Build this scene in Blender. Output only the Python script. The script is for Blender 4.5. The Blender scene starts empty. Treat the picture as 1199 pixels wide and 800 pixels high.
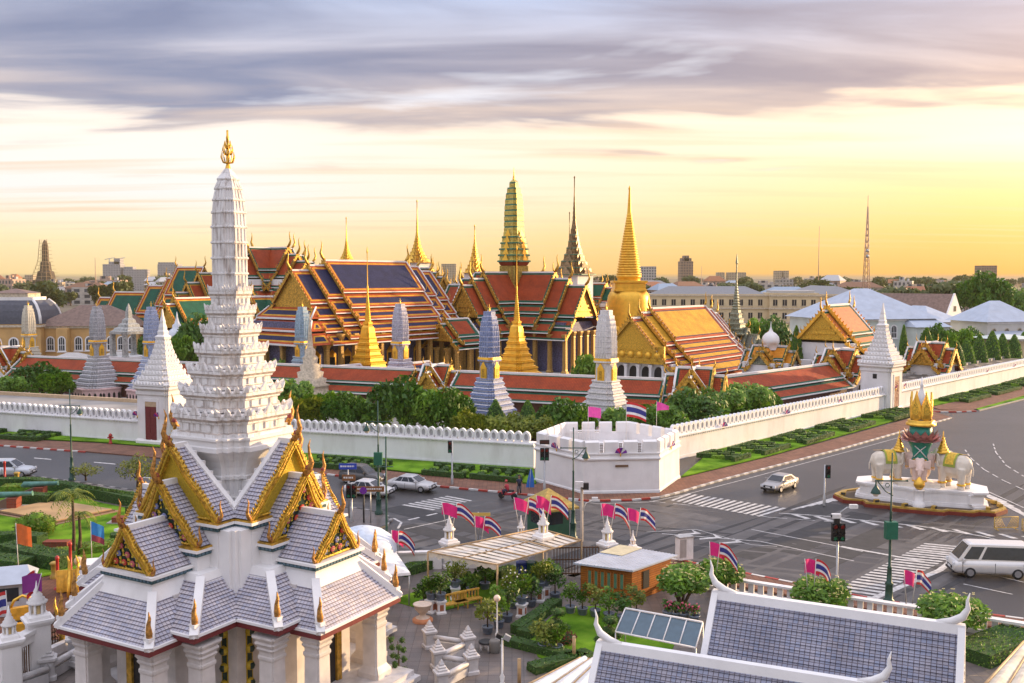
import bpy, math, random
from math import sin, cos, pi, radians, tan, atan2, sqrt, hypot
from mathutils import Vector, Matrix, noise as mnoise
S = bpy.context.scene
COL = S.collection
# ---------------------------------------------------------------- camera
H, F, PITCH = 20.0, 1150.0, math.atan(75.0/1150.0)
cd = bpy.data.cameras.new('camera'); cam = bpy.data.objects.new('camera', cd); COL.objects.link(cam)
cd.sensor_width = 36.0; cd.lens = F/1199.0*36.0; cd.clip_start = 0.5; cd.clip_end = 20000
cam.location = (0, 0, H); cam.rotation_euler = (pi/2-PITCH, 0, 0)
S.camera = cam
# ---------------------------------------------------------------- sun and sky
HAZE = 0.00007
SUN_AZ, SUN_EL = radians(62), radians(9)      # azimuth clockwise from +Y
sun = bpy.data.lights.new('sun', 'SUN'); sun.energy = 4.8; sun.angle = radians(0.9); sun.color = (1.0, .70, .38)
so = bpy.data.objects.new('sun', sun); COL.objects.link(so)
so.rotation_euler = Vector((sin(SUN_AZ)*cos(SUN_EL), cos(SUN_AZ)*cos(SUN_EL), sin(SUN_EL))).to_track_quat('Z', 'Y').to_euler()
W = bpy.data.worlds.new('World'); S.world = W; W.use_nodes = True
def build_world():
    nt = W.node_tree; nt.nodes.clear(); N = nt.nodes.new; L = nt.links.new
    out = N('ShaderNodeOutputWorld')
    sky = N('ShaderNodeTexSky'); sky.sky_type = 'NISHITA'; sky.sun_disc = False
    sky.sun_elevation = SUN_EL; sky.sun_rotation = SUN_AZ; sky.air_density = 1.0; sky.dust_density = 2.0
    b1 = N('ShaderNodeBackground'); b1.inputs[1].default_value = .05
    tint = N('ShaderNodeMix'); tint.data_type = 'RGBA'; tint.blend_type = 'MULTIPLY'; tint.inputs[0].default_value = 1; L(sky.outputs[0], tint.inputs[6]); tint.inputs[7].default_value = (.85, .62, .62, 1); L(tint.outputs[2], b1.inputs[0])
    tc = N('ShaderNodeTexCoord'); sp = N('ShaderNodeSeparateXYZ'); L(tc.outputs['Generated'], sp.inputs[0])
    def math_(op, a, b=None, clamp=False):
        n = N('ShaderNodeMath'); n.operation = op; n.use_clamp = clamp
        for i, v in enumerate((a, b)):
            if v is None: continue
            if isinstance(v, (int, float)): n.inputs[i].default_value = v
            else: L(v, n.inputs[i])
        return n.outputs[0]
    def ramp(fac, stops, interp='LINEAR'):
        n = N('ShaderNodeValToRGB'); L(fac, n.inputs[0]); e = n.color_ramp; e.interpolation = interp
        while len(e.elements) < len(stops): e.elements.new(.5)
        for el, (p, c) in zip(e.elements, stops): el.position = p; el.color = (*c, 1) if len(c) == 3 else c
        return n.outputs[0]
    def mix(f, a, b):
        n = N('ShaderNodeMix'); n.data_type = 'RGBA'
        if isinstance(f, (int, float)): n.inputs[0].default_value = f
        else: L(f, n.inputs[0])
        for k, v in ((6, a), (7, b)):
            if isinstance(v, tuple): n.inputs[k].default_value = (*v, 1)
            else: L(v, n.inputs[k])
        return n.outputs[2]
    X, Y, Z = sp.outputs
    # how close the view direction is to the sun's azimuth, 0..1
    sunward = math_('ADD', math_('MULTIPLY', X, sin(SUN_AZ)), math_('MULTIPLY', Y, cos(SUN_AZ)))
    sw = math_('MULTIPLY', math_('ADD', sunward, 1.0), .5, True)
    cool = ramp(Z, [(0, (.66, .49, .22)), (.035, (.72, .60, .36)), (.08, (.62, .65, .66)), (.14, (.76, .69, .62)), (.5, (.50, .52, .64)), (1, (.40, .44, .60))])
    warm = ramp(Z, [(0, (.62, .30, .03)), (.035, (.66, .37, .06)), (.08, (.72, .53, .20)), (.14, (.80, .62, .44)), (.5, (.55, .50, .54)), (1, (.40, .44, .60))])
    glow = ramp(math_('ADD', math_('MULTIPLY', math_('SUBTRACT', sw, .80), 3.2), math_('MULTIPLY', math_('ABSOLUTE', math_('SUBTRACT', Z, .125)), -7)), [(.0, (0, 0, 0)), (.55, (1, 1, 1))], 'EASE')
    base = mix(ramp(sw, [(.60, (0, 0, 0)), (.90, (1, 1, 1))]), cool, warm)
    base = mix(glow, base, (.86, .73, .60))
    # flat cloud sheet: project the direction onto a plane overhead
    zz = math_('ADD', math_('MAXIMUM', Z, 0.0), .05)
    u = math_('DIVIDE', X, zz); v = math_('DIVIDE', Y, zz)
    cb = N('ShaderNodeCombineXYZ'); L(u, cb.inputs[0]); L(v, cb.inputs[1])
    def nz(scale, loc, sc, detail=5, rough=.55, dist=0.0, rotz=0):
        m = N('ShaderNodeMapping'); m.inputs['Scale'].default_value = sc; m.inputs['Location'].default_value = loc; m.inputs['Rotation'].default_value = (0, 0, rotz)
        L(cb.outputs[0], m.inputs[0])
        n = N('ShaderNodeTexNoise'); n.inputs['Scale'].default_value = scale; n.inputs['Detail'].default_value = detail
        n.inputs['Roughness'].default_value = rough; n.inputs['Distortion'].default_value = dist
        L(m.outputs[0], n.inputs[0]); return n.outputs[0]
    big = nz(.9, (3.1, 1.7, 0), (.55, .8, 1), 5, .5, .4, radians(-12))
    body_n = nz(1.15, (8.3, 5.2, 0), (.55, 1.5, 1), 5, .52, .5, radians(-16))
    wisp = nz(1.6, (1.3, 7.7, 0), (.22, 1.5, 1), 4, .5, .2, radians(-5))
    # dense layer overhead, its ragged lower edge seven to ten degrees above the horizon
    edge = math_('ADD', math_('MULTIPLY', math_('SUBTRACT', Z, .150), 9), math_('MULTIPLY', math_('SUBTRACT', big, .5), 2.2))
    edge = math_('ADD', edge, math_('MULTIPLY', math_('SUBTRACT', body_n, .5), 1.1))
    dens = ramp(math_('ADD', edge, .35), [(.10, (0, 0, 0)), (.60, (1, 1, 1))], 'EASE')
    wm = ramp(sw, [(.62, (0, 0, 0)), (.92, (1, 1, 1))])
    dark = mix(wm, (.10, .135, .25), (.19, .155, .18))
    mid = mix(wm, (.46, .37, .34), (.56, .38, .24))
    pale = mix(wm, (.72, .58, .50), (.85, .60, .32))
    shade = ramp(math_('ADD', math_('MULTIPLY', body_n, .85), math_('MULTIPLY', wisp, .25)), [(.42, (0, 0, 0)), (.54, (.35, .35, .35)), (.70, (1, 1, 1))])
    body = mix(shade, dark, mix(ramp(Z, [(.15, (1, 1, 1)), (.27, (0, 0, 0))]), (.32, .39, .56), mid))
    gap = ramp(big, [(.62, (0, 0, 0)), (.74, (1, 1, 1))])
    body = mix(gap, body, (.66, .70, .78))
    cloud = mix(ramp(dens, [(.15, (1, 1, 1)), (.85, (0, 0, 0))]), body, pale)
    sky_c = mix(math_('MULTIPLY', dens, .95), base, cloud)
    # thin low wisps, lit from behind
    lw = math_('MULTIPLY', ramp(wisp, [(.50, (0, 0, 0)), (.70, (1, 1, 1))]), ramp(Z, [(.015, (0, 0, 0)), (.05, (1, 1, 1)), (.13, (.8, .8, .8)), (.19, (0, 0, 0))]))
    sky_c = mix(math_('MULTIPLY', lw, .8), sky_c, mix(sw, (.55, .50, .52), (.72, .44, .20)))
    # high overhead and behind the camera: unseen sky brightened to add cool fill light
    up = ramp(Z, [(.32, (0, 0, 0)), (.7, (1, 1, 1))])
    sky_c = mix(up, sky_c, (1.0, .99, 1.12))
    # below the horizon: dull ground colour
    sky_c = mix(ramp(Z, [(0, (0, 0, 0)), (.004, (1, 1, 1))]), (.30, .24, .17), sky_c)
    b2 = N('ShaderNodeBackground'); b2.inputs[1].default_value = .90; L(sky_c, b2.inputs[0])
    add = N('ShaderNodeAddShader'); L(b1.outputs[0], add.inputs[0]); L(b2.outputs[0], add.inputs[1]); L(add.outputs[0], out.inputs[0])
build_world()
S.view_settings.view_transform = 'Standard'; S.view_settings.look = 'None'
S.view_settings.exposure = 0.6; S.view_settings.gamma = 1.0
S.cycles.max_bounces = 5; S.cycles.diffuse_bounces = 3; S.cycles.glossy_bounces = 2; S.cycles.transmission_bounces = 3; S.cycles.transparent_max_bounces = 6
S.cycles.use_denoising = True
S.cycles.caustics_reflective = False; S.cycles.caustics_refractive = False

# ---------------------------------------------------------------- pixel helpers (photo pixels -> world points)
def ray(px, py):
    x, y = (px-599.5)/F, (400-py)/F
    return Vector((x, cos(PITCH)+y*sin(PITCH), -sin(PITCH)+y*cos(PITCH)))
def G(px, py, z=0.0):
    r = ray(px, py); t = (z-H)/r.z
    return Vector((r.x*t, r.y*t, z))
def AT(px, d, z=0.0):
    return Vector(((px-599.5)/F*d*1.0, d, z))
def ZA(py, d):
    r = ray(599.5, py); return H + r.z/r.y*d
# ---------------------------------------------------------------- materials
MATS = {}
def mat(name, c, rough=.6, metal=0.0, var=.12, vscale=3.0, bump=0.0, bscale=20.0, c2=None, big=.0, spec=None, stain=None, vstretch=None):
    if name in MATS: return MATS[name]
    m = bpy.data.materials.new(name); MATS[name] = m; m.use_nodes = True
    nt = m.node_tree; N = nt.nodes.new; L = nt.links.new; b = nt.nodes['Principled BSDF']
    b.inputs['Roughness'].default_value = rough; b.inputs['Metallic'].default_value = metal
    if spec is not None: b.inputs['Specular IOR Level'].default_value = spec
    tc = N('ShaderNodeTexCoord')
    src = tc.outputs['Object']
    if vstretch:
        mp = N('ShaderNodeMapping'); mp.inputs['Scale'].default_value = vstretch; L(src, mp.inputs[0]); vsrc = mp.outputs[0]
    else: vsrc = src
    n = N('ShaderNodeTexNoise'); n.inputs['Scale'].default_value = vscale; n.inputs['Detail'].default_value = 4; L(vsrc, n.inputs[0])
    r = N('ShaderNodeValToRGB'); L(n.outputs[0], r.inputs[0])
    lo = tuple(max(0, x*(1-var)) for x in c); hi = tuple(min(1, x*(1+var)) for x in (c2 or c))
    r.color_ramp.elements[0].position = .3; r.color_ramp.elements[1].position = .7
    r.color_ramp.elements[0].color = (*lo, 1); r.color_ramp.elements[1].color = (*hi, 1)
    col = r.outputs[0]
    if stain:
        sc, amount, scol, *pp = stain; pp = pp[0] if pp else (.5, .78)
        mp = N('ShaderNodeMapping'); mp.inputs['Scale'].default_value = sc; L(src, mp.inputs[0])
        n2 = N('ShaderNodeTexNoise'); n2.inputs['Scale'].default_value = 1; n2.inputs['Detail'].default_value = 6; n2.inputs['Roughness'].default_value = .65; L(mp.outputs[0], n2.inputs[0])
        r2 = N('ShaderNodeValToRGB'); L(n2.outputs[0], r2.inputs[0]); r2.color_ramp.elements[0].position = pp[0]; r2.color_ramp.elements[1].position = pp[1]
        r2.color_ramp.elements[1].color = (amount,)*3+(1,)
        mx = N('ShaderNodeMix'); mx.data_type = 'RGBA'; L(r2.outputs[0], mx.inputs[0]); L(col, mx.inputs[6]); mx.inputs[7].default_value = (*scol, 1); col = mx.outputs[2]
    L(col, b.inputs['Base Color'])
    if bump:
        n3 = N('ShaderNodeTexNoise'); n3.inputs['Scale'].default_value = bscale; n3.inputs['Detail'].default_value = 3; L(src, n3.inputs[0])
        bp = N('ShaderNodeBump'); bp.inputs['Strength'].default_value = bump; bp.inputs['Distance'].default_value = .05
        L(n3.outputs[0], bp.inputs['Height']); L(bp.outputs[0], b.inputs['Normal'])
    return m
def tilemat(name, ca, cb_, mortar, w=.3, h=.3, ms=.02, rough=.6, bump=.6, off=0.0, bright=.0):
    """glazed roof tiles / pavers on a UV map in metres"""
    if name in MATS: return MATS[name]
    m = bpy.data.materials.new(name); MATS[name] = m; m.use_nodes = True
    nt = m.node_tree; N = nt.nodes.new; L = nt.links.new; b = nt.nodes['Principled BSDF']
    b.inputs['Roughness'].default_value = rough; b.inputs['Specular IOR Level'].default_value = .2
    uv = N('ShaderNodeUVMap'); br = N('ShaderNodeTexBrick'); L(uv.outputs[0], br.inputs[0])
    br.offset = off; br.inputs['Scale'].default_value = 1; br.inputs['Brick Width'].default_value = w; br.inputs['Row Height'].default_value = h
    br.inputs['Mortar Size'].default_value = ms; br.inputs['Mortar Smooth'].default_value = .3
    br.inputs['Color1'].default_value = (*ca, 1); br.inputs['Color2'].default_value = (*cb_, 1); br.inputs['Mortar'].default_value = (*mortar, 1)
    n = N('ShaderNodeTexNoise'); n.inputs['Scale'].default_value = .6; n.inputs['Detail'].default_value = 5; L(uv.outputs[0], n.inputs[0])
    r = N('ShaderNodeValToRGB'); L(n.outputs[0], r.inputs[0]); r.color_ramp.elements[0].position = .3; r.color_ramp.elements[1].position = .75
    r.color_ramp.elements[0].color = (.72, .70, .70, 1); r.color_ramp.elements[1].color = (1.12, 1.1, 1.08, 1)
    mx = N('ShaderNodeMix'); mx.data_type = 'RGBA'; mx.blend_type = 'MULTIPLY'; mx.inputs[0].default_value = 1; L(br.outputs[0], mx.inputs[6]); L(r.outputs[0], mx.inputs[7])
    L(mx.outputs[2], b.inputs['Base Color'])
    bp = N('ShaderNodeBump'); bp.invert = True; bp.inputs['Strength'].default_value = bump; bp.inputs['Distance'].default_value = .03
    L(br.outputs['Fac'], bp.inputs['Height']); L(bp.outputs[0], b.inputs['Normal'])
    return m
def leafmat(name, dark, light, rough=.55, trans=.25):
    if name in MATS: return MATS[name]
    m = bpy.data.materials.new(name); MATS[name] = m; m.use_nodes = True
    nt = m.node_tree; N = nt.nodes.new; L = nt.links.new; b = nt.nodes['Principled BSDF']
    b.inputs['Roughness'].default_value = rough
    g = N('ShaderNodeNewGeometry'); r = N('ShaderNodeValToRGB'); L(g.outputs['Random Per Island'], r.inputs[0])
    r.color_ramp.elements[0].color = (*dark, 1); r.color_ramp.elements[1].color = (*light, 1)
    tc = N('ShaderNodeTexCoord'); n = N('ShaderNodeTexNoise'); n.inputs['Scale'].default_value = .9; L(tc.outputs['Object'], n.inputs[0])
    r2 = N('ShaderNodeValToRGB'); L(n.outputs[0], r2.inputs[0]); r2.color_ramp.elements[0].position = .35; r2.color_ramp.elements[1].position = .7
    r2.color_ramp.elements[0].color = (.6, .62, .6, 1); r2.color_ramp.elements[1].color = (1.25, 1.2, 1.0, 1)
    mx = N('ShaderNodeMix'); mx.data_type = 'RGBA'; mx.blend_type = 'MULTIPLY'; mx.inputs[0].default_value = 1; L(r.outputs[0], mx.inputs[6]); L(r2.outputs[0], mx.inputs[7])
    L(mx.outputs[2], b.inputs['Base Color'])
    t = N('ShaderNodeBsdfTranslucent'); L(mx.outputs[2], t.inputs[0]); ms = N('ShaderNodeMixShader'); ms.inputs[0].default_value = trans
    L(b.outputs[0], ms.inputs[1]); L(t.outputs[0], ms.inputs[2]); L(ms.outputs[0], nt.nodes['Material Output'].inputs[0])
    return m
# ---------------------------------------------------------------- mesh builder
class MB:
    def __init__(s): s.v = []; s.f = []; s.m = []; s.uv = {}; s.mats = []; s.M = Matrix.Identity(4); s.sm = []
    def mi(s, m):
        if m not in s.mats: s.mats.append(m)
        return s.mats.index(m)
    def add(s, pts): 
        i0 = len(s.v); M = s.M
        s.v.extend([M @ Vector(p) for p in pts]); return i0
    def face(s, idx, m, uv=None, smooth=False):
        if uv: s.uv[len(s.f)] = uv
        s.f.append(tuple(idx)); s.m.append(s.mi(m)); s.sm.append(smooth)
    def poly(s, pts, m, uv=None):
        i = s.add(pts); s.face(range(i, i+len(pts)), m, uv)
    def quad(s, a, b, c, d, m, uv=True):
        if uv is True:
            a_, b_, d_ = Vector(a), Vector(b), Vector(d); c_ = Vector(c)
            ux = (b_-a_); lu = ux.length or 1; ux = ux/lu
            def U(p): 
                q = p-a_; x = q.dot(ux); return (x, sqrt(max(0, q.length_squared-x*x)))
            uv = [U(a_), U(b_), U(c_), U(d_)]
        s.poly((a, b, c, d), m, uv)
    def box(s, x0, y0, z0, x1, y1, z1, m, bottom=True):
        i = s.add([(x0,y0,z0),(x1,y0,z0),(x1,y1,z0),(x0,y1,z0),(x0,y0,z1),(x1,y0,z1),(x1,y1,z1),(x0,y1,z1)])
        fs = [(0,1,5,4),(1,2,6,5),(2,3,7,6),(3,0,4,7),(4,5,6,7)]+([(3,2,1,0)] if bottom else [])
        dx, dy, dz = abs(x1-x0), abs(y1-y0), abs(z1-z0)
        dims = [(dx,dz),(dy,dz),(dx,dz),(dy,dz),(dx,dy),(dx,dy)]
        for q, (a, b) in zip(fs, dims): s.face([i+k for k in q], m, [(0,0),(a,0),(a,b),(0,b)])
    def cbox(s, cx, cy, z0, sx, sy, sz, m): s.box(cx-sx/2, cy-sy/2, z0, cx+sx/2, cy+sy/2, z0+sz, m)
    def obox(s, p, q, w, z0, z1, m):
        """upright slab along the segment p-q, thickness w"""
        p, q = Vector((p[0], p[1], 0)), Vector((q[0], q[1], 0)); d = (q-p).normalized(); n = Vector((-d.y, d.x, 0))*w/2
        c = [p-n, q-n, q+n, p+n]; s.prism([(k.x, k.y) for k in c], z0, z1, m)
    def prism(s, poly, z0, z1, m, mtop=None, bottom=False):
        n = len(poly); ar = sum(poly[i][0]*poly[(i+1)%n][1]-poly[(i+1)%n][0]*poly[i][1] for i in range(n))
        if ar < 0: poly = poly[::-1]
        i = s.add([(x, y, z0) for x, y in poly]+[(x, y, z1) for x, y in poly])
        u = 0
        for k in range(n):
            k2 = (k+1) % n; l = hypot(poly[k2][0]-poly[k][0], poly[k2][1]-poly[k][1])
            s.face([i+k, i+k2, i+n+k2, i+n+k], m, [(u,0),(u+l,0),(u+l,z1-z0),(u,z1-z0)]); u += l
        s.face([i+n+k for k in range(n)], mtop or m, [p for p in poly])
        if bottom: s.face([i+k for k in range(n)][::-1], m)
    def loft(s, rings, mats, cap0=True, cap1=True, smooth=False, close=True):
        n = len(rings[0]); ii = [s.add(r) for r in rings]
        for k in range(len(rings)-1):
            mm = mats[k] if isinstance(mats, (list, tuple)) else mats
            for j in range(n if close else n-1):
                j2 = (j+1) % n
                s.face([ii[k]+j, ii[k]+j2, ii[k+1]+j2, ii[k+1]+j], mm, None, smooth)
        m0 = mats[0] if isinstance(mats, (list, tuple)) else mats; m1 = mats[-1] if isinstance(mats, (list, tuple)) else mats
        if cap0: s.face([ii[0]+j for j in range(n)][::-1], m0)
        if cap1: s.face([ii[-1]+j for j in range(n)], m1)
    def lathe(s, prof, m, n=16, plan=None, cx=0, cy=0, cap0=False, cap1=True, smooth=None, rot=0):
        """prof: list of (r, z) or (r, z, material for the band above). plan: unit cross-section."""
        if plan is None: plan = [(cos(2*pi*k/n+rot), sin(2*pi*k/n+rot)) for k in range(n)]; smooth = True if smooth is None else smooth
        rings = [[(cx+x*p[0], cy+y*p[0], p[1]) for x, y in plan] for p in prof]
        mats = [(p[2] if len(p) > 2 else m) for p in prof[:-1]]
        s.loft(rings, mats, cap0, cap1, bool(smooth))
    def tube(s, pts, radii, m, n=6, caps=True, smooth=True):
        pts = [Vector(p) for p in pts]
        if isinstance(radii, (int, float)): radii = [radii]*len(pts)
        rings = []; prev = None
        for k, p in enumerate(pts):
            t = (pts[min(k+1, len(pts)-1)]-pts[max(k-1, 0)]).normalized()
            up = prev if prev is not None else (Vector((1, 0, 0)) if abs(t.x) < .8 else Vector((0, 1, 0)))
            a = (up-t*up.dot(t)).normalized(); b = t.cross(a); prev = a
            rings.append([p+(a*cos(2*pi*j/n)+b*sin(2*pi*j/n))*radii[k] for j in range(n)])
        s.loft(rings, m, caps, caps, smooth)
    def ball(s, c, r, m, n=8, rings=5, sz=1.0):
        c = Vector(c); R = []
        for k in range(rings+1):
            a = -pi/2+pi*k/rings; rr = max(.001, cos(a))*r
            R.append([(c.x+rr*cos(2*pi*j/n), c.y+rr*sin(2*pi*j/n), c.z+r*sz*sin(a)) for j in range(n)])
        s.loft(R, m, True, True, True)
    def panel(s, a, b, c, d, borders, mc):
        """flat panel a,b (lower edge) c,d (upper edge) with nested coloured frames"""
        q = [Vector(a), Vector(b), Vector(c), Vector(d)]
        def uvof(P): 
            ux = (Vector(b)-Vector(a)); ux = ux.normalized()
            up = Vector(d)-Vector(a); up = (up-ux*up.dot(ux)); up = up.normalized() if up.length > 1e-6 else Vector((0,0,1))
            return [((p-Vector(a)).dot(ux), (p-Vector(a)).dot(up)) for p in P]
        for w, m in borders:
            n = []
            for k in range(4):
                p, nx, pv = q[k], q[(k+1) % 4], q[k-1]
                e1 = (nx-p); e2 = (pv-p); l1 = e1.length; l2 = e2.length
                if l1 < 1e-5 or l2 < 1e-5: n.append(p); continue
                e1 /= l1; e2 /= l2; sn = max(.35, e1.cross(e2).length)
                w1 = min(w/sn, l1*.42); w2 = min(w/sn, l2*.42)
                n.append(p+e1*w1+e2*w2)
            for k in range(4):
                k2 = (k+1) % 4; P = [q[k], q[k2], n[k2], n[k]]; s.poly(P, m, uvof(P))
            q = n
        s.poly(q, mc, uvof(q))
    def build(s, name, parent=None, loc=None, rotz=0):
        me = bpy.data.meshes.new(name); me.from_pydata([tuple(v) for v in s.v], [], s.f)
        for m in s.mats: me.materials.append(m)
        me.polygons.foreach_set('material_index', s.m); me.polygons.foreach_set('use_smooth', s.sm)
        if s.uv:
            ul = me.uv_layers.new(name='UVMap'); data = [0.0]*(2*len(me.loops))
            for fi, uv in s.uv.items():
                st = me.polygons[fi].loop_start
                for k, (a, b) in enumerate(uv): data[2*(st+k)] = a; data[2*(st+k)+1] = b
            ul.data.foreach_set('uv', data)
        me.update()
        o = bpy.data.objects.new(name, me); COL.objects.link(o)
        if parent: o.parent = parent
        if loc is not None: o.location = loc
        o.rotation_euler.z = rotz
        return o
def tag(o, label=None, cat=None, group=None, kind=None):
    if label: o['label'] = label
    if cat: o['category'] = cat
    if group: o['group'] = group
    if kind: o['kind'] = kind
    return o
def thing(name, label, cat, loc=(0, 0, 0), rotz=0, group=None):
    o = bpy.data.objects.new(name, None); COL.objects.link(o); o.location = loc; o.rotation_euler.z = rotz
    o.empty_display_size = .2
    return tag(o, label, cat, group)
KIDS = {}
def copy_tree(o, parent=None, loc=None, rotz=None, label=None, group=None, scale=None):
    c = o.copy(); COL.objects.link(c); c.parent = parent
    if loc is not None: c.location = loc
    if rotz is not None: c.rotation_euler.z = rotz
    if scale is not None: c.scale = (scale,)*3 if isinstance(scale, (int, float)) else scale
    if label: c['label'] = label
    if group: c['group'] = group
    for ch in list(o.children): copy_tree(ch, c)
    return c
def part_copy(o, parent, loc=None, rotz=None, scale=None):
    c = o.copy(); COL.objects.link(c); c.parent = parent
    if loc is not None: c.location = loc
    if rotz is not None: c.rotation_euler.z = rotz
    if scale is not None: c.scale = scale
    return c
def redent(k=2, d=.14):
    """unit square plan with k stepped-in corners"""
    q = [(1, -(1-k*d))]
    q = []
    for i in range(k+1): 
        x = 1-i*d; y = 1-(k-i)*d
        q.append((x, y))
        if i < k: q.append((x-d, y))
    # q runs from (1, 1-kd) to (1-kd, 1)
    pts = []
    for r in range(4):
        c, s_ = [(1, 0), (0, 1), (-1, 0), (0, -1)][r]
        pts += [(x*c-y*s_, x*s_+y*c) for x, y in q]
    return pts
def chofa(mb, p, out, h, m, w=None):
    """curved horn at a ridge end: p base, out horizontal direction, h height"""
    p = Vector(p); o = Vector((out[0], out[1], 0)); w = w or h*.1
    pts = [p+o*(-.05*h), p+o*.10*h+Vector((0,0,.16*h)), p+o*.20*h+Vector((0,0,.36*h)), p+o*.13*h+Vector((0,0,.60*h)), p+o*.10*h+Vector((0,0,.82*h)), p+o*.17*h+Vector((0,0,1.0*h))]
    mb.tube(pts, [w*1.2, w*1.3, w*.95, w*.6, w*.4, w*.08], m, 6)
# ---------------------------------------------------------------- palette
WHITE = mat('white_plaster', (.80, .78, .77), .75, var=.05, vscale=.8, bump=.15, bscale=6, stain=((.5, .5, .12), .35, (.45, .42, .40)))
WHITE_OLD = mat('weathered_white_plaster', (.80, .78, .77), .75, var=.05, vscale=1.5, bump=.25, bscale=9, stain=((4.5, 4.5, .9), .85, (.34, .27, .23), (.49, .70)))
WALLW = mat('limewash', (.82, .81, .82), .8, var=.04, vscale=.3, bump=.1, bscale=4, stain=((.55, .55, .22), .42, (.50, .46, .44), (.46, .75)))
MARBLE = mat('grey_marble', (.55, .53, .53), .45, var=.18, vscale=2.0, bump=.1, bscale=8)
GOLD = mat('gold_leaf', (.80, .47, .07), .38, .75, var=.22, vscale=2.2, bump=.5, bscale=5)
GOLD_S = mat('gold_mosaic', (.88, .50, .05), .42, .45, var=.14, vscale=1.2, bump=.25, bscale=14)
GOLD_D = mat('carved_gilt', (.55, .32, .05), .45, .55, var=.5, vscale=4.0, bump=.9, bscale=5)
GOLD_FINE = mat('fine_gilt_carving', (.66, .40, .05), .4, .55, var=.55, vscale=9.0, bump=1.0, bscale=14)
RED_TILE = tilemat('red_glazed_tile', (.44, .07, .014), (.35, .052, .012), (.20, .03, .01), .22, .3, .03)
ORANGE_TILE = tilemat('orange_glazed_tile', (.80, .33, .03), (.70, .27, .02), (.45, .16, .02), .22, .3, .03)
GREEN_TILE = tilemat('green_glazed_tile', (.012, .14, .085), (.01, .10, .06), (.005, .05, .03), .22, .3, .03)
NAVY_TILE = tilemat('navy_glazed_tile', (.016, .022, .085), (.026, .03, .105), (.012, .012, .04), .22, .3, .03)
YELLOW_TILE = tilemat('yellow_glazed_tile', (.76, .42, .03), (.68, .36, .02), (.4, .2, .02), .22, .3, .03)
VERM_TILE = tilemat('vermilion_glazed_tile', (.52, .10, .016), (.45, .08, .014), (.3, .05, .02), .22, .3, .03)
MAROON = mat('maroon_paint', (.16, .022, .025), .5)
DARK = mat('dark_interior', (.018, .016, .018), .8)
GLASS = mat('window_glass', (.03, .035, .045), .12, var=.2)
GREEN_IRON = mat('green_painted_iron', (.012, .06, .045), .45)
BLACK = mat('black_paint', (.012, .012, .014), .5)
STEEL = mat('galvanised_steel', (.45, .46, .47), .4, .6)
WOODM = mat('varnished_timber', (.42, .15, .03), .5, var=.35, vscale=4, vstretch=(1, 1, 9))
ASPHALT = mat('asphalt', (.040, .036, .037), .42, var=.28, vscale=.09, bump=.25, bscale=30, vstretch=(1, 1, 1), stain=((.05, .18, 1), .5, (.075, .07, .07)))
PAINTW = mat('road_paint', (.52, .50, .48), .6, var=.35, vscale=2.5)
PAVE_RED = tilemat('brown_paving', (.26, .13, .085), (.20, .10, .07), (.12, .07, .05), .4, .4, .02, .7)
PAVE_GREY = tilemat('grey_paving', (.20, .17, .155), (.16, .145, .14), (.08, .075, .07), .6, .6, .012, .32)
KERB_R = mat('red_kerb_paint', (.40, .045, .03), .6)
KERB_W = mat('white_kerb_paint', (.62, .60, .58), .6)
KERB_G = mat('kerb_stone', (.30, .28, .27), .7)
GRASS = mat('lawn_grass', (.075, .20, .014), .95, var=.42, vscale=.45, bump=.9, bscale=40, c2=(.15, .29, .022), spec=.05, stain=((.9, .9, .9), .5, (.15, .16, .03)))
SOIL = mat('brown_soil', (.10, .07, .045), .9)
CITYG = mat('city_ground', (.10, .085, .06), .9, var=.5, vscale=.01)
HEDGE_D = leafmat('dark_hedge_leaf', (.03, .10, .012), (.10, .23, .022))
HEDGE_L = leafmat('bright_hedge_leaf', (.16, .32, .015), (.30, .46, .03))
HEDGE_B = mat('hedge_core', (.03, .075, .012), .9, var=.4, vscale=6, bump=1, bscale=20)
HEDGE_LB = mat('bright_hedge_core', (.12, .23, .015), .9, var=.4, vscale=6, bump=1, bscale=20)
LEAF_A = leafmat('leaf_mid', (.06, .175, .014), (.22, .40, .035))
LEAF_B = leafmat('leaf_yellowish', (.10, .17, .012), (.30, .34, .03))
LEAF_C = leafmat('leaf_dark', (.03, .11, .014), (.12, .26, .025))
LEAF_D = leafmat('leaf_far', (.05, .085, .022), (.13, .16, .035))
BARK = mat('bark', (.10, .065, .04), .9, var=.4, vscale=6, bump=.6, bscale=12)
MAGENTA = mat('magenta_cloth', (.72, .02, .20), .8, var=.1)
FRED = mat('flag_red', (.55, .03, .03), .8); FWHT = mat('flag_white', (.72, .70, .70), .8); FBLU = mat('flag_blue', (.03, .035, .22), .8)
PURPLE = mat('purple_cloth', (.16, .02, .30), .8, var=.3, vscale=9)
PINK = mat('pink_plaster', (.70, .48, .46), .7, stain=((.8, .8, .3), .4, (.5, .35, .32)))
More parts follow.
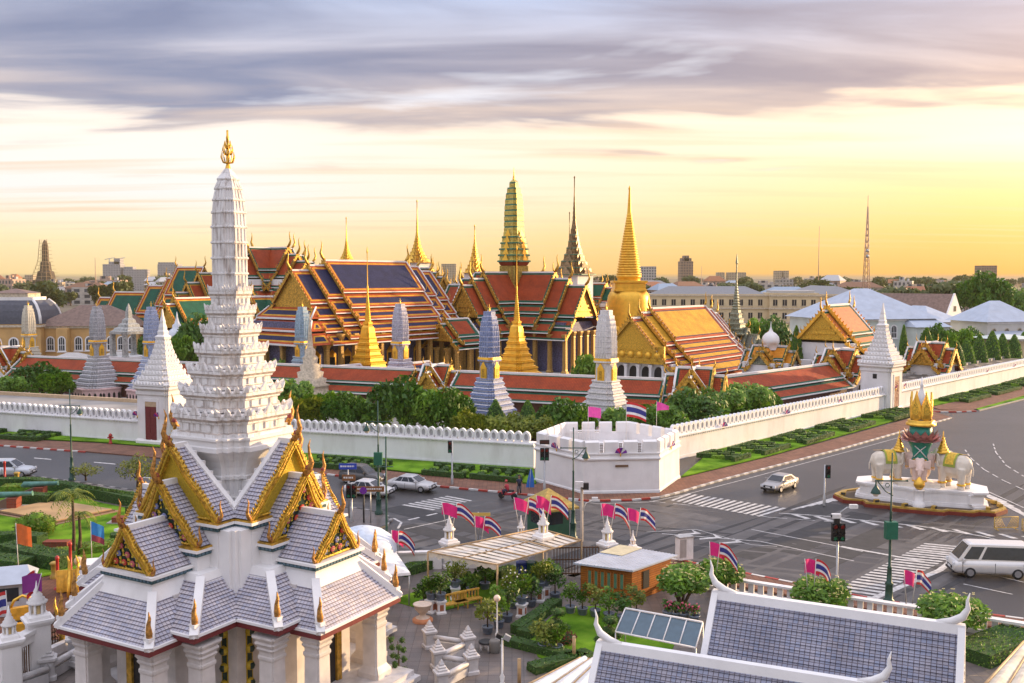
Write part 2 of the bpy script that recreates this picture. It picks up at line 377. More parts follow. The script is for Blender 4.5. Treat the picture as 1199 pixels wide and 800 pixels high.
# ---------------------------------------------------------------- ground, roads
def sheet(name, pts, m, z, kind='structure', up=0.0):
    mb = MB(); P = [(p[0], p[1]) for p in pts]
    if up: mb.prism(P, z-up, z, m)
    else:
        ar = sum(P[i][0]*P[(i+1) % len(P)][1]-P[(i+1) % len(P)][0]*P[i][1] for i in range(len(P)))
        if ar < 0: P = P[::-1]
        mb.poly([(x, y, z) for x, y in P], m, P)
    return tag(mb.build(name), kind=kind)
sheet('ground', [(-9000, -200), (9000, -200), (9000, 12000), (-9000, 12000)], CITYG, -.03)
sheet('road', [(-180, 30), (140, 30), (260, 330), (190, 330), (60, 150), (0, 120), (-180, 180)], ASPHALT, 0)
D1 = (G(625, 549.5)-G(0, 502)); D1.z = 0; D1.normalize()          # along the left wall, towards the fort
D2 = (G(1185, 446)-G(900, 513)); D2.z = 0; D2.normalize()         # along the right wall, away from the fort
W1a = G(625, 549.5)-D1*175; W1b = G(625, 549.5)
W2a = G(900, 513)-D2*21; W2b = G(1185, 446)+D2*60
N1 = Vector((D1.y, -D1.x, 0)); N1 = N1 if N1.y < 0 else -N1          # outward (towards the street)
N2 = Vector((D2.y, -D2.x, 0)); N2 = N2 if N2.y < 0 else -N2
sheet('palace_courtyard', [W1a-N1*.3, W1b-N1*.3, (10, 104), W2a-N2*.3, W2b-N2*.3, (240, 520), (-330, 520), (-330, 240)], mat('courtyard_stone', (.30, .28, .25), .8, var=.2, vscale=.3), .06)
def strip(name, pix, m, z, up=0.0, kind='structure'): return sheet(name, [G(*p) for p in pix], m, z, kind, up)
strip('pavement', [(-60, 509), (0, 514.5), (115, 520), (300, 535), (500, 558), (625, 569), (640, 566), (682, 580), (772, 578.5), (795, 562), (900, 536.5), (1067, 490.5), (1088, 481), (1140, 480), (1142, 482), (1092, 482.5), (1114, 489.5), (1070, 501.5), (985, 526), (900, 548), (850, 561), (815, 571), (795, 577), (772, 583), (740, 586), (690, 587), (630, 581), (505, 569), (300, 547), (100, 529.5), (20, 523.5), (-60, 517)], PAVE_RED, .12, .14)
strip('pavement', [(1090, 477.5), (1199, 453), (1260, 441), (1260, 449), (1199, 463), (1142, 480), (1100, 480)], PAVE_RED, .115, .13)
lawn1 = [W1a+N1*.02, W1b+N1*.02]+[G(*p) for p in [(628, 568), (500, 556.5), (300, 533.5), (115, 518.5), (0, 513), (-60, 507.5)]]
tag(sheet('lawn', lawn1, GRASS, .16, 'stuff', .1), 'mown green lawn along the foot of the left palace wall', 'lawn')
lawn2 = [W2a+D2*8+N2*.02, G(1046, 479)+N2*.02, G(1067, 488), G(900, 535), G(797, 560)]
tag(sheet('lawn', lawn2, GRASS, .16, 'stuff', .1), 'mown green lawn between the white corner bastion and the right gate tower', 'lawn')
lawn3 = [G(1086, 469.5)+N2*.02, G(1185, 446)+N2*.02, G(1185, 446)+D2*55+N2*.02, G(1260, 439.5), G(1199, 450), G(1142, 467), G(1090, 476.5)]
tag(sheet('lawn', lawn3, GRASS, .16, 'stuff', .1), 'mown green lawn strip beyond the right gate tower', 'lawn')
tag(strip('lawn', [(1143, 479.5), (1199, 464), (1260, 450.5), (1260, 454), (1199, 467.5), (1146, 481)], GRASS, .13, .1, 'stuff'), 'narrow grass verge beside the road in the far right corner', 'lawn')
def kerb(name, pix, seg=1.0, mats=(KERB_R, KERB_W), z=.15, w=.22):
    pts = [G(*p) for p in pix]; mb = MB(); k = 0
    for a, b in zip(pts[:-1], pts[1:]):
        n = max(1, int(round((b-a).length/seg)))
        for i in range(n):
            p, q = a.lerp(b, i/n), a.lerp(b, (i+.97)/n); mb.obox(p, q, w, 0, z, mats[k % len(mats)]); k += 1
    return tag(mb.build(name), kind='structure')
kerb('kerb', [(-60, 517.5), (20, 524), (100, 530)])
kerb('kerb', [(300, 547.5), (505, 569.5), (630, 581.5), (690, 587.5), (740, 586.5), (772, 583.5)])
kerb('kerb', [(772, 583.5), (795, 577.5), (815, 571.5), (850, 561.5), (900, 548.5), (985, 526.5), (1070, 502), (1114, 490)], .8, (KERB_G, KERB_W))
kerb('kerb', [(1092, 482.8), (1120, 483.2), (1143, 482)])
kerb('kerb', [(1146, 481.5), (1199, 468), (1260, 454.5)], 2, (KERB_G,))
# near left pavement with the tree pits, and the corner island
strip('pavement', [(-60, 547), (68, 563), (164, 577), (300, 589), (418, 597), (448, 603), (458, 609), (452, 616), (426, 625), (370, 646), (300, 660), (200, 640), (120, 592), (60, 574), (-60, 560)], PAVE_GREY, .12, .14)
kerb('kerb', [(-60, 546.5), (68, 562.5), (164, 576.5), (300, 588.5), (418, 596.5), (448, 602.5), (458.5, 609), (452.5, 616.5), (426, 625.5), (370, 646.5)], .8, (KERB_G, mat('dark_kerb_paint', (.05, .05, .05), .6)))
# far-side street pavement of the compound (right foreground)
strip('pavement', [(742, 650), (800, 659), (880, 675), (1034, 706), (1199, 727.5), (1300, 741), (1300, 756), (1199, 741), (998, 712), (880, 691), (760, 668), (700, 660)], PAVE_RED, .12, .14)
kerb('kerb', [(742, 649.5), (800, 658.5), (880, 674.5), (1034, 705.5), (1199, 727), (1300, 740.5)], 1.0, (KERB_R, KERB_W))
# ---------------------------------------------------------------- road markings (flat paint, 4 mm proud)
def paint(mb, pix, z=.004): mb.poly([G(p[0], p[1], z) for p in pix][::1], PAINTW)
def flatpoly(mb, P, z=None):
    z = .004+.0004*(len(mb.f) % 60)
    ar = sum(P[i].x*P[(i+1) % len(P)].y-P[(i+1) % len(P)].x*P[i].y for i in range(len(P)))
    if ar < 0: P = P[::-1]
    mb.poly([(p.x, p.y, z) for p in P], PAINTW)
def pline(mb, pix, w=.14, dash=None, gap=None):
    pts = [G(*p) for p in pix]
    for a, b in zip(pts[:-1], pts[1:]):
        L_ = (b-a).length; d = (b-a)/L_; n = Vector((-d.y, d.x, 0))*w/2; s_ = 0
        while s_ < L_:
            e = min(L_, s_+(dash or L_)); flatpoly(mb, [a+d*s_-n, a+d*e-n, a+d*e+n, a+d*s_+n]); s_ = e+(gap or 0)+1e-6
def zebra(mb, a0, a1, b0, b1, n, fill=.5, skew=0):
    a0, a1, b0, b1 = [G(*p) for p in (a0, a1, b0, b1)]
    for i in range(n):
        t0, t1 = i/n, (i+fill)/n
        flatpoly(mb, [a0.lerp(a1, t0), a0.lerp(a1, t1), b0.lerp(b1, t1), b0.lerp(b1, t0)])
mb = MB()
zebra(mb, (470, 591.5), (527, 580), (507, 597.5), (556, 585.5), 8, .5)               # crossing on the left
pline(mb, [(478, 609), (530, 597)], .25, 1.2, .8)
pline(mb, [(440, 606), (461, 607), (470, 612), (466, 619)], .2)
pline(mb, [(473, 620), (520, 610), (540, 602)], .12)
zebra(mb, (785, 586), (893, 606), (806, 578), (925, 596), 15, .5)                   # crossing in front of the bastion
pline(mb, [(760, 587), (830, 594), (900, 606), (985, 612)], .12, 1.5, .7)
zebra(mb, (968, 697), (1085, 635), (1012, 704), (1140, 640), 24, .52)                # crossing, right foreground
pline(mb, [(880, 620), (973, 638), (1010, 646)], .13)
pline(mb, [(775, 625), (890, 634), (1000, 657)], .13)
pline(mb, [(1010, 706), (1100, 668), (1112, 659)], .45)
pline(mb, [(985, 640), (1040, 650), (1082, 658)], .30)
pline(mb, [(912, 601), (960, 604), (1075, 616), (1150, 628), (1199, 640)], .18)
for i in range(11):                                                            # chevron bars beside the island
    x = 925+i*27; y = 602+i*2.6
    flatpoly(mb, [G(x, y), G(x+6, y), G(x+25, y+5.5), G(x+17, y+5.5)])
for i in range(8):                                                             # hatching left and right of the island
    flatpoly(mb, [G(925+i*10, 597-i*2), G(930+i*10, 597-i*2), G(990+i*5, 580-i*1.5), G(986+i*5, 580-i*1.5)])
for i in range(7):
    flatpoly(mb, [G(1135+i*10, 572+i*5), G(1138+i*10, 571+i*5), G(1180+i*8, 588+i*5), G(1176+i*8, 589.5+i*5)])
pline(mb, [(1137, 567), (1199, 595)], .15)
pline(mb, [(1130, 527), (1137, 537), (1152, 550), (1175, 563), (1199, 574)], .15, 1.6, 1.0)
pline(mb, [(1163, 520), (1166, 530), (1178, 545), (1199, 558)], .15, 1.6, 1.0)
for x, y in ((812, 624), (837, 629), (861, 634)): flatpoly(mb, [G(x-3, y-4), G(x+9, y+1), G(x-18, y+3), G(x-18, y+1.6), G(x+1, y)])
pline(mb, [(757, 623), (815, 620), (880, 638), (910, 640)], .1)
for x, y, w in ((110, 541, 25), (200, 546, 20), (300, 562, 25), (40, 536, 20), (160, 558, 18)): flatpoly(mb, [G(x, y), G(x+w, y+w*.085), G(x+w, y+w*.085+.9), G(x, y+.9)])
pline(mb, [(1115, 662), (1199, 682)], .12); pline(mb, [(1128, 684), (1199, 699)], .12, 3, 3)
pline(mb, [(640, 583), (700, 590), (760, 588), (800, 580), (870, 562), (1000, 527), (1080, 505)], .12)
tag(mb.build('road_markings'), kind='structure')
mb = MB(); rr = random.Random(4); PATCH = mat('asphalt_patch', (.030, .029, .031), .7, var=.3, vscale=1.5); WORN = mat('worn_asphalt', (.085, .078, .076), .55, var=.3, vscale=.8)
for i in range(26):
    p = G(rr.uniform(480, 1180), rr.uniform(592, 680)); a = rr.choice((A0 := atan2(D2.y, D2.x), A0+pi/2)); w, l = rr.uniform(.5, 1.4), rr.uniform(1.5, 9); c, s_ = cos(a), sin(a)
    mb.poly([(p.x+c*u*l-s_*v*w, p.y+s_*u*l+c*v*w, .0012+.0001*i) for u, v in ((-1, -1), (1, -1), (1, 1), (-1, 1))], (PATCH, WORN)[i % 2])
for i in range(46):                                             # tyre-polished wheel tracks along the lanes
    p = G(rr.uniform(420, 1190), rr.uniform(583, 680)); d = rr.choice((D2, D2, D1)); d = Vector((d.x+rr.uniform(-.06, .06), d.y, 0)).normalized(); n = Vector((-d.y, d.x, 0)); l = rr.uniform(5, 17); w = rr.uniform(.14, .3)
    for o in (0, 1.5): q = p+n*o; mb.poly([tuple(q+d*u*l+n*v*w+Vector((0, 0, .0009+.00004*i))) for u, v in ((-1, -.3), (-.6, -1), (.6, -1), (1, .2), (.6, 1), (-.6, 1))], (PATCH, WORN, WORN)[i % 3])
for i in range(9):
    p = G(rr.uniform(480, 1150), rr.uniform(590, 670)); mb.poly([(p.x+.38*cos(k*pi/6), p.y+.38*sin(k*pi/6), .0045+.0001*i) for k in range(12)], PATCH)
tag(mb.build('road_repairs'), kind='structure')
# ---------------------------------------------------------------- palace wall
def merlon_mesh():
    mb = MB(); half = [(.36, 0), (.33, .08), (.42, .22), (.447, .42), (.447, .62), (.40, .82), (.29, .99), (.14, 1.09), (0, 1.14)]
    out = half+[(-x, z) for x, z in half[-2::-1]]; n = len(out); T = .19
    ins = [(x*.52, .17+z*.62) for x, z in out]
    fr = mb.add([(x, -T, z) for x, z in out]); bk = mb.add([(x, T, z) for x, z in out]); fi = mb.add([(x, -T, z) for x, z in ins]); fd = mb.add([(x*.86, -T+.12, z) for x, z in ins])
    for k in range(n-1):
        mb.face([fr+k+1, fr+k, bk+k, bk+k+1], WALLW)
        mb.face([fr+k, fr+k+1, fi+k+1, fi+k], WALLW); mb.face([fi+k, fi+k+1, fd+k+1, fd+k], WALLW)
    mb.face([fr+n-1, fr, fi, fi+n-1], WALLW); mb.face([fi+n-1, fi, fd, fd+n-1], WALLW)
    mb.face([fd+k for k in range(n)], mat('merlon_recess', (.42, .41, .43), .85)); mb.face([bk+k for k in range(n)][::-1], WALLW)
    return mb
MERLON = None
def palace_wall(a, b, label, hb=2.45, th=.9, pitch=.9):
    global MERLON
    d = (b-a); L_ = d.length; ang = atan2(d.y, d.x)
    t = thing('palace_wall', label, 'wall', (a.x, a.y, 0), ang)
    m = MB(); m.box(0, 0, 0, L_, th, hb, WALLW); m.box(0, -.06, 0, L_, 0, .35, WALLW); m.build('wall_body', t)
    m = MB(); 
    for z0, z1, o in ((hb, hb+.10, .10), (hb+.10, hb+.22, .22), (hb+.22, hb+.33, .06)): m.box(0, -o, z0, L_, th+o, z1, WALLW)
    k = 0
    while k*.45 < L_: m.box(k*.45, -.17, hb-.05, k*.45+.12, -.002, hb+.0985, WALLW); k += 1
    m.build('cornice', t)
    n = int(L_/pitch)
    for i in range(n):
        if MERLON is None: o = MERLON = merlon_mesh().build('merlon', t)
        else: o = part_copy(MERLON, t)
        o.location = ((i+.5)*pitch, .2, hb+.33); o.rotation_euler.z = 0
    return t
GATE1 = G(176, 521.5)-N1*1.0; GATE2 = G(1051, 481.5)-N2*1.0
pa = W1b-D1*0
palace_wall(GATE1-D1*92, GATE1-D1*2.3, 'long white crenellated palace wall running left from the maroon-doored gate tower')
palace_wall(GATE1+D1*2.3, W1b, 'white crenellated palace wall between the left gate tower and the corner bastion')
# the right wall is walked from far to near so that its front faces the street
palace_wall(W2a, GATE2-D2*2.45, 'white crenellated palace wall between the corner bastion and the right gate tower')
palace_wall(GATE2+D2*2.45, W2b, 'white crenellated palace wall running beyond the right gate tower')
for a, lab in ((GATE1, 'left'), (GATE2, 'right')): pass
# flat roofed gun walk / sheds directly behind the wall on the far left and far right
m = MB(); p = GATE1-D1*60-N1*1.2; q = GATE1-D1*4-N1*1.2
m.prism([(p.x, p.y), (q.x, q.y), ((q-N1*9).x, (q-N1*9).y), ((p-N1*9).x, (p-N1*9).y)], .06, 3.3, mat('old_cement_roof', (.30, .28, .26), .85, var=.25, vscale=.25), None)
m.M = Matrix.Identity(4)
pr, qr = p-N1*8.6, q-N1*8.6
m.obox(pr, qr, .5, 3.3, 3.75, mat('tan_render', (.52, .38, .24), .8))
tag(m.build('flat_roofed_shed'), 'long flat grey roofed shed just behind the left palace wall', 'shed')
m = MB(); p = GATE2+D2*3-N2*1.3; q = GATE2+D2*75-N2*1.3
m.prism([(k.x, k.y) for k in (p, q, q-N2*6, p-N2*6)], .06, 3.1, mat('dark_old_roof', (.12, .10, .085), .85, var=.5, vscale=.5, bump=.5, bscale=3), None)
for i in range(36):
    k = p-N2*(5.6)+D2*(i*2); m.obox(k, k+D2*.9, .5, 3.1, 3.55, mat('grey_merlon', (.42, .39, .36), .8))
for i in range(20):
    k = p-N2*(1.5+(i*1.7) % 3.2)+D2*(i*3.3); m.obox(k, k+D2*1.6, .9, 3.1, 3.1+.08+.02*(i % 4), mat('roof_patch', (.30, .26, .22), .85))
tag(m.build('flat_roofed_shed'), 'long flat dark roofed shed behind the wall beyond the right gate tower', 'shed')
def gate_tower(loc, ang, label, window):
    t = thing('gate_tower', label, 'gate tower', (loc.x, loc.y, 0), ang); t.scale = (.87, .87, 1)
    m = MB(); hw, hd = 2.7, 2.7; P = redent(2, .07)
    m.lathe([(2.95, 0), (2.95, .45), (2.82, .55), (2.70, .7), (2.70, 5.9), (2.85, 6.05), (2.85, 6.35), (2.70, 6.45), (3.05, 6.75), (3.15, 6.75), (3.15, 7.0), (2.6, 7.0)], WHITE, plan=P)
    m.build('wall', t)
    m = MB(); z = 7.0; r = 3.2
    for i in range(9):
        r2 = r*.845; h = .62
        m.lathe([(r*.93, z), (r*1.0, z+.12), (r*1.0, z+.28), (r*.90, z+.36), (r*.86, z+h)], WHITE, plan=redent(2, .10), cap1=True)
        nb = max(3, int(r*2/.62))
        for s_ in range(4):
            c, s2 = [(1, 0), (0, 1), (-1, 0), (0, -1)][s_]
            for j in range(nb):
                u = (j+.5)/nb*2-1; x, y = u*r*.86, r*1.0
                w_ = r*.8/nb; x0, x1 = x-w_, x+w_
                pts = [(x0, y, z+.25), (x1, y, z+.25), (x, y, z+.25+min(.42, w_*1.6))]; pb = [(a_, y-.1, b_) for a_, _, b_ in pts]
                R = lambda p_: (p_[0]*c-p_[1]*s2, p_[0]*s2+p_[1]*c, p_[2])
                m.poly([R(k) for k in pts], WHITE); m.poly([R(k) for k in pb][::-1], WHITE)
                m.poly([R(pts[0]), R(pts[2]), R(pb[2]), R(pb[0])], WHITE); m.poly([R(pts[2]), R(pts[1]), R(pb[1]), R(pb[2])], WHITE)
        z += h; r = r2
    m.build('stepped_roof', t)
    m = MB(); m.lathe([(r*1.1, z), (r*1.2, z+.3), (r*.75, z+.5), (r*.8, z+.9), (r*.62, z+1.1), (r*.62, z+1.4), (r*.42, z+1.9), (r*.44, z+2.1), (r*.22, z+2.8), (.06, z+3.6)], WHITE, plan=redent(1, .15)); m.build('spire', t)
    m = MB(); m.box(-1.35, -2.78, 0, -.98, -2.55, 5.2, WHITE); m.box(.98, -2.78, 0, 1.35, -2.55, 5.2, WHITE); m.box(-1.35, -2.78, 5.2, 1.35, -2.55, 5.55, WHITE); m.build('door_frame', t)
    m = MB(); m.box(-.975, -2.745, .05, -.01, -2.6, 4.6, MAROON); m.box(.01, -2.745, .05, .975, -2.6, 4.6, MAROON)
    for s_ in (-1, 1):
        for k in range(4): m.box(s_*.49-.36, -2.775, .3+k*1.1, s_*.49+.36, -2.745, 1.1+k*1.1, MAROON)
    m.box(-.975, -2.74, 4.6, .975, -2.6, 5.2, mat('tan_render', (.52, .38, .24)))
    m.build('door', t)
    if window:
        for px_ in (-1,):
            m = MB(); m.box(-2.76, -.35, 4.9, -2.60, .35, 5.6, DARK); m.build('window', t)
    return t
gate_tower(GATE1-N1*1.6, atan2(D1.y, D1.x), 'white gate tower with tall maroon door and stepped spire in the left palace wall', False)
gate_tower(GATE2-N2*1.6, atan2(D2.y, D2.x), 'white gate tower with tall stepped spire in the right palace wall behind the elephant monument', True)
# ---------------------------------------------------------------- corner bastion
FA, FB, FC, FD = G(682, 579), G(772, 577), G(795, 561.5), G(626, 566)
fd = (FB-FA); Lf = fd.length; fu = fd.normalized(); fn = Vector((-fu.y, fu.x, 0)); fn = fn if fn.y > 0 else -fn
FO = FA.lerp(FB, .5)+fn*(Lf*.8660)                        # centre of the regular hexagon
FANG = atan2(fu.y, fu.x)
t = thing('corner_bastion', 'white six-sided bastion with square battlements at the corner of the palace wall', 'bastion', (FO.x, FO.y, 0), FANG)
RO = Lf
def hexa(r): return [(r*cos(-pi/2-pi/6+k*pi/3), r*sin(-pi/2-pi/6+k*pi/3)) for k in range(6)]
m = MB(); U8 = hexa(1)
m.lathe([(RO+.12, 0), (RO+.10, .25), (RO+.02, .32), (RO-.05, 3.05), (RO+.02, 3.08), (RO+.16, 3.2), (RO+.16, 3.32), (RO+.04, 3.38), (RO-.02, 3.6), (RO+.10, 3.68), (RO+.10, 3.8), (RO-.6, 3.8), (RO-.6, 3.0), (.1, 3.0)], WHITE, plan=U8, cap1=True); m.build('wall', t)
RB = RO*cos(pi/6)
MW = 1.30; npf = 4; pit = Lf/npf
m = MB(); m.box(-MW/2, -.28, 0, MW/2, .28, 1.0, WHITE); i0 = m.add([(-MW/2, -.28, 1.0), (MW/2, -.28, 1.0), (MW/2, .28, 1.0), (-MW/2, .28, 1.0), (-MW/2, 0.1, 1.14), (MW/2, 0.1, 1.14)])
for q in ((0, 1, 5, 4), (2, 3, 4, 5)): m.face([i0+k for k in q], WHITE)
m.face([i0+1, i0+2, i0+5], WHITE); m.face([i0+3, i0, i0+4], WHITE)
m0 = m.build('merlon', t); first = True
for k in range(6):
    a = -pi/2+k*pi/3
    for j in range(npf):
        u = (j+.5)*pit-Lf/2
        o = m0 if first else part_copy(m0, t); first = False
        o.location = ((RB-.3)*cos(a)-u*sin(a), (RB-.3)*sin(a)+u*cos(a), 3.8); o.rotation_euler.z = a+pi/2
g0 = None
for k in (5, 0, 1):
    a = -pi/2+k*pi/3
    for j in range(1, npf):
        u = j*pit-Lf/2
        if g0 is None:
            m = MB()
            for i in range(3): m.box(-.14+i*.11, -.03, 0, -.09+i*.11, .03, .85, mat('brown_lattice', (.12, .075, .04), .7))
            for i in range(6): m.box(-.17, -.025, .05+i*.15, .17, .025, .1+i*.15, mat('brown_lattice', (.12, .075, .04)))
            g0 = m.build('lattice', t); o = g0
        else: o = part_copy(g0, t)
        o.location = ((RB-.35)*cos(a)-u*sin(a), (RB-.35)*sin(a)+u*cos(a), 3.8); o.rotation_euler.z = a+pi/2
m = MB(); m.box(-.55, -RB-.085, 2.5, .65, -RB+.03, 2.68, mat('bronze_plaque', (.16, .09, .05), .5)); m.build('plaque', t)
m = MB()
for i in range(13): m.box(-3.0+i*.25, 4.9, 3.0, -2.93+i*.25, 4.98, 4.1, WHITE)
m.box(-3.05, 4.85, 4.1, .2, 5.03, 4.22, WHITE); m.build('railing', t)
# ---------------------------------------------------------------- flags and rosettes
def wave_cloth(mb, x0, z0, w, h, mats, amp=.12, drop=.12, n=9, taper=0.0, ph=0.0):
    """cloth flying along +x from a pole at x0, top edge z0"""
    rows = len(mats); 
    def P(u, v): return (x0+u*w, amp*sin(u*5.5+ph+v*.8)*min(1, u*2.5), z0-v*h*(1-taper*u*.5)-drop*w*u*u-(taper*u*.25*h))
    tot = sum(k for k, _ in mats); vv = 0; idx = {}
    for k, m in mats:
        for i in range(n):
            u0, u1 = i/n, (i+1)/n; v0, v1 = vv/tot, (vv+k)/tot
            j = mb.add([P(u0, v1), P(u1, v1), P(u1, v0), P(u0, v0)]); mb.face([j, j+1, j+2, j+3], m, None, True)
        vv += k
THAI = [(1, FRED), (1, FWHT), (2, FBLU), (1, FWHT), (1, FRED)]
POLEM = mat('white_pole', (.6, .58, .55), .5)
def flag(label, base, hp, w, h, mats, lean=(0, 0), group=None, ph=0, wind=0.15, drop=.15, pole=POLEM, taper=0.0, cat='flag', rp=.03):
    t = thing('flag', label, cat, base, wind, group)
    m = MB(); m.tube([(0, 0, 0), (lean[0], lean[1], hp)], [rp, rp*.7], pole, 6); m.build('pole', t)
    m = MB(); z1 = hp*.985; fx = lean[0]*.985; m.M = Matrix.Translation((0, lean[1], 0)); wave_cloth(m, fx, z1, w, h, mats, ph=ph, drop=drop, taper=taper); m.build('cloth', t)
    return t
flag('pink flag flying above the left side of the white bastion', G(688.5, 521.5, 3.0), 4.0, 1.35, 1.05, [(1, mat('pink_cloth', (.75, .08, .38), .8))], ph=1)
flag('striped national flag flying above the middle of the white bastion', G(733, 523, 3.0), 4.6, 2.1, 1.5, THAI, ph=2, drop=.3)
flag('pink flag flying at the right rear of the white bastion', G(768.5, 518, 3.0), 4.3, 1.3, 1.0, [(1, MATS['pink_cloth'])], ph=0, taper=1.2)
def rosette(label, loc, ang, group='purple rosettes on the palace wall', cols=None):
    t = MB(); cols = cols or [PURPLE, MAGENTA, PURPLE, FWHT, PURPLE]
    for k, c in enumerate(cols):
        a = radians(-70+k*35); p = Vector((sin(a)*.55, -.22, cos(a)*.5)); n_ = Vector((cos(a), 0, -sin(a)))*.16
        t.poly([(0, -.05, -.1), p-n_, p+n_*1.0+Vector((0, -.06, 0))], c); t.poly([(0, -.03, -.1), p+n_*1.0+Vector((0, -.04, 0)), p-n_+Vector((0, .02, 0))], c)
    t.tube([(0, 0, -.35), (0, -.04, -.05)], .06, GOLD_S, 5)
    o = t.build('flag_rosette'); o.location = loc; o.rotation_euler.z = ang
    return tag(o, label, 'rosette', group)
for k, lab in ((5, 'left front face of the white bastion'), (0, 'front face of the white bastion above the plaque'), (1, 'sunlit right face of the white bastion')):
    a = -pi/2+k*pi/3+FANG; u = -.1
    rosette('fan of small purple flags on the '+lab, (FO.x+(RB+.12)*cos(a)-u*sin(a), FO.y+(RB+.12)*sin(a)+u*cos(a), 3.85), a+pi/2, 'rosettes on the bastion')
for px, lab in ((846, 'nearest the bastion'), (920, 'second from the bastion'), (982, 'third from the bastion'), (1035, 'just left of the right gate tower')):
    k = G(px, 500); s_ = (k-W2a)
    # intersect view ray with the wall plane
    r = ray(px, 400); den = r.x*N2.x+r.y*N2.y; tt = (W2a.x*N2.x+W2a.y*N2.y)/den; p = Vector((r.x*tt, r.y*tt, 2.75))+N2*.25
    rosette('fan of purple flags on the right palace wall, '+lab, p, atan2(D2.y, D2.x), 'rosettes on the right wall')
for px, lab in ((1121, 'first beyond the right gate tower'), (1155, 'second beyond the right gate tower'), (1187, 'third beyond the right gate tower')):
    r = ray(px, 400); den = r.x*N2.x+r.y*N2.y; tt = (W2a.x*N2.x+W2a.y*N2.y)/den; p = Vector((r.x*tt, r.y*tt, 2.75))+N2*.25
    rosette('fan of magenta flags on the right palace wall, '+lab, p, atan2(D2.y, D2.x), 'rosettes on the right wall', [MAGENTA, PURPLE, MAGENTA])
for px, s_, gt, dd, lab in ((0, -1.6, GATE1, D1, 'left of the maroon door of the left gate tower'), (0, 1.6, GATE1, D1, 'right of the maroon door of the left gate tower'), (0, -1.6, GATE2, D2, 'left of the door of the right gate tower'), (0, 1.6, GATE2, D2, 'right of the door of the right gate tower')):
    nn = N1 if gt is GATE1 else N2
    p = gt-nn*1.6+nn*2.85+dd*s_; p = Vector((p.x, p.y, 3.6)); rosette('fan of purple flags '+lab, p, atan2(dd.y, dd.x), 'rosettes on the gate towers', [PURPLE, MAGENTA, PURPLE])
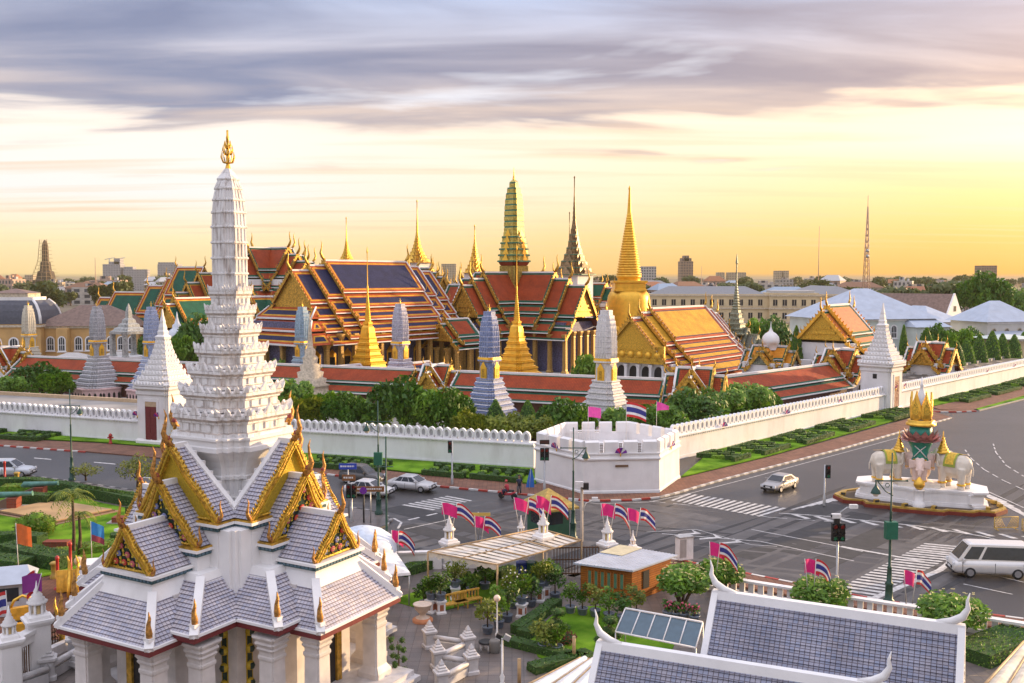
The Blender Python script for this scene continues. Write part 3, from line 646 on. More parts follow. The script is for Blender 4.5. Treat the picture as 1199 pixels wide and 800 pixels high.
# ---------------------------------------------------------------- temple roofs
U = Vector((.616, .788, 0)); V = Vector((.788, -.616, 0)); UANG = atan2(U.y, U.x)
FIN_CACHE = {}
def finial(parent, p, out, h, m=None):
    m = m or GOLD_D; key = (round(h, 2), m.name)
    if key not in FIN_CACHE:
        mb = MB(); chofa(mb, (0, 0, 0), (1, 0), h, m, h*.065); o = FIN_CACHE[key] = mb.build('roof_finial', parent)
    else: o = part_copy(FIN_CACHE[key], parent)
    o.location = p; o.rotation_euler.z = atan2(out[1], out[0]); return o
def thai_roof(t, sections, tiers, bord, centre, trim=WHITE, barge=None, ped=None, fin=2.2, ends=(1, 1), hip=None, M=None, fh=1.1, pedz=None, bw=.17, finials=True):
    """roof of nested sections along x; tiers = [((y0,z0),(y1,z1)),...] from the ridge down"""
    barge = barge or GOLD_D; ped = ped or GOLD_D; M = M or Matrix.Identity(4)
    mr, mt = MB(), MB(); mr.M = mt.M = M; peds = []
    fins = []
    ridge = tiers[0][0][1]
    xs0 = [s_[0] for s_ in sections]; xs1 = [s_[1] for s_ in sections]
    for si, (x0, x1, zo) in enumerate(sections):
        for s_ in (1, -1):
            for ti, ((y0, z0), (y1, z1)) in enumerate(tiers):
                a, b, c, d = (x0, s_*y1, z1+zo), (x1, s_*y1, z1+zo), (x1, s_*y0, z0+zo), (x0, s_*y0, z0+zo)
                if s_ > 0: a, b, c, d = b, a, d, c
                mr.panel(a, b, c, d, bord, centre)
                lo = [Vector(k)-Vector((0, 0, .14)) for k in (a, b, c, d)]
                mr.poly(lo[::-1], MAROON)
                mt.poly([lo[0], lo[1], b, a], trim)                      # white eave line
                o = Vector((0, -s_ if False else s_*.05, 0))
                a2, b2 = Vector(a)+o, Vector(b)+o
                mt.poly([a2-Vector((0, 0, .13)), b2-Vector((0, 0, .13)), b2+Vector((0, 0, .05)), a2+Vector((0, 0, .05))], trim); mt.poly([a2+Vector((0, 0, .05)), b2+Vector((0, 0, .05)), Vector(b)+Vector((0, 0, .05)), Vector(a)+Vector((0, 0, .05))], trim)
        mt.box(x0-.05, -.16, ridge+zo-.1, x1+.05, .16, ridge+zo+.22, trim)
        for e, xe in ((-1, x0), (1, x1)):
            outer = (e < 0 and xe == min(xs0)) or (e > 0 and xe == max(xs1))
            covered = any((e < 0 and sec[0] < xe and sec[2] >= zo) or (e > 0 and sec[1] > xe and sec[2] >= zo) for sec in sections)
            if covered: continue
            mp = MB(); mp.M = M; peds.append(mp)
            prof = []
            for (y0, z0), (y1, z1) in tiers: prof += [(y0, z0+zo), (y1, z1+zo)]
            nt_ = len(prof) if pedz is None else max(2, min(len(prof), pedz*2))
            P = [(xe-e*.35, y, z-.05) for y, z in prof[:nt_]]; zb = prof[nt_-1][1]
            P = P+[(xe-e*.35, -y, z-.05) for y, z in prof[:nt_][::-1]]
            if e > 0: P = P[::-1]
            mp.poly(P, ped)
            if outer:
                yb = prof[nt_-1][0]; x_ = xe-e*.30
                for k in range(3):                                      # carved bands on the pediment
                    f = .75-.2*k; mp.box(min(x_-e*.1, x_+e*.12)-.001*k, -yb*f, zb+.1+k*.9, max(x_-e*.1, x_+e*.12)+.001*k, yb*f, zb+.45+k*.9, ped)
            for s_ in (1, -1):
                for ti, ((y0, z0), (y1, z1)) in enumerate(tiers):
                    p, q = Vector((xe, s_*y0, z0+zo)), Vector((xe, s_*y1, z1+zo)); n = (q-p).normalized(); up = Vector((1, 0, 0)).cross(n); up = up if up.z > 0 else -up
                    w = Vector((e*bw, 0, 0)); h1 = up*.19; h0 = -up*.28
                    A = [p+h0, q+h0, q+h1, p+h1]; B = [k+w for k in A]
                    i = mt.add(A+B)
                    for k in range(4):
                        k2 = (k+1) % 4; mt.face([i+k, i+k2, i+4+k2, i+4+k], barge if e < 0 or k == 0 else trim)
                    mt.face([i+4, i+5, i+6, i+7], barge); mt.face([i+3, i+2, i+1, i], trim)
                    if (q-p).length > 1.2 and (outer or e < 0):                   # naga teeth on the bargeboard edge
                        nn = int((q-p).length/.7)
                        for k in range(nn):
                            c = p.lerp(q, (k+.5)/nn)+h1+w*.5; mt.poly([c-n*.2+w*.3, c+n*.2+w*.3, c+up*.45-n*.1+w*.3], barge); mt.poly([c+up*.45-n*.1+w*.3, c+n*.2+w*.3, c-n*.2+w*.3], barge)
                    if finials: fins.append((Vector((xe+e*.2, s_*(y1+.05), z1+zo+.25)), (0, s_), fh))
            if finials: fins.append((Vector((xe+e*.1, 0, ridge+zo+.15)), (e, 0), fin))
    ro = mr.build('roof', t); mt.build('roof_trim', ro)
    for mp in peds: mp.build('pediment', t)
    R = M.to_3x3()
    for p, out, h in fins:
        q = M @ p; o2 = R @ Vector((out[0], out[1], 0)); finial(ro, q, (o2.x, o2.y), h)
    return ro
COLC = {}
def column(parent, x, y, z0, h, r, m=None, cap=None):
    m = m or GOLD_S; key = (round(h, 2), round(r, 2), m.name)
    if key not in COLC:
        mb = MB(); P = redent(1, .2)
        mb.lathe([(r*1.5, 0), (r*1.5, h*.03), (r*1.1, h*.06), (r, h*.1), (r*.88, h*.84), (r*1.0, h*.86), (r*.9, h*.88), (r*1.4, h*.97), (r*1.4, h)], m, plan=P); o = COLC[key] = mb.build('column', parent)
    else: o = part_copy(COLC[key], parent)
    o.location = (x, y, z0); o.rotation_euler.z = 0; return o
def roof_mats(red): pass
B_UBO = [(.50, VERM_TILE), (.30, YELLOW_TILE), (.14, VERM_TILE)]
B_RG = [(.55, GREEN_TILE)]
B_GR = [(.45, VERM_TILE), (.28, YELLOW_TILE)]
BLUE_MOS = mat('blue_mosaic', (.10, .10, .20), .4, .1, var=.6, vscale=5)
GOLD_COL = mat('gilt_column', (.48, .30, .09), .45, .35, var=.35, vscale=6)
def window_part(t, x, y, z, w, h, axis, sgn):
    m = MB(); d = .12
    if axis == 'y':
        m.box(x-w/2-.25, min(y, y+sgn*d), z-.2, x+w/2+.25, max(y, y+sgn*d), z+h+.4, GOLD_S); m.box(x-w/2, min(y+sgn*d*.2, y+sgn*d*1.2), z, x+w/2, max(y+sgn*d*.2, y+sgn*d*1.2), z+h, DARK)
        i = m.add([(x-w/2-.35, y+sgn*d*1.1, z+h+.4), (x+w/2+.35, y+sgn*d*1.1, z+h+.4), (x, y+sgn*d*1.1, z+h+1.4)]); m.face([i, i+1, i+2], GOLD_S); m.face([i+2, i+1, i], GOLD_S)
    return m.build('window', t)
# --- ordination hall (blue roof)
UB = Vector((-33.4, 175, 0))
t = thing('ordination_hall', 'large temple hall with dark blue tiled roof edged in orange and red', 'temple', UB, UANG)
tiersU = [((0, 23.0), (5.0, 17.4)), ((4.8, 17.1), (7.0, 14.8)), ((6.85, 14.45), (8.8, 12.7)), ((8.65, 12.35), (10.6, 10.6))]
secU = [(0, 20.7, 0), (-3.6, 24, -.9), (-7.5, 27.5, -1.8)]
ro = thai_roof(t, secU, tiersU, B_UBO, NAVY_TILE, fin=3.4, fh=1.2, pedz=2, ped=GOLD_D)
m = MB()
for k, (xi, yi, zi, xo, yo, zo) in enumerate([(-7.3, 6.2, 14.9, -9.3, 7.3, 13.1), (-9.1, 7.2, 12.7, -10.9, 8.9, 11.1), (-10.7, 8.8, 10.75, -12.4, 10.6, 8.9)]):
    m.panel((xo, yo, zo), (xo, -yo, zo), (xi, -yi, zi), (xi, yi, zi), B_UBO[:2], NAVY_TILE)
    for s_ in (1, -1):
        q = [(-7.6, s_*yo, zo), (xo, s_*yo, zo), (xi, s_*yi, zi), (-7.6, s_*yi, zi)]; q = q if s_ < 0 else [q[1], q[0], q[3], q[2]]
        if s_ < 0: q = [q[1], q[0], q[3], q[2]]
        q = q[::-1]; m.panel(q[2], q[3], q[0], q[1], B_UBO[:2], NAVY_TILE)
        m.tube([(xo, s_*yo, zo+.12), (xi, s_*yi, zi+.15)], .16, WHITE, 4)
    m.box(xo-.06, -yo, zo-.25, xo+.05, yo, zo+.06, WHITE)
m.build('porch_roof', t)
m = MB(); m.box(-10.5, -6.6, 1.5, 26, 6.6, 12.5, BLUE_MOS); m.build('wall', t)
m = MB(); m.box(-13, -11.2, 0, 29, 11.2, .9, MARBLE); m.box(-12.3, -10.4, .9, 28.3, 10.4, 1.5, MARBLE); m.build('base', t)
for k in range(13):
    for s_ in (-1, 1): column(t, -11.2+k*3.15, s_*9.6, 1.5, 9.0 if k > 1 else 7.4, .42, GOLD_COL)
for y in (-6, -2.2, 2.2, 6): column(t, -11.2, y, 1.5, 7.4, .42, GOLD_COL)
for k in range(10):
    for s_ in (-1, 1): window_part(t, -7.8+k*3.5, s_*6.6, 3.2, 1.3, 3.2, 'y', s_)
# --- royal pantheon (cross plan, red and green roof, tall prang)
PC = Vector((.4, 205, 0))
t = thing('royal_pantheon', 'cross-plan temple with red roofs bordered in green around a tall gold and green prang', 'temple', PC, UANG)
tp = [((0, 21.0), (3.9, 14.9)), ((3.75, 14.5), (5.2, 12.9)), ((5.05, 12.5), (7.2, 10.5))]
R90 = Matrix.Rotation(pi/2, 4, 'Z')
thai_roof(t, [(-10, 10, 0), (-13.5, 13.5, -1.3), (-16.5, 16.5, -2.6)], tp, B_RG, RED_TILE, fin=3.6, fh=1.1, pedz=1, ped=GOLD_D)
thai_roof(t, [(-10.5, 10.5, 0), (-14, 14, -1.3), (-18, 18, -2.6)], tp, B_RG, RED_TILE, fin=3.6, fh=1.1, pedz=1, ped=GOLD_D, M=R90)
m = MB(); m.box(-15.5, -4.8, 1.5, 15.5, 4.8, 11.2, BLUE_MOS); m.box(-4.85, -16.5, 1.5, 4.85, 16.5, 11.21, BLUE_MOS); m.build('wall', t)
m = MB()
for s_ in (1,): m.box(-18, -8, 0, 18, 8, 1.4, MARBLE); m.box(-8.02, -20, 0, 8.02, 20, 1.41, MARBLE)
m.build('base', t)
for q in range(2):
    for e in (-1, 1):
        for k in range(4):
            for s_ in (-1, 1):
                x, y = e*(6.6+k*3.1), s_*6.3
                if q: x, y = -y, e*(6.6+k*3.6)
                column(t, x, y, 1.45, 9.2 if k < 2 else 7.5, .40, GOLD_COL)
        for y in (-3.5, -1.2, 1.2, 3.5):
            x = e*15.9
            if q: column(t, -y, e*17.4, 1.45, 8, .38, GOLD_COL)
            else: column(t, x, y, 1.45, 8, .38, GOLD_COL)
m = MB(); P3 = redent(3, .11)
GG = mat('green_gold_mosaic', (.56, .44, .10), .45, .3, var=.4, vscale=3.0, bump=.4, bscale=6); GGD = mat('green_mosaic', (.05, .20, .13), .45, .1, var=.5, vscale=3)
m.lathe([(2.15, 12), (2.15, 22.4), (2.4, 22.6), (2.7, 23.2)], VERM_TILE, plan=P3)
for k in range(12):
    a = k/12; 
    for c, s2 in ((1, 0), (0, 1), (-1, 0), (0, -1)):
        u = -1.9+a*4.15; m.M = Matrix.Identity(4); m.M = Matrix(((c, -s2, 0, 0), (s2, c, 0, 0), (0, 0, 1, 0), (0, 0, 0, 1))); m.box(2.1, u-.08, 13, 2.26, u+.08, 22.4, GG)
m.M = Matrix.Identity(4); m.build('prang_neck', t)
m = MB(); z = 23.2
prof = []
for k, r in enumerate((2.75, 2.62, 2.45, 2.25, 2.0)):
    prof += [(r*1.06, z, GGD), (r*1.06, z+.3, GG), (r*.92, z+.45, GG), (r*.90, z+1.15, GG)]; z += 1.25
rr = [1.74, 1.73, 1.71, 1.68, 1.63, 1.55, 1.42, 1.2, .8]
for k, r in enumerate(rr): prof += [(r, z, GG), (r, z+.8, GGD), (r*.95, z+.86, GGD), (r*.95, z+1.1, GG)]; z += 1.14
prof += [(.25, z+.5, GOLD), (.12, z+1.5, GOLD), (.03, z+3.0, GOLD)]
m.lathe(prof, GG, plan=P3); 
for c, s2 in ((1, 0), (0, 1), (-1, 0), (0, -1)):
    for k in range(5):
        m.M = Matrix(((c, -s2, 0, 0), (s2, c, 0, 0), (0, 0, 1, 0), (0, 0, 0, 1))); zz = 23.5+k*1.25; r = (2.75, 2.62, 2.45, 2.25, 2.0)[k]
        m.poly([(r*1.08, -.8, zz), (r*1.08, .8, zz), (r*1.0, 0, zz+1.5)], GOLD_S)
m.M = Matrix.Identity(4); m.build('prang', t)
# entrance porch on the near left arm
Mp = Matrix.Translation((-22, 0, 0))
t2 = thing('temple_porch', 'small gilded porch with red and green roof in front of the red roofed temple', 'porch', AT(525, 184), UANG); t2.scale = (1.35, 1.3, .95)
thai_roof(t2, [(-1.8, 4, 0), (-.6, 4, .9)][::-1], [((0, 11.9), (2.4, 8.6)), ((2.3, 8.35), (3.6, 7.2))], B_RG, RED_TILE, fin=1.8, fh=.7, ped=GOLD_D, pedz=1)
for x in (-1.4, 1.2, 3.8):
    for y in (-2.9, -1.0, 1.0, 2.9): column(t2, x, y, 1.2, 6.1, .26, GOLD_COL)
m = MB(); m.box(-2.5, -3.8, 0, 5, 3.8, 1.2, MARBLE); m.build('base', t2)
# --- gold chedis
def square_chedi(label, px, d, zt, grp):
    p = AT(px, d); t = thing('gilded_chedi', label, 'stupa', p, UANG, grp); P = redent(3, .10)
    m = MB(); prof = [(4.3, 0), (4.3, 1.6), (4.1, 1.7), (4.1, 2.6)]; m.lathe(prof, GOLD_S, plan=P, cap1=True); m.build('base', t)
    m = MB(); prof = []; z = 2.6; r = 3.75
    for k in range(7):
        h = 1.05; prof += [(r*1.03, z), (r*1.06, z+.18), (r*.95, z+.3), (r*.90, z+h*.72), (r*.98, z+h*.82), (r*.98, z+h)]; z += h; r *= .835
    prof += [(r*1.0, z), (r*.95, z+.8), (r*.8, z+1.7), (r*.5, z+2.1), (r*.62, z+2.2), (r*.62, z+2.6)]; z += 2.6; m.lathe(prof, GOLD_S, plan=P); m.build('body', t)
    m = MB(); prof = []; r0 = .52
    for k in range(14):
        f = k/14; rr = r0*(1-f)+.13*f; prof += [(rr, z), (rr*1.12, z+.16), (rr*.85, z+.3)]; z += .33
    prof += [(.13, z), (.15, z+1.2), (.07, z+1.5), (.06, zt-1.2), (.14, zt-1.0), (.02, zt)]; m.lathe(prof, GOLD_S, n=12); m.build('spire', t)
square_chedi('gilded stepped stupa standing in front of the dark blue roof', 430.5, 165, 25.2, 'gilded stepped stupas')
square_chedi('gilded stepped stupa standing in front of the red and green roof', 605, 168, 25.8, 'gilded stepped stupas')
p = AT(736, 215); t = thing('golden_chedi', 'great round golden bell-shaped stupa with a ringed needle spire', 'stupa', p)
m = MB(); m.lathe([(7.5, 0), (7.5, 3), (6.9, 3.2), (6.9, 5), (6.3, 5.2), (6.3, 6.5), (5.8, 6.8), (6.0, 7.4), (5.5, 7.7), (5.7, 8.3), (5.2, 8.6), (5.4, 9.2), (5.0, 9.5)], GOLD_S, n=40); m.build('base', t)
m = MB(); m.lathe([(5.0, 9.5), (4.85, 11), (4.75, 13), (4.65, 15), (4.5, 16), (4.1, 16.8), (3.4, 17.2)], GOLD_S, n=40); m.build('bell', t)
m = MB(); m.lathe([(3.55, 17.0), (3.55, 17.4), (3.3, 17.6), (3.3, 18.7), (3.7, 18.9), (3.7, 19.3)], GOLD_S, plan=redent(1, .1)); m.lathe([(2.5, 19.3), (2.5, 19.9), (2.75, 20.0), (2.75, 20.5)], GOLD_S, n=24); m.build('harmika', t)
m = MB(); prof = []; z = 20.5
for k in range(24):
    f = k/24; r = 2.75*(1-f)+.5*f; prof += [(r*.88, z), (r, z+.12), (r, z+.38), (r*.88, z+.5)]; z += .55
prof += [(.5, z), (.36, z+2), (.16, z+5.2), (.28, z+5.5), (.05, z+6.2)]; m.lathe(prof, GOLD_S, n=24); m.build('spire', t)
# --- yellow roofed hall on the right
VO = Vector((19.9, 165, 0))
t = thing('assembly_hall', 'temple hall with bright yellow tiled roof framed in red and a carved gold gable', 'temple', VO, UANG)
tv = [((0, 14.6), (5.0, 9.3)), ((4.85, 9.0), (6.7, 7.5)), ((6.55, 7.2), (8.4, 5.8)), ((8.25, 5.5), (10.6, 3.8))]
B_Y = [(.55, VERM_TILE), (.22, NAVY_TILE)]
thai_roof(t, [(6.5, 27, 0), (3.3, 29.5, -.7), (0, 32, -1.5)], tv, B_Y, YELLOW_TILE, fin=2.6, fh=1.0, pedz=2, ped=GOLD_FINE)
m = MB(); m.box(1.2, -7.2, .5, 31, 7.2, 5.6, WHITE); m.build('wall', t)
m = MB(); m.box(-.5, -9, 0, 33, 9, .8, MARBLE); m.build('base', t)
m = MB(); m.box(.3, -6.3, 5.6, .75, 6.3, 8.6, GOLD_FINE)
for k in range(7): m.ball((.25, -5.1+k*1.7, 7.1), .62, GOLD_S, 8, 5)
m.build('gilt_frieze', t)
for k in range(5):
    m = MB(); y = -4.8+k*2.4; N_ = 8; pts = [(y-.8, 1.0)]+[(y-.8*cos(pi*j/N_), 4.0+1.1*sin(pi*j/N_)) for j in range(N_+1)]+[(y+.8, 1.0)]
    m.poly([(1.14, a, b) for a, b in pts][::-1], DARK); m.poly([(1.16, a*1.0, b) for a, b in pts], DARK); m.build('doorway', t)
for k in range(6): column(t, .7, -6+k*2.4, .8, 4.6, .28, WHITE)
# --- red roofed hall far right
RO_ = Vector((52, 165, 0))
t = thing('prayer_hall', 'temple hall on the right with orange-red and green roof, gold gable and white wall', 'temple', RO_, UANG)
tr = [((0, 15.2), (4.3, 10.4)), ((4.2, 10.1), (5.7, 8.7)), ((5.55, 8.4), (7.4, 7.0))]
thai_roof(t, [(2.5, 13.2, 0), (0, 15.5, -.9)], tr, [(.5, GREEN_TILE), (.08, YELLOW_TILE)], mat('rust_tile', (.55, .16, .04), .45, var=.25, vscale=2), fin=2.4, fh=1.0, pedz=1, ped=GOLD_FINE, barge=GOLD)
m = MB(); m.box(.8, -5.2, 0, 15, 5.2, 9, WHITE); m.build('wall', t)
m = MB(); m.box(-2.5, -6.8, 0, -1.2, 6.8, 6.2, WHITE); m.build('forecourt_wall', t)
for k in range(4):
    for s_ in (-1, 1): window_part(t, 3+k*3.2, s_*5.2, 2.5, 1.0, 2.6, 'y', s_)
# --- galleries
def gallery(a, b, label, rid=6.5):
    d = b-a; L_ = d.length; t = thing('temple_gallery', label, 'gallery', (a.x, a.y, 0), atan2(d.y, d.x))
    thai_roof(t, [(0, L_, 0)], [((0, rid), (2.7, rid-1.9)), ((2.6, rid-2.2), (4.2, rid-3.3))], [(.38, GREEN_TILE)], RED_TILE, fin=1.0, fh=.5, ped=WHITE, finials=False)
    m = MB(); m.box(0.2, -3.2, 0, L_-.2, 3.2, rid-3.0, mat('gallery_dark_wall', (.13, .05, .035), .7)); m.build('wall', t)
    m = MB(); m.box(.3, -3.6, 0, L_-.3, 3.6, .5, MARBLE); m.build('base', t)
    return t
def pavilion(p, ang, label, s_=1.0, z0=0, cat='pavilion', grp=None, red=None):
    t = thing('gate_pavilion', label, cat, p, ang, grp); red = red or RED_TILE
    T_ = [((0, 8.6*s_), (2.0*s_, 5.9*s_)), ((1.9*s_, 5.7*s_), (3.2*s_, 4.6*s_))]
    for M_ in (None, R90): thai_roof(t, [(-2.4*s_, 2.4*s_, 0), (-4.0*s_, 4.0*s_, -1.0*s_)], T_, [(.3, GREEN_TILE)], red, fin=1.3*s_, fh=.6*s_, ped=GOLD_D, pedz=1, M=M_, bw=.28)
    m = MB(); m.box(-3.2*s_, -2.3*s_, 0, 3.2*s_, 2.3*s_, 5.2*s_, WHITE); m.box(-2.31*s_, -3.2*s_, 0, 2.31*s_, 3.2*s_, 5.21*s_, WHITE); m.build('wall', t)
    return t
GC = Vector((24, 128, 0)); GD1 = Vector((-.929, .371, 0)); GD2 = Vector((.71, .70, 0))
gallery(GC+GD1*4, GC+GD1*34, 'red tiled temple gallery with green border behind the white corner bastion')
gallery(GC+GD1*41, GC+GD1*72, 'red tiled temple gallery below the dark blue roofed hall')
gallery(GC+GD1*79, GC+GD1*118, 'red tiled temple gallery on the left behind the grey ribbed prang', 6.2)
pavilion(GC+GD1*37.5, atan2(GD1.y, GD1.x), 'small cross-gabled gallery pavilion near the gilded porch', .85, grp='gallery pavilions')
pavilion(GC+GD1*75.5, atan2(GD1.y, GD1.x), 'small cross-gabled gallery pavilion behind the tall white prang', .85, grp='gallery pavilions')
pavilion(GC+GD1*121, atan2(GD1.y, GD1.x), 'small cross-gabled gallery pavilion beside the cream prang on the far left', .9, grp='gallery pavilions')
pavilion(GC, atan2(GD1.y, GD1.x), 'cross-gabled pavilion at the gallery corner in front of the yellow roof', .95, grp='gallery pavilions')
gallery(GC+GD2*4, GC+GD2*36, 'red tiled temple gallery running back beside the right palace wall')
pavilion(GC+GD2*40, atan2(GD2.y, GD2.x), 'cross-gabled pavilion at the far end of the right gallery', 1.0, grp='gallery pavilions')
pavilion(AT(1092, 172), atan2(GD2.y, GD2.x), 'cross-gabled pavilion with red and green roof beyond the right gate tower', 1.0, grp='gallery pavilions')
# small red roof with blue field below the ubosot
t = thing('low_pavilion', 'low blue and red roofed pavilion at the foot of the big dark blue roof', 'pavilion', AT(398, 152), UANG)
thai_roof(t, [(-4, 4, 0)], [((0, 6.2), (2.2, 4.4)), ((2.1, 4.2), (3.4, 3.4))], B_UBO[:1], NAVY_TILE, fin=1.0, fh=.5, ped=GOLD_D)
m = MB(); m.box(-3.6, -2.4, 0, 3.6, 2.4, 4.0, WHITE); m.build('wall', t)
t = thing('low_pavilion', 'low pavilion with dark blue and red roof beside the lavender prang', 'pavilion', AT(487, 156), UANG)
thai_roof(t, [(-3, 3, 0)], [((0, 6.4), (2.2, 4.4)), ((2.1, 4.2), (3.2, 3.4))], B_UBO[:1], NAVY_TILE, fin=1.0, fh=.5, ped=GOLD_D)
m = MB(); m.box(-2.6, -2.4, 0, 2.6, 2.4, 4.0, WHITE); m.build('wall', t)
# --- prangs of the eastern row
def prang(label, px, d, zt, cb, cd_, base=PINK, grp='coloured prangs in a row', zb=0.0):
    t = thing('prang', label, 'prang', AT(px, d), UANG, grp); s_ = zt/16.7
    OCT = [(cos(pi/8+k*pi/4), sin(pi/8+k*pi/4)) for k in range(8)]; P = redent(3, .11)
    m = MB(); m.lathe([(4.2*s_, 0), (4.2*s_, 2.0*s_), (4.4*s_, 2.05*s_), (4.4*s_, 2.25*s_), (3.2*s_, 2.3*s_)], base, plan=OCT)
    for k in range(8):
        a = k*pi/4; m.M = Matrix.Rotation(a, 4, 'Z')
        for j in range(4):
            y = (-1.35+j*.9)*s_; x = 4.2*s_*cos(pi/8)+.01; m.poly([(x, y-.22*s_, .3), (x, y+.22*s_, .3), (x, y+.22*s_, 1.3*s_), (x, y, 1.6*s_), (x, y-.22*s_, 1.3*s_)], DARK)
    m.M = Matrix.Identity(4); m.build('base', t)
    m = MB(); z = 2.25*s_; r = 3.35*s_; prof = []
    for k in range(8):
        h = .66*s_; prof += [(r, z, cb), (r*1.02, z+.14*s_, cd_), (r*.92, z+.22*s_, cb), (r*.91, z+.42*s_, cd_), (r*.97, z+.52*s_, cb), (r*.97, z+h, cb)]; z += h; r *= .89
    m.lathe(prof, cb, plan=P); m.build('stepped_base', t)
    m = MB(); w = 1.0*s_; m.lathe([(w, z), (w, z+2.0*s_, GOLD_S), (w*1.25, z+2.1*s_, cb), (w*1.25, z+2.3*s_, GOLD_S), (w*1.2, z+2.6*s_)], cb, plan=P)
    for k in range(8):
        a = k*pi/4; m.M = Matrix.Rotation(a, 4, 'Z'); m.box(w*.95, -.05, z, w*1.03, .05, z+2*s_, cd_)
    m.M = Matrix.Identity(4); m.build('niche_block', t)
    mb = MB(); mb.box(w*.9, -.42*s_, z, w*1.25, .42*s_, z+1.35*s_, GOLD_S); i = mb.add([(w*1.25, -.5*s_, z+1.35*s_), (w*1.25, .5*s_, z+1.35*s_), (w*1.2, 0, z+2.1*s_)]); mb.face([i, i+1, i+2], GOLD_S)
    mb.box(w*1.2, -.22*s_, z+.15, w*1.27, .22*s_, z+1.15*s_, GOLD_D); n0 = mb.build('niche', t)
    for k in range(1, 4): part_copy(n0, t, rotz=k*pi/2)
    z += 2.6*s_; m = MB(); prof = []; rb_ = []; H_ = (zt-.9)-z; nb = 9
    for k in range(nb):
        f = k/nb; r = 1.1*s_*sqrt(max(.02, 1-(max(0, f-.1)/.93)**2.6)); h = H_/nb
        prof += [(r*1.02, z, cd_), (r*1.02, z+h*.10, cb), (r*.97, z+h*.14, cb), (r*.965, z+h*.97, cb)]; rb_.append((r, z)); z += h
    prof += [(.12, z)]; m.lathe(prof, cb, plan=P)
    for k in range(4):                                            # vertical ribs on the four faces
        m.M = Matrix.Rotation(k*pi/2, 4, 'Z')
        for u in (-.5, -.17, .17, .5): m.tube([(r_*1.0, u*r_, z_) for r_, z_ in rb_], .085*s_, cb, 4)
    m.M = Matrix.Identity(4); m.build('tower', t)
    m = MB(); m.lathe([(.1, z-.1), (.12, z+.2), (.05, z+.4), (.03, z+.9)], GOLD, n=6); m.tube([(-.25, 0, z+.45), (.25, 0, z+.45)], .04, GOLD, 4); m.tube([(0, -.25, z+.45), (0, .25, z+.45)], .04, GOLD, 4); m.build('finial', t)
def pmat(n, c, v=.35): return mat(n, c, .5, var=v, vscale=5, bump=.3, bscale=9)
WHT_P = pmat('white_porcelain', (.68, .66, .66), .15); 
prang('white ribbed prang with pink base right behind the corner bastion', 710, 118, 17.0, WHT_P, pmat('pale_grey_porcelain', (.42, .41, .42)))
prang('deep blue and white prang in front of the red and green temple', 573, 122, 16.7, pmat('blue_porcelain', (.24, .29, .48)), WHT_P)
prang('lavender prang to the right of the dark blue roofed hall', 468.5, 150, 16.9, pmat('lavender_porcelain', (.46, .45, .54)), WHT_P)
prang('light blue prang in front of the left gable of the dark blue roofed hall', 354, 158, 16.2, pmat('sky_blue_porcelain', (.32, .44, .54)), pmat('teal_porcelain', (.20, .34, .40)))
prang('small blue prang left of the tall white shrine spire', 177, 158, 16.2, pmat('cobalt_porcelain', (.33, .39, .56)), WHT_P)
prang('grey ribbed prang with pink arcaded base left of the white gate tower', 113.5, 160, 16.2, pmat('grey_porcelain', (.40, .40, .43)), WHT_P)
prang('cream and white prang at the far left in front of the ochre building', 33, 183, 15.7, pmat('cream_porcelain', (.62, .58, .48), .15), pmat('sand_porcelain', (.40, .36, .27)))
# ringed stone chedi in front of the light blue prang and the white bell chedi at left
def ringed(name, label, px, d, prof, m_, n=20, cat='stupa', grp=None):
    mb = MB(); mb.lathe(prof, m_, n=n); o = mb.build(name); o.location = AT(px, d); return tag(o, label, cat, grp)
CREAMS = mat('cream_stucco', (.52, .44, .33), .7, var=.3, vscale=3)
ringed('ringed_stupa', 'small cream ringed stupa between the light blue prang and the gilded stupa', 362.5, 143, [(3.0, 0), (3.0, 3.0), (2.6, 3.1), (2.6, 4.2), (2.8, 4.3), (2.2, 4.5), (2.35, 5.2), (1.8, 5.4), (1.95, 6.2), (1.4, 6.4), (1.55, 7.2), (1.0, 7.5), (1.15, 8.3), (.75, 8.7), (.8, 9.4), (.45, 9.8), (.35, 11), (.12, 13.5), (.02, 15)], CREAMS)
ringed('bell_stupa', 'small white bell-shaped stupa behind the stepped spire of the left gate tower', 207, 190, [(3.4, 0), (3.4, 5.4), (3.0, 5.6), (3.2, 6.6), (2.5, 7.0), (2.3, 8.0), (1.9, 9.2), (1.2, 10), (.9, 10.2), (.9, 10.8), (.5, 11.1), (.2, 12.2), (.03, 13.4)], mat('blue_white_stucco', (.62, .66, .72), .6))
# open grey mondop pavilion
t = thing('open_mondop', 'grey open arched belfry pavilion with small spire beside the small blue prang', 'belfry', AT(150.5, 175), UANG)
GS = mat('grey_mosaic', (.36, .37, .36), .6, var=.4, vscale=4, bump=.5, bscale=8)
m = MB(); m.box(-2.6, -2.6, 0, 2.6, 2.6, 6.0, WHITE); m.build('base', t)
c0 = None
for x in (-2.0, 2.0):
    for y in (-2.0, 2.0):
        if c0 is None: m = MB(); m.lathe([(.55, 0), (.42, .3), (.36, 3.6), (.5, 4.2)], GS, plan=redent(1, .2)); c0 = m.build('column', t); o = c0
        else: o = part_copy(c0, t)
        o.location = (x, y, 6.0)
m = MB(); m.lathe([(2.6, 10.0), (2.6, 10.5), (2.2, 10.6), (2.0, 11.0), (1.5, 11.2), (1.4, 11.7), (1.0, 11.9), (.9, 12.5), (.5, 12.8), (.45, 14.0), (.3, 14.6), (.05, 15.4)], GS, plan=redent(2, .14), cap0=True); m.build('spire_roof', t)
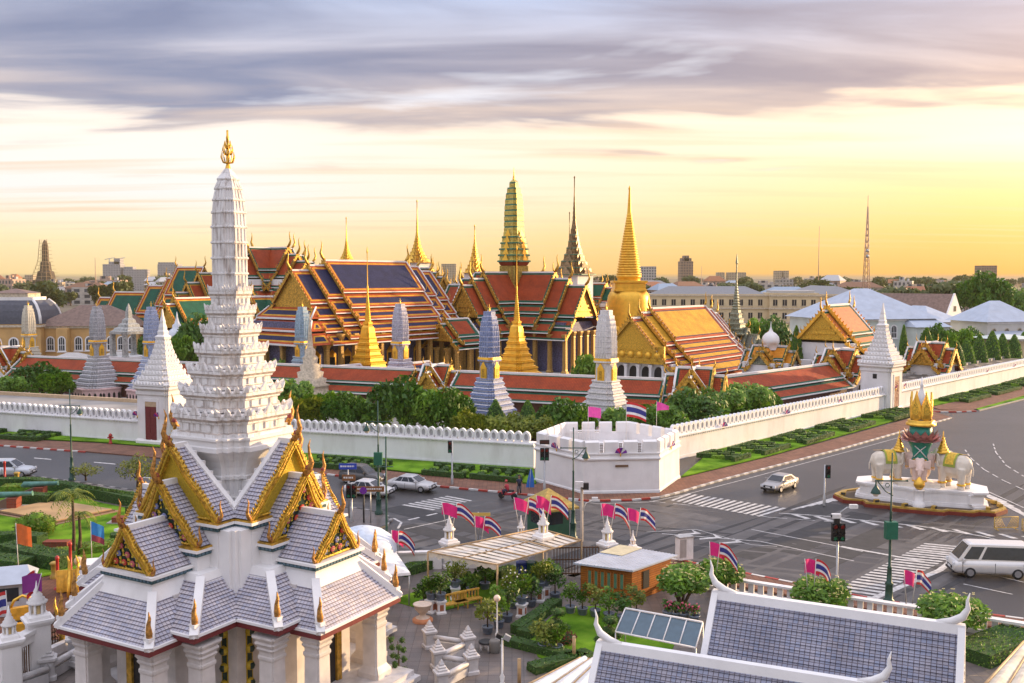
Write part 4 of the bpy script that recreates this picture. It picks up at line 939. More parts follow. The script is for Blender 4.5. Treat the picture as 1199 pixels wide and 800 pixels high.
# --- tiered spires far behind
def tiered_spire(label, px, d, yt, yb, hwpx, m_, grp='tiered spires beyond the halls', yneedle=None, acc=None, base=True):
    s_ = d/1150; zt, zb = ZA(yt, d), ZA(yb, d); zn = ZA(yneedle, d) if yneedle else zb+(zt-zb)*.5; r = hwpx*s_
    t = thing('tiered_spire', label, 'spire', AT(px, d), UANG, grp)
    m = MB(); P = redent(2, .14); prof = []; z = zb; n = 7; h = (zn-zb)/n; rr = r
    for k in range(n):
        prof += [(rr*1.05, z, acc or m_), (rr*1.05, z+h*.12, m_), (rr*.84, z+h*.3, m_), (rr*.80, z+h*.95, m_)]; z += h; rr *= .77
    m.lathe(prof, m_, plan=P)
    for k in range(n):
        rr_ = r*.77**k
        for c, s2 in ((1, 0), (0, 1), (-1, 0), (0, -1)):
            m.M = Matrix(((c, -s2, 0, 0), (s2, c, 0, 0), (0, 0, 1, 0), (0, 0, 0, 1))); zz = zb+k*h+h*.1; m.poly([(rr_*1.06, -rr_*.5, zz), (rr_*1.06, rr_*.5, zz), (rr_*.85, 0, zz+h*1.1)], GOLD if m_ is GOLD else m_)
    m.M = Matrix.Identity(4); m.build('tiers', t)
    m = MB(); prof = [(rr*1.15, zn), (rr*.8, zn+(zt-zn)*.1)]
    for k in range(6): f = .12+k*.09; w_ = rr*.75*(1-f)**1.3; prof += [(w_*1.25, zn+(zt-zn)*f), (w_*.9, zn+(zt-zn)*(f+.05))]
    prof += [(max(.12, rr*.16), zn+(zt-zn)*.72), (.12, zt-.6), (.25, zt-.4), (.03, zt)]; m.lathe(prof, m_, n=10); m.build('needle', t)
    if base: m = MB(); m.box(-r*.8, -r*.8, 0, r*.8, r*.8, zb+.02, WHITE); m.build('hall_body', t)
    return t
DGOLD = mat('dark_gilt_mosaic', (.22, .14, .06), .4, .4, var=.6, vscale=3, bump=.5, bscale=5); RGM = mat('red_gilt', (.45, .20, .05), .45, .4, var=.4, vscale=2)
tiered_spire('dark gilded needle spire between the gold and green prang and the golden bell stupa', 672, 240, 206, 322, 20, DGOLD, yneedle=268, acc=GGD)
tiered_spire('thin needle spire just left of the dark gilded spire', 666.5, 290, 248, 322, 7, DGOLD, yneedle=285)
tiered_spire('tall gold tiered spire rising behind the right end of the dark blue roof', 489, 265, 234, 308, 14, GOLD, yneedle=279, acc=VERM_TILE)
tiered_spire('gold tiered spire just left of the gold and green prang', 556, 262, 263, 320, 11, GOLD, yneedle=288, acc=VERM_TILE)
tiered_spire('small gold tiered spire above the left part of the dark blue roof', 406.5, 300, 254, 304, 7, GOLD, yneedle=283)
# gables at the foot of those spires
def crossroof(label, px, d, zr, s_, centre, bord, grp=None, ang=UANG, name='palace_hall', L_=9, low=3):
    t = thing(name, label, 'palace hall', AT(px, d), ang, grp)
    T_ = [((0, zr), (2.6*s_, zr-3.9*s_)), ((2.5*s_, zr-4.2*s_), (4.0*s_, zr-5.7*s_)), ((3.9*s_, zr-6.0*s_), (5.6*s_, zr-7.4*s_))]
    for M_ in (None, R90): thai_roof(t, [(-L_*.5, L_*.5, 0), (-L_*.75, L_*.75, -1.2*s_), (-L_, L_, -2.4*s_)], T_, bord, centre, fin=2.8*s_, fh=1.0*s_, ped=GOLD_D, pedz=1, M=M_)
    m = MB(); hb = zr-5.5*s_; m.box(-L_*.92, -3.6*s_, 0, L_*.92, 3.6*s_, hb, WHITE); m.box(-3.61*s_, -L_*.92, 0, 3.61*s_, L_*.92, hb+.01, WHITE); m.build('wall', t); return t
crossroof('cross-gabled palace hall with red and gold roof under the tall gold spire', 493, 262, 22.5, 1.0, RED_TILE, B_RG, L_=8)
crossroof('cross-gabled palace hall with green roof under the gold spire left of the prang', 553, 255, 19.5, .9, GREEN_TILE, B_GR, L_=8)
crossroof('cross-gabled palace hall behind the golden bell stupa with dark green roof', 694, 250, 18.5, .9, GREEN_TILE, [(.4, VERM_TILE)], L_=8)
crossroof('multi-tiered red roofed throne hall with gold gables beyond the dark blue roof', 318, 235, 27.0, 1.35, RED_TILE, B_RG, L_=13)
crossroof('green roofed hall below the multi-tiered red throne hall', 312, 205, 16.0, .9, GREEN_TILE, B_GR, L_=8)
# --- green roofed palace halls at left
t = thing('palace_hall', 'stepped palace hall with green roofs bordered in orange and red left of the tall shrine', 'palace hall', AT(228, 232), atan2(-.616, .788)+radians(14))
thai_roof(t, [(-5, 3, 0), (-8, 6, -2.6), (-14, 9, -4.4), (-25, 9.2, -6.0), (-30, 9.4, -7.4)], [((0, 22.4), (4.4, 16.0)), ((4.2, 15.6), (6.2, 13.4)), ((6.0, 13.0), (8.0, 11.2)), ((7.9, 10.9), (9.4, 9.6))], [(.5, VERM_TILE), (.3, YELLOW_TILE), (.15, VERM_TILE)], GREEN_TILE, fin=2.6, fh=1.0, pedz=1)
m = MB(); m.box(-29, -7, 0, 8.5, 7, 8, WHITE); m.build('wall', t)
for k in range(9): 
    m = MB(); x = -27+k*4.2; m.box(x-.6, -7.12, 2.5, x+.6, -6.9, 5.5, DARK); m.build('window', t)
t = thing('palace_hall', 'gold gabled porch hall with green and orange roof in front of the stepped green roofs', 'palace hall', AT(213, 208), UANG+radians(10))
thai_roof(t, [(-2, 12, 0), (-4.5, 12, -1.2)], [((0, 15.6), (3.3, 10.8)), ((3.2, 10.5), (4.8, 8.9)), ((4.7, 8.6), (6.2, 7.4))], B_GR, GREEN_TILE, fin=2.2, fh=.9, pedz=1, ped=GOLD_D)
m = MB(); m.box(-4, -4.4, 0, 12, 4.4, 9, WHITE); m.build('wall', t)
t = thing('palace_hall', 'steep red and green gabled hall right of the green roofs, partly behind the shrine spire', 'palace hall', AT(246, 225), UANG)
thai_roof(t, [(-3, 14, 0), (-6, 14, -2.2), (-9, 14, -4.4)], [((0, 21.0), (3.8, 15.2)), ((3.7, 14.8), (5.6, 12.6)), ((5.5, 12.2), (7.4, 10.2))], [(.5, GREEN_TILE), (.2, YELLOW_TILE)], RED_TILE, fin=2.8, fh=1.0, pedz=1, ped=GOLD_D)
m = MB(); m.box(-8, -5, 0, 13, 5, 10, WHITE); m.build('wall', t)
# --- porcelain vihara with slender spire, domed mausoleum
t = thing('porcelain_chapel', 'grey-green porcelain chapel with slender ringed spire right of the yellow roof', 'chapel', AT(862, 190), UANG)
PG = mat('grey_green_porcelain', (.22, .24, .17), .5, var=.6, vscale=4, bump=.6, bscale=7)
for M_ in (None, R90): thai_roof(t, [(-2.5, 2.5, 0), (-4.5, 4.5, -1.2), (-6.2, 6.2, -2.2)], [((0, 10.2), (2.0, 7.4)), ((1.9, 7.2), (3.2, 6.0))], [(.3, PG)], mat('dark_porcelain', (.13, .13, .10), .5, var=.5, vscale=4), trim=PG, fin=1.8, fh=.7, ped=PG, pedz=1, M=M_, barge=PG)
m = MB(); m.box(-5.5, -2.4, 0, 5.5, 2.4, 6.4, WHITE); m.box(-2.41, -5.5, 0, 2.41, 5.5, 6.41, WHITE); m.build('wall', t)
m = MB(); prof = []; z = 9.0; r = 2.1
for k in range(5): prof += [(r*1.1, z), (r*1.1, z+.25), (r*.85, z+.4), (r*.82, z+.9)]; z += .95; r *= .8
for k in range(10): r = .62*(1-k/12); prof += [(r*.85, z), (r*1.1, z+.25), (r*.85, z+.5)]; z += .52
prof += [(.13, z), (.10, 22.5), (.2, 22.8), (.03, 24.6)]; m.lathe(prof, PG, plan=redent(1, .15)); m.build('spire', t)
t = thing('mausoleum', 'small white domed mausoleum with orange and green roof left of the red prayer hall', 'mausoleum', AT(903, 163), UANG)
for M_ in (None, R90): thai_roof(t, [(-3, 3, 0), (-4.4, 4.4, -.8)], [((0, 8.6), (1.7, 6.6)), ((1.6, 6.4), (2.6, 5.5))], [(.3, GREEN_TILE)], ORANGE_TILE, trim=MARBLE, fin=1.3, fh=.5, ped=PG, pedz=1, M=M_)
m = MB(); m.box(-4, -2.2, 0, 4, 2.2, 6, WHITE); m.box(-2.21, -4, 0, 2.21, 4, 6.01, WHITE)
for M_ in range(4):
    m.M = Matrix.Rotation(M_*pi/2, 4, 'Z')
    for y in (-1.2, 0, 1.2): m.poly([(4.02, y-.4, 1.0), (4.02, y+.4, 1.0), (4.02, y+.4, 3.4), (4.02, y, 4.3), (4.02, y-.4, 3.4)], DARK)
m.M = Matrix.Identity(4); m.build('wall', t)
m = MB(); m.lathe([(1.2, 8.0), (1.2, 9.0), (1.4, 9.1), (1.45, 9.6), (1.3, 10.2), (.9, 10.7), (.4, 11.0), (.25, 11.3), (.08, 11.8), (.02, 12.8)], WHITE, n=20); m.build('dome', t)
# ---------------------------------------------------------------- city pillar shrine
SC = Vector((-13.75, 48, 0)); cdir = -SC.normalized(); SANG = atan2(cdir.y, cdir.x)-pi/4
SHRINE_TILE = tilemat('lavender_roof_tile', (.46, .48, .60), (.64, .60, .63), (.25, .21, .25), .19, .20, .012, .45, 1.0)
TEALB = mat('teal_tile_band', (.035, .09, .10), .35, var=.7, vscale=9)
FLOWER_BG = mat('dark_green_mosaic', (.012, .035, .022), .4, var=.5, vscale=10)
GOLD_Y = mat('golden_glass_mosaic', (.58, .40, .03), .4, .3, var=.2, vscale=12, bump=.4, bscale=30)
RUSTG = mat('weathered_gilt', (.46, .22, .05), .5, .4, var=.6, vscale=7, bump=.6, bscale=10)
FL = [mat('flower_rose', (.55, .12, .14), .5), mat('flower_blue', (.22, .24, .45), .5), mat('flower_red', (.60, .07, .04), .5), mat('flower_lilac', (.42, .20, .36), .5)]
FLC = mat('flower_centre', (.75, .55, .12), .5)
STONEC = mat('cream_marble', (.66, .61, .58), .5, var=.16, vscale=1.2, bump=.1, bscale=5, stain=((.8, .8, .3), .5, (.42, .36, .33)))
sh = thing('city_pillar_shrine', 'tall white cross-plan shrine with tiered prang spire, tiled skirt roofs and gilded gables', 'shrine', SC, SANG)
rng = random.Random(5)
def rotm(k): return Matrix.Rotation(k*pi/2, 4, 'Z')
# walls and plinth
m = MB()
for r, z0, z1 in ((8.1, 0, .3), (8.6, .3, .55), (8.3, .55, .8)): m.prism([(x*r, y*r) for x, y in [(1, -.42), (1, .42), (.62, .42), (.62, .62), (.42, .62), (.42, 1), (-.42, 1), (-.42, .62), (-.62, .62), (-.62, .42), (-1, .42), (-1, -.42), (-.62, -.42), (-.62, -.62), (-.42, -.62), (-.42, -1), (.42, -1), (.42, -.62), (.62, -.62), (.62, -.42)]], z0, z1, MARBLE)
m.build('plinth', sh)
m = MB(); m.box(-5.6, -1.9, .8, 5.6, 1.9, 6.1, STONEC); m.box(-1.9, -5.6, .8, 1.9, 5.6, 6.11, STONEC); m.box(-3.3, -3.3, .8, 3.3, 3.3, 6.12, STONEC)
m.build('wall', sh)
m = MB()
for k in range(4):
    m.M = rotm(k)
    m.box(1.5, -1.55, 5.6, 6.45, 1.55, 6.8, WHITE); m.box(1.5, -2.5, 5.63, 4.6, 2.5, 6.75, WHITE); m.box(1.5, -1.98, 5.65, 4.3, 1.98, 7.5, WHITE); m.box(1.2, -2.5, 5.7, 3.55, 2.5, 8.55, WHITE); m.box(2, 2, 5.2, 3.12, 3.5, 8.6, WHITE); m.box(2, 2, 5.21, 3.5, 3.12, 8.61, WHITE); m.box(2, 2, 5.22, 3.33, 3.33, 8.62, WHITE)
    # curved skirt between block and roof
    for (R, w, z) in ((6.45, 1.55, 6.3), (4.6, 2.5, 6.5)):
        m.loft([[(R+.28, -w-.28, z-.25), (R+.28, w+.28, z-.25), (1, w+.28, z-.25), (1, -w-.28, z-.25)], [(R+.02, -w-.02, z+.35), (R+.02, w+.02, z+.35), (1, w+.02, z+.35), (1, -w-.02, z+.35)]], WHITE)
m.M = Matrix.Identity(4); m.build('upper_wall', sh)
m = MB(); mt_ = MB()
for k in range(4):
    m.M = mt_.M = rotm(k)
    for (R, w, z) in ((6.45, 1.55, 6.8), (4.3, 1.98, 7.5), (3.55, 2.5, 8.55)):
        m.box(.9, -w-.10, z, R+.10, w+.10, z+.2, TEALB)
        for j in range(int(2*w/.22)): 
            y = -w+.11+j*.22; m.box(R+.102, y-.07, z+.05, R+.125, y+.07, z+.15, mat('band_blue', (.10, .18, .24), .4))
        for j in range(int((R-1)/.22)):
            for s_ in (-1, 1): m.box(1.1+j*.22, s_*(w+.1)-.02, z+.05, 1.25+j*.22, s_*(w+.1)+.02, z+.15, MATS['band_blue'])
        mt_.box(.9, -w-.22, z+.2, R+.22, w+.22, z+.32, WHITE)
        if z > 7: mt_.box(.9, -w-.17, z+.32, R+.17, w+.17, z+.40, GOLD_D)
m.M = mt_.M = Matrix.Identity(4); m.build('tile_band', sh); mt_.build('cornice', sh)
# skirt roofs: tiles laid as stepped courses
def tiled_slope(mb, a, b, c, d, row=.2):
    """a,b eave; c,d upper edge; courses overlap like real tiles"""
    a, b, c, d = map(Vector, (a, b, c, d)); n = (b-a).cross(d-a).normalized(); n = n if n.z > 0 else -n
    h = ((d-a).length+(c-b).length)/2; rows = max(1, int(round(h/row))); ux = (b-a).normalized()
    def uv(p): q = p-a; x = q.dot(ux); y = (q-ux*x).length; return (x, y)
    for r in range(rows):
        t0, t1 = r/rows, (r+1)/rows; p0, p1 = a.lerp(d, t0), b.lerp(c, t0); p2, p3 = b.lerp(c, t1), a.lerp(d, t1)
        l = n*.045; P = [p0+l, p1+l, p2, p3]
        U_ = [uv(p0), uv(p1), uv(p2), uv(p3)]; v0, v1 = r*row+.002, (r+1)*row-.002
        U_ = [(U_[0][0], v0), (U_[1][0], v0), (U_[2][0], v1), (U_[3][0], v1)]
        nn = (P[1]-P[0]).cross(P[3]-P[0])
        if nn.dot(n) < 0: P, U_ = P[::-1], U_[::-1]
        tm = getattr(mb, 'alt', SHRINE_TILE); mb.poly(P, tm, U_)
        q = [p0, p1, p1+l, p0+l]; mb.poly(q if nn.dot(n) > 0 else q[::-1], tm, [(0, v0+.01), (.01, v0+.01), (.01, v0+.012), (0, v0+.012)])
mr, mh, mf = MB(), MB(), MB()
hips = []
for k in range(4):
    M_ = rotm(k); mr.M = mh.M = mf.M = M_
    # porch skirt
    tiled_slope(mr, (7.85, -2.9, 4.6), (7.85, 2.9, 4.6), (6.5, 1.6, 6.3), (6.5, -1.6, 6.3))
    for s_ in (1, -1):
        tiled_slope(mr, (7.85, s_*2.9, 4.6), (5.3, s_*2.9, 4.6), (5.0, s_*1.6, 6.3), (6.5, s_*1.6, 6.3))
        tiled_slope(mr, (6.45, s_*1.2, 4.9), (6.45, s_*4.0, 4.9), (4.65, s_*2.55, 6.6), (4.65, s_*1.2, 6.6))
        tiled_slope(mr, (6.45, s_*4.0, 4.9), (3.9, s_*4.0, 4.9), (2.55, s_*2.55, 6.6), (4.65, s_*2.55, 6.6))
        for (p, q, w) in (((7.9, s_*2.95, 4.62), (6.45, s_*1.56, 6.4), .19), ((6.5, s_*4.05, 4.92), (4.6, s_*2.5, 6.7), .19)):
            p, q = Vector(p), Vector(q); d = (q-p).normalized(); sd = d.cross(Vector((0, 0, 1))).normalized()*w; up = sd.cross(d).normalized(); up = up if up.z > 0 else -up; up *= .14
            A = [p-sd-up, p+sd-up, p+sd+up, p-sd+up]; B = [x+(q-p) for x in A]; mh.loft([A, B], WHITE)
            hips.append((k, p.lerp(q, .16)+up, (p-q)))
        # eave fascia: white lip and maroon board
        for (p, q) in (((7.85, 0, 4.6), (7.85, s_*2.9, 4.6)), ((7.85, s_*2.9, 4.6), (5.6, s_*2.9, 4.6)), ((6.45, s_*2.4, 4.9), (6.45, s_*4.0, 4.9)), ((6.45, s_*4.0, 4.9), (4.0, s_*4.0, 4.9))):
            p, q = Vector(p), Vector(q); d = (q-p); n = Vector((1, 0, 0)) if abs(d.x) < .01 else Vector((0, s_, 0)); e = d.normalized()*.055
            def bar(mb, o0, o1, z0, z1, mm):
                A = [p+n*o0, p+n*o1]; x0, x1 = sorted((p.x+min(0, n.x*o0), q.x)); 
                c0 = Vector((min(p.x, q.x)-(.0 if n.x else -.0)+ (n.x*o0 if n.x else 0), min(p.y, q.y)+(n.y*o0 if n.y else 0), 0)); c1 = Vector((max(p.x, q.x)+(n.x*o1 if n.x else o1), max(p.y, q.y)+(n.y*o1 if n.y else o1), 0))
                mb.box(min(c0.x, c1.x), min(c0.y, c1.y), p.z+z0, max(c0.x, c1.x), max(c0.y, c1.y), p.z+z1, mm)
            if n.x: mf.box(p.x-.12, min(p.y, q.y)-(.06 if s_ < 0 else 0), p.z-.30, p.x+.05, max(p.y, q.y)+(.06 if s_ > 0 else 0), p.z-.05, MAROON); mh.box(p.x-.10, min(p.y, q.y)-(.11 if s_ < 0 else 0), p.z-.05, p.x+.11, max(p.y, q.y)+(.11 if s_ > 0 else 0), p.z+.055, WHITE)
            else: 
                y0, y1 = sorted((p.y-s_*.12, p.y+s_*.052)); mf.box(min(p.x, q.x), y0, p.z-.302, max(p.x, q.x), y1, p.z-.052, MAROON); y0, y1 = sorted((p.y-s_*.10, p.y+s_*.112)); mh.box(min(p.x, q.x), y0, p.z-.052, max(p.x, q.x)+.002, y1, p.z+.057, WHITE)
        mf.poly([(7.8, s_*.0, 4.35), (7.8, s_*2.85, 4.35), (5.5, s_*2.85, 4.35), (5.5, 0, 4.35)][::-s_], STONEC)
        mf.poly([(6.4, s_*1.5, 4.66), (6.4, s_*3.95, 4.66), (3, s_*3.95, 4.66), (3, s_*1.5, 4.66)][::-s_], STONEC)
mr.M = mh.M = mf.M = Matrix.Identity(4)
sk = mr.build('skirt_roof', sh); mh.build('hip_ridge', sk); mf.build('eave_board', sk)
fmb = MB(); fmb.tube([(0, 0, 0), (0, 0, .25), (.03, 0, .6), (-.04, 0, .85), (.0, 0, 1.15)], [.13, .15, .10, .07, .02], RUSTG, 6); fmb.box(-.16, -.16, -.1, .16, .16, .06, WHITE)
f0 = None
for k, p, d in hips:
    if f0 is None: f0 = o = fmb.build('hip_finial', sk)
    else: o = part_copy(f0, sk)
    o.location = rotm(k) @ p; o.rotation_euler.z = 0
# gables
def gable(R, w, zf, zr, xin, kind, k, lean=.3):
    g = MB(); M_ = rotm(k); g.M = M_; slope = Vector((0, w, zf-zr)); L_ = slope.length
    ov = .12
    xr = 3.05 if kind == 'plain' else xin
    for s_ in (1, -1): tiled_slope(g, (R-.02, s_*(w+ov), zf), (xin, s_*(w+ov), zf), (xr, 0, zr), (R+lean-.02, 0, zr))
    ro = g.build('gable_roof', sh)
    h = MB(); h.M = M_; h.box(xr-.05, -.11, zr-.1, R+lean-.1, .11, zr+.14, WHITE)
    for s_ in (1, -1):                                           # white verge inside the bargeboard and white foot line
        p, q = Vector((xr-.08, 0, zr)), Vector((xin-.08, s_*(w+ov), zf)); d = (q-p).normalized(); up = Vector((1, 0, 0)).cross(d); up = up if up.z > 0 else -up; wx = Vector((.26, 0, 0))
        A = [p-up*.05, q-up*.05, q+up*.11, p+up*.11]; i = h.add(A+[x+wx for x in A])
        for j in range(4): h.face([i+j, i+(j+1) % 4, i+4+(j+1) % 4, i+4+j], WHITE)
        h.face([i+3, i+2, i+1, i], WHITE); h.face([i+4, i+5, i+6, i+7], WHITE)
    if kind == 'plain':
        for s_ in (1, -1):
            a_, b_ = Vector((xr, 0, zr)), Vector((xin, s_*(w+ov), zf)); ns = 7
            for j in range(ns):                                   # stepped white edge towards the tower
                p, q = a_.lerp(b_, j/ns), a_.lerp(b_, (j+1)/ns); y0, y1 = sorted((p.y, q.y)); h.box(min(p.x, q.x)-.25, y0-.02*(j % 2), q.z-.6, max(p.x, q.x)+.12, y1+.02*(j % 2), q.z+.16-.001*j, WHITE)
    h.build('ridge_trim', ro)
    b = MB(); b.M = M_
    for s_ in (1, -1):
        n_ = 10; prev = None
        for j in range(n_):                                       # slightly wavy gilded bargeboard
            t0, t1 = j/n_, (j+1)/n_
            def P(t): 
                sag = -.10*sin(pi*t)+.05*sin(t*4*pi); return Vector((R+lean*(1-t), s_*(w*1.02*t), zr+(zf-zr)*t+sag))
            p, q = P(t0), P(t1); d = (q-p).normalized(); up = Vector((1, 0, 0)).cross(d); up = up if up.z > 0 else -up
            bs = .45+.55*w/2.95
            for (h0, h1, x0, x1, mm) in ((-.20*bs, .12, -.10, .12, GOLD_FINE), (-.03, .05, .12, .16, GOLD_D), (-.20*bs, -.15*bs, .12, .16, GOLD_Y)):
                A = [p+up*h0, q+up*h0, q+up*h1, p+up*h1]; a_ = [x+Vector((x0, 0, 0)) for x in A]; b_ = [x+Vector((x1, 0, 0)) for x in A]; i = b.add(a_+b_)
                for e in range(4): b.face([i+e, i+(e+1) % 4, i+4+(e+1) % 4, i+4+e], mm)
                b.face([i+4, i+5, i+6, i+7] if s_ < 0 else [i+7, i+6, i+5, i+4], mm)
            for c in (.25, .75):                                  # flame teeth
                o_ = p.lerp(q, c)+up*.16; b.tube([o_, o_+up*.07-d*.03, o_+up*.13-d*.09], [.05, .04, .01], GOLD_D, 5)
    b.build('bargeboard', ro)
    pd = MB(); x = R-.05; pd.M = M_ @ Matrix(((1, 0, lean/(zr-zf), -lean*zf/(zr-zf)), (0, 1, 0, 0), (0, 0, 1, 0), (0, 0, 0, 1)))
    pd.poly([(x, -w*.93, zf+.05), (x, w*.93, zf+.05), (x, 0, zr-.2)], GOLD_Y if kind == 'plain' else FLOWER_BG)
    if kind != 'plain':
        hgt = zr-zf
        rows = 5 if kind == 'big' else 4
        for r in range(rows):
            zc = zf+.34+r*hgt*.80/rows; half = w*.86*(1-(zc-zf)/hgt)-.10; nn = max(1, (rows-r))
            for j in range(nn):
                yc = 0 if nn == 1 else -half*.85+2*half*.85*j/(nn-1); rr = .15 if kind == 'big' else .14; fm = FL[rng.randrange(4)]
                for e in range(7):
                    a = e*2*pi/7; pd.ball((x+.05, yc+cos(a)*rr*.62, zc+sin(a)*rr*.62), rr*.48, fm, 6, 4)
                pd.ball((x+.10, yc, zc), rr*.36, FLC, 6, 4)
                a0 = Vector((x+.02, yc, zc-rr)); pd.tube([a0, a0+Vector((.03, .12, -.12)), a0+Vector((0, .05, -.3))], .03, GOLD_Y, 5)
                for e in (-1, 1):
                    for zz in (-.08, .12): c = Vector((x+.03, yc+e*(rr+.13), zc+zz)); pd.loft([[c+Vector((0, -.07, 0)), c+Vector((.05, 0, 0)), c+Vector((0, .07, 0))], [c+Vector((0, e*.06, .16))]*3], GOLD_Y)
        for s_ in (1, -1):
            pts = [(x+.03, s_*w*.72*(1-t)+.06*sin(t*14), zf+.12+t*hgt*.86) for t in [j/14 for j in range(13)]]; pd.tube(pts, .045, GOLD_Y, 5)
    pd.tube([(x+.05, -w*.95, zf+.06), (x+.05, w*.95, zf+.06)], .07, GOLD_FINE, 5)
    pd.build('pediment', ro)
    key = (kind, round(w, 1)); R_ = M_.to_3x3()
    hgt = (1.75 if w > 1.8 else 1.35)
    for (p, out, hh) in [((R+lean+.05, 0, zr+.05), (1, 0), hgt), ((R+.06, w*1.02+.02, zf-.05), (0, 1), hgt*.62), ((R+.06, -w*1.02-.02, zf-.05), (0, -1), hgt*.62)]:
        kk = ('shr', round(hh, 2))
        if kk not in FIN_CACHE: mb = MB(); chofa(mb, (0, 0, 0), (1, 0), hh, RUSTG, hh*.075); mb.ball((.08*hh, 0, .20*hh), .10*hh, mat('chofa_red', (.22, .03, .03), .5), 6, 4); FIN_CACHE[kk] = o = mb.build('gable_finial', ro)
        else: o = part_copy(FIN_CACHE[kk], ro)
        o2 = R_ @ Vector((out[0]*(.6 if out[0] else 1), out[1], 0)); o.location = M_ @ Vector(p); o.rotation_euler.z = atan2(o2.y, o2.x)
for k in range(4):
    gable(6.35, 1.45, 7.14, 9.05, 3.9, 'small', k, .2)
    gable(4.16, 1.88, 7.91, 10.65, 3.2, 'big', k, .42)
    gable(3.45, 2.45, 8.97, 12.25, 2.1, 'plain', k, .45)
# prang tower
m = MB(); P = redent(3, .14)
m.lathe([(2.45, 8.2), (2.45, 9.2), (2.1, 9.25), (2.1, 9.6), (1.85, 9.65), (1.85, 10.4), (1.97, 10.45), (1.97, 10.6), (1.87, 10.65), (1.9, 11.0), (2.0, 11.3), (2.3, 11.7), (2.55, 11.85), (2.55, 12.05), (2.48, 12.1), (2.48, 12.3), (2.58, 12.4), (2.58, 12.5), (2.2, 12.5)], WHITE, plan=P); m.build('shaft', sh)
m = MB(); tiers = [(12.5, 13.15, 2.72, 2.36), (13.15+.2, 14.45, 2.42, 2.0), (14.5, 15.75, 2.02, 1.62), (15.8, 16.85, 1.58, 1.28), (16.9, 17.95, 1.26, 1.02), (18.0, 18.95, 1.02, .84), (19.0, 19.75, .86, .72)]
RP = [(12.5, 2.38), (13.55, 2.12), (14.75, 1.76), (15.85, 1.43), (16.85, 1.18), (17.8, .99), (18.65, .87), (19.45, .79)]; tiers = []; zz = [12.5+6.95*(k/7)**.92 for k in range(8)]
for k in range(7):
    i = max(j for j in range(7) if RP[j][0] <= zz[k]+1e-6); f = (zz[k]-RP[i][0])/(RP[i+1][0]-RP[i][0]); tiers.append((zz[k], zz[k+1], RP[i][1]+f*(RP[i+1][1]-RP[i][1])))
ant = m; LEDGE = mat('rain_stained_ledge', (.52, .45, .40), .8, var=.35, vscale=5)
for i, (z0, z1, r) in enumerate(tiers):
    rn = tiers[i+1][2] if i+1 < len(tiers) else .72
    h = z1-z0
    m.lathe([(r*.97, z0-.02), (r*.98, z0+h*.14, LEDGE), (r*.92, z0+h*.18), (r*.92, z0+h*.50), (r*.97, z0+h*.55), (r*.97, z0+h*.62, LEDGE), (r*1.04, z0+h*.74), (r*1.04, z0+h*.86), (r*1.0, z0+h*.92), (rn*.97, z0+h*.94)], WHITE_OLD, plan=P)
    zt = z0+h*.9; pts = [Vector((x*r*1.02, y*r*1.02, 0)) for x, y in P]; n = len(pts)
    for j in range(n):
        p = pts[j]; outward = j % 7 % 2 == 0
        if abs(p.x)+abs(p.y) < 1.2*r: pass
        if outward:                                              # flame at every outer corner
            o = Vector((p.x, p.y, 0)).normalized(); s_ = Vector((-o.y, o.x, 0)); w = r*.075; hh = h*.30+.04
            base = Vector((p.x, p.y, zt)); ant.loft([[base-s_*w-o*w, base+s_*w-o*w, base+s_*w*.8+o*w*.3, base-s_*w*.8+o*w*.3], [base-s_*w*.7-o*w*.5+Vector((0, 0, hh*.55)), base+s_*w*.7-o*w*.5+Vector((0, 0, hh*.55)), base+s_*w*.5+o*w*.7+Vector((0, 0, hh*.5)), base-s_*w*.5+o*w*.7+Vector((0, 0, hh*.5))], [base+o*w*.9+Vector((0, 0, hh))]*4], WHITE_OLD)
    for k in range(4):                                            # triangular antefixes on the flat faces, window-like recess below
        M_ = rotm(k); m.M = ant.M = M_; hw = r*.5
        for yy, ww, hh in ((0, .15, .42), (-.27, .08, .24), (.27, .08, .24), (-.47, .08, .24), (.47, .08, .24)):
            x = r*1.03; y = yy*r; w = ww*r; ant.loft([[(x-.12, y-w, zt), (x+.03, y-w, zt), (x+.03, y+w, zt), (x-.12, y+w, zt)], [(x-.08, y, zt+h*hh), (x+.05, y, zt+h*hh), (x+.05, y+.001, zt+h*hh), (x-.08, y+.001, zt+h*hh)]], WHITE_OLD)
        for yy in (-.3, 0, .3):
            x = r*.93; m.box(x-.02, yy*r-r*.05, z0+h*.24, x+.05, yy*r+r*.05, z0+h*.5, WHITE_OLD)
    m.M = ant.M = Matrix.Identity(4)
m.build('tiered_body', sh)
m = MB(); prof = []; z = 19.4; zt = 25.15
rows = [(19.4, .76), (20.15, .765), (20.9, .765), (21.65, .76), (22.4, .75), (23.1, .72), (23.7, .67), (24.25, .58), (24.7, .46), (25.05, .30)]
for (za, ra), (zb, rb) in zip(rows[:-1], rows[1:]):
    h = zb-za; prof += [(ra*1.04, za), (ra*1.04, za+.07), (ra*.97, za+.10), (rb*.96, zb-.03)]
prof += [(.28, 25.05), (.14, 25.25)]; m.lathe(prof, WHITE_OLD, plan=P)
for (za, ra), (zb, rb) in zip(rows[:-2], rows[1:-1]):              # ribs and small lobes around the bullet-shaped tower
    for k in range(4):
        m.M = rotm(k)
        for yy in (-.45, -.15, .15, .45): m.loft([[(ra*.9, yy*ra-.05, za+.1), (ra*1.02, yy*ra-.05, za+.1), (ra*1.02, yy*ra+.05, za+.1), (ra*.9, yy*ra+.05, za+.1)], [(rb*.9, yy*rb-.045, zb-.04), (rb*1.02, yy*rb-.045, zb-.04), (rb*1.02, yy*rb+.045, zb-.04), (rb*.9, yy*rb+.045, zb-.04)]], WHITE_OLD)
m.M = Matrix.Identity(4); m.build('prang_tower', sh)
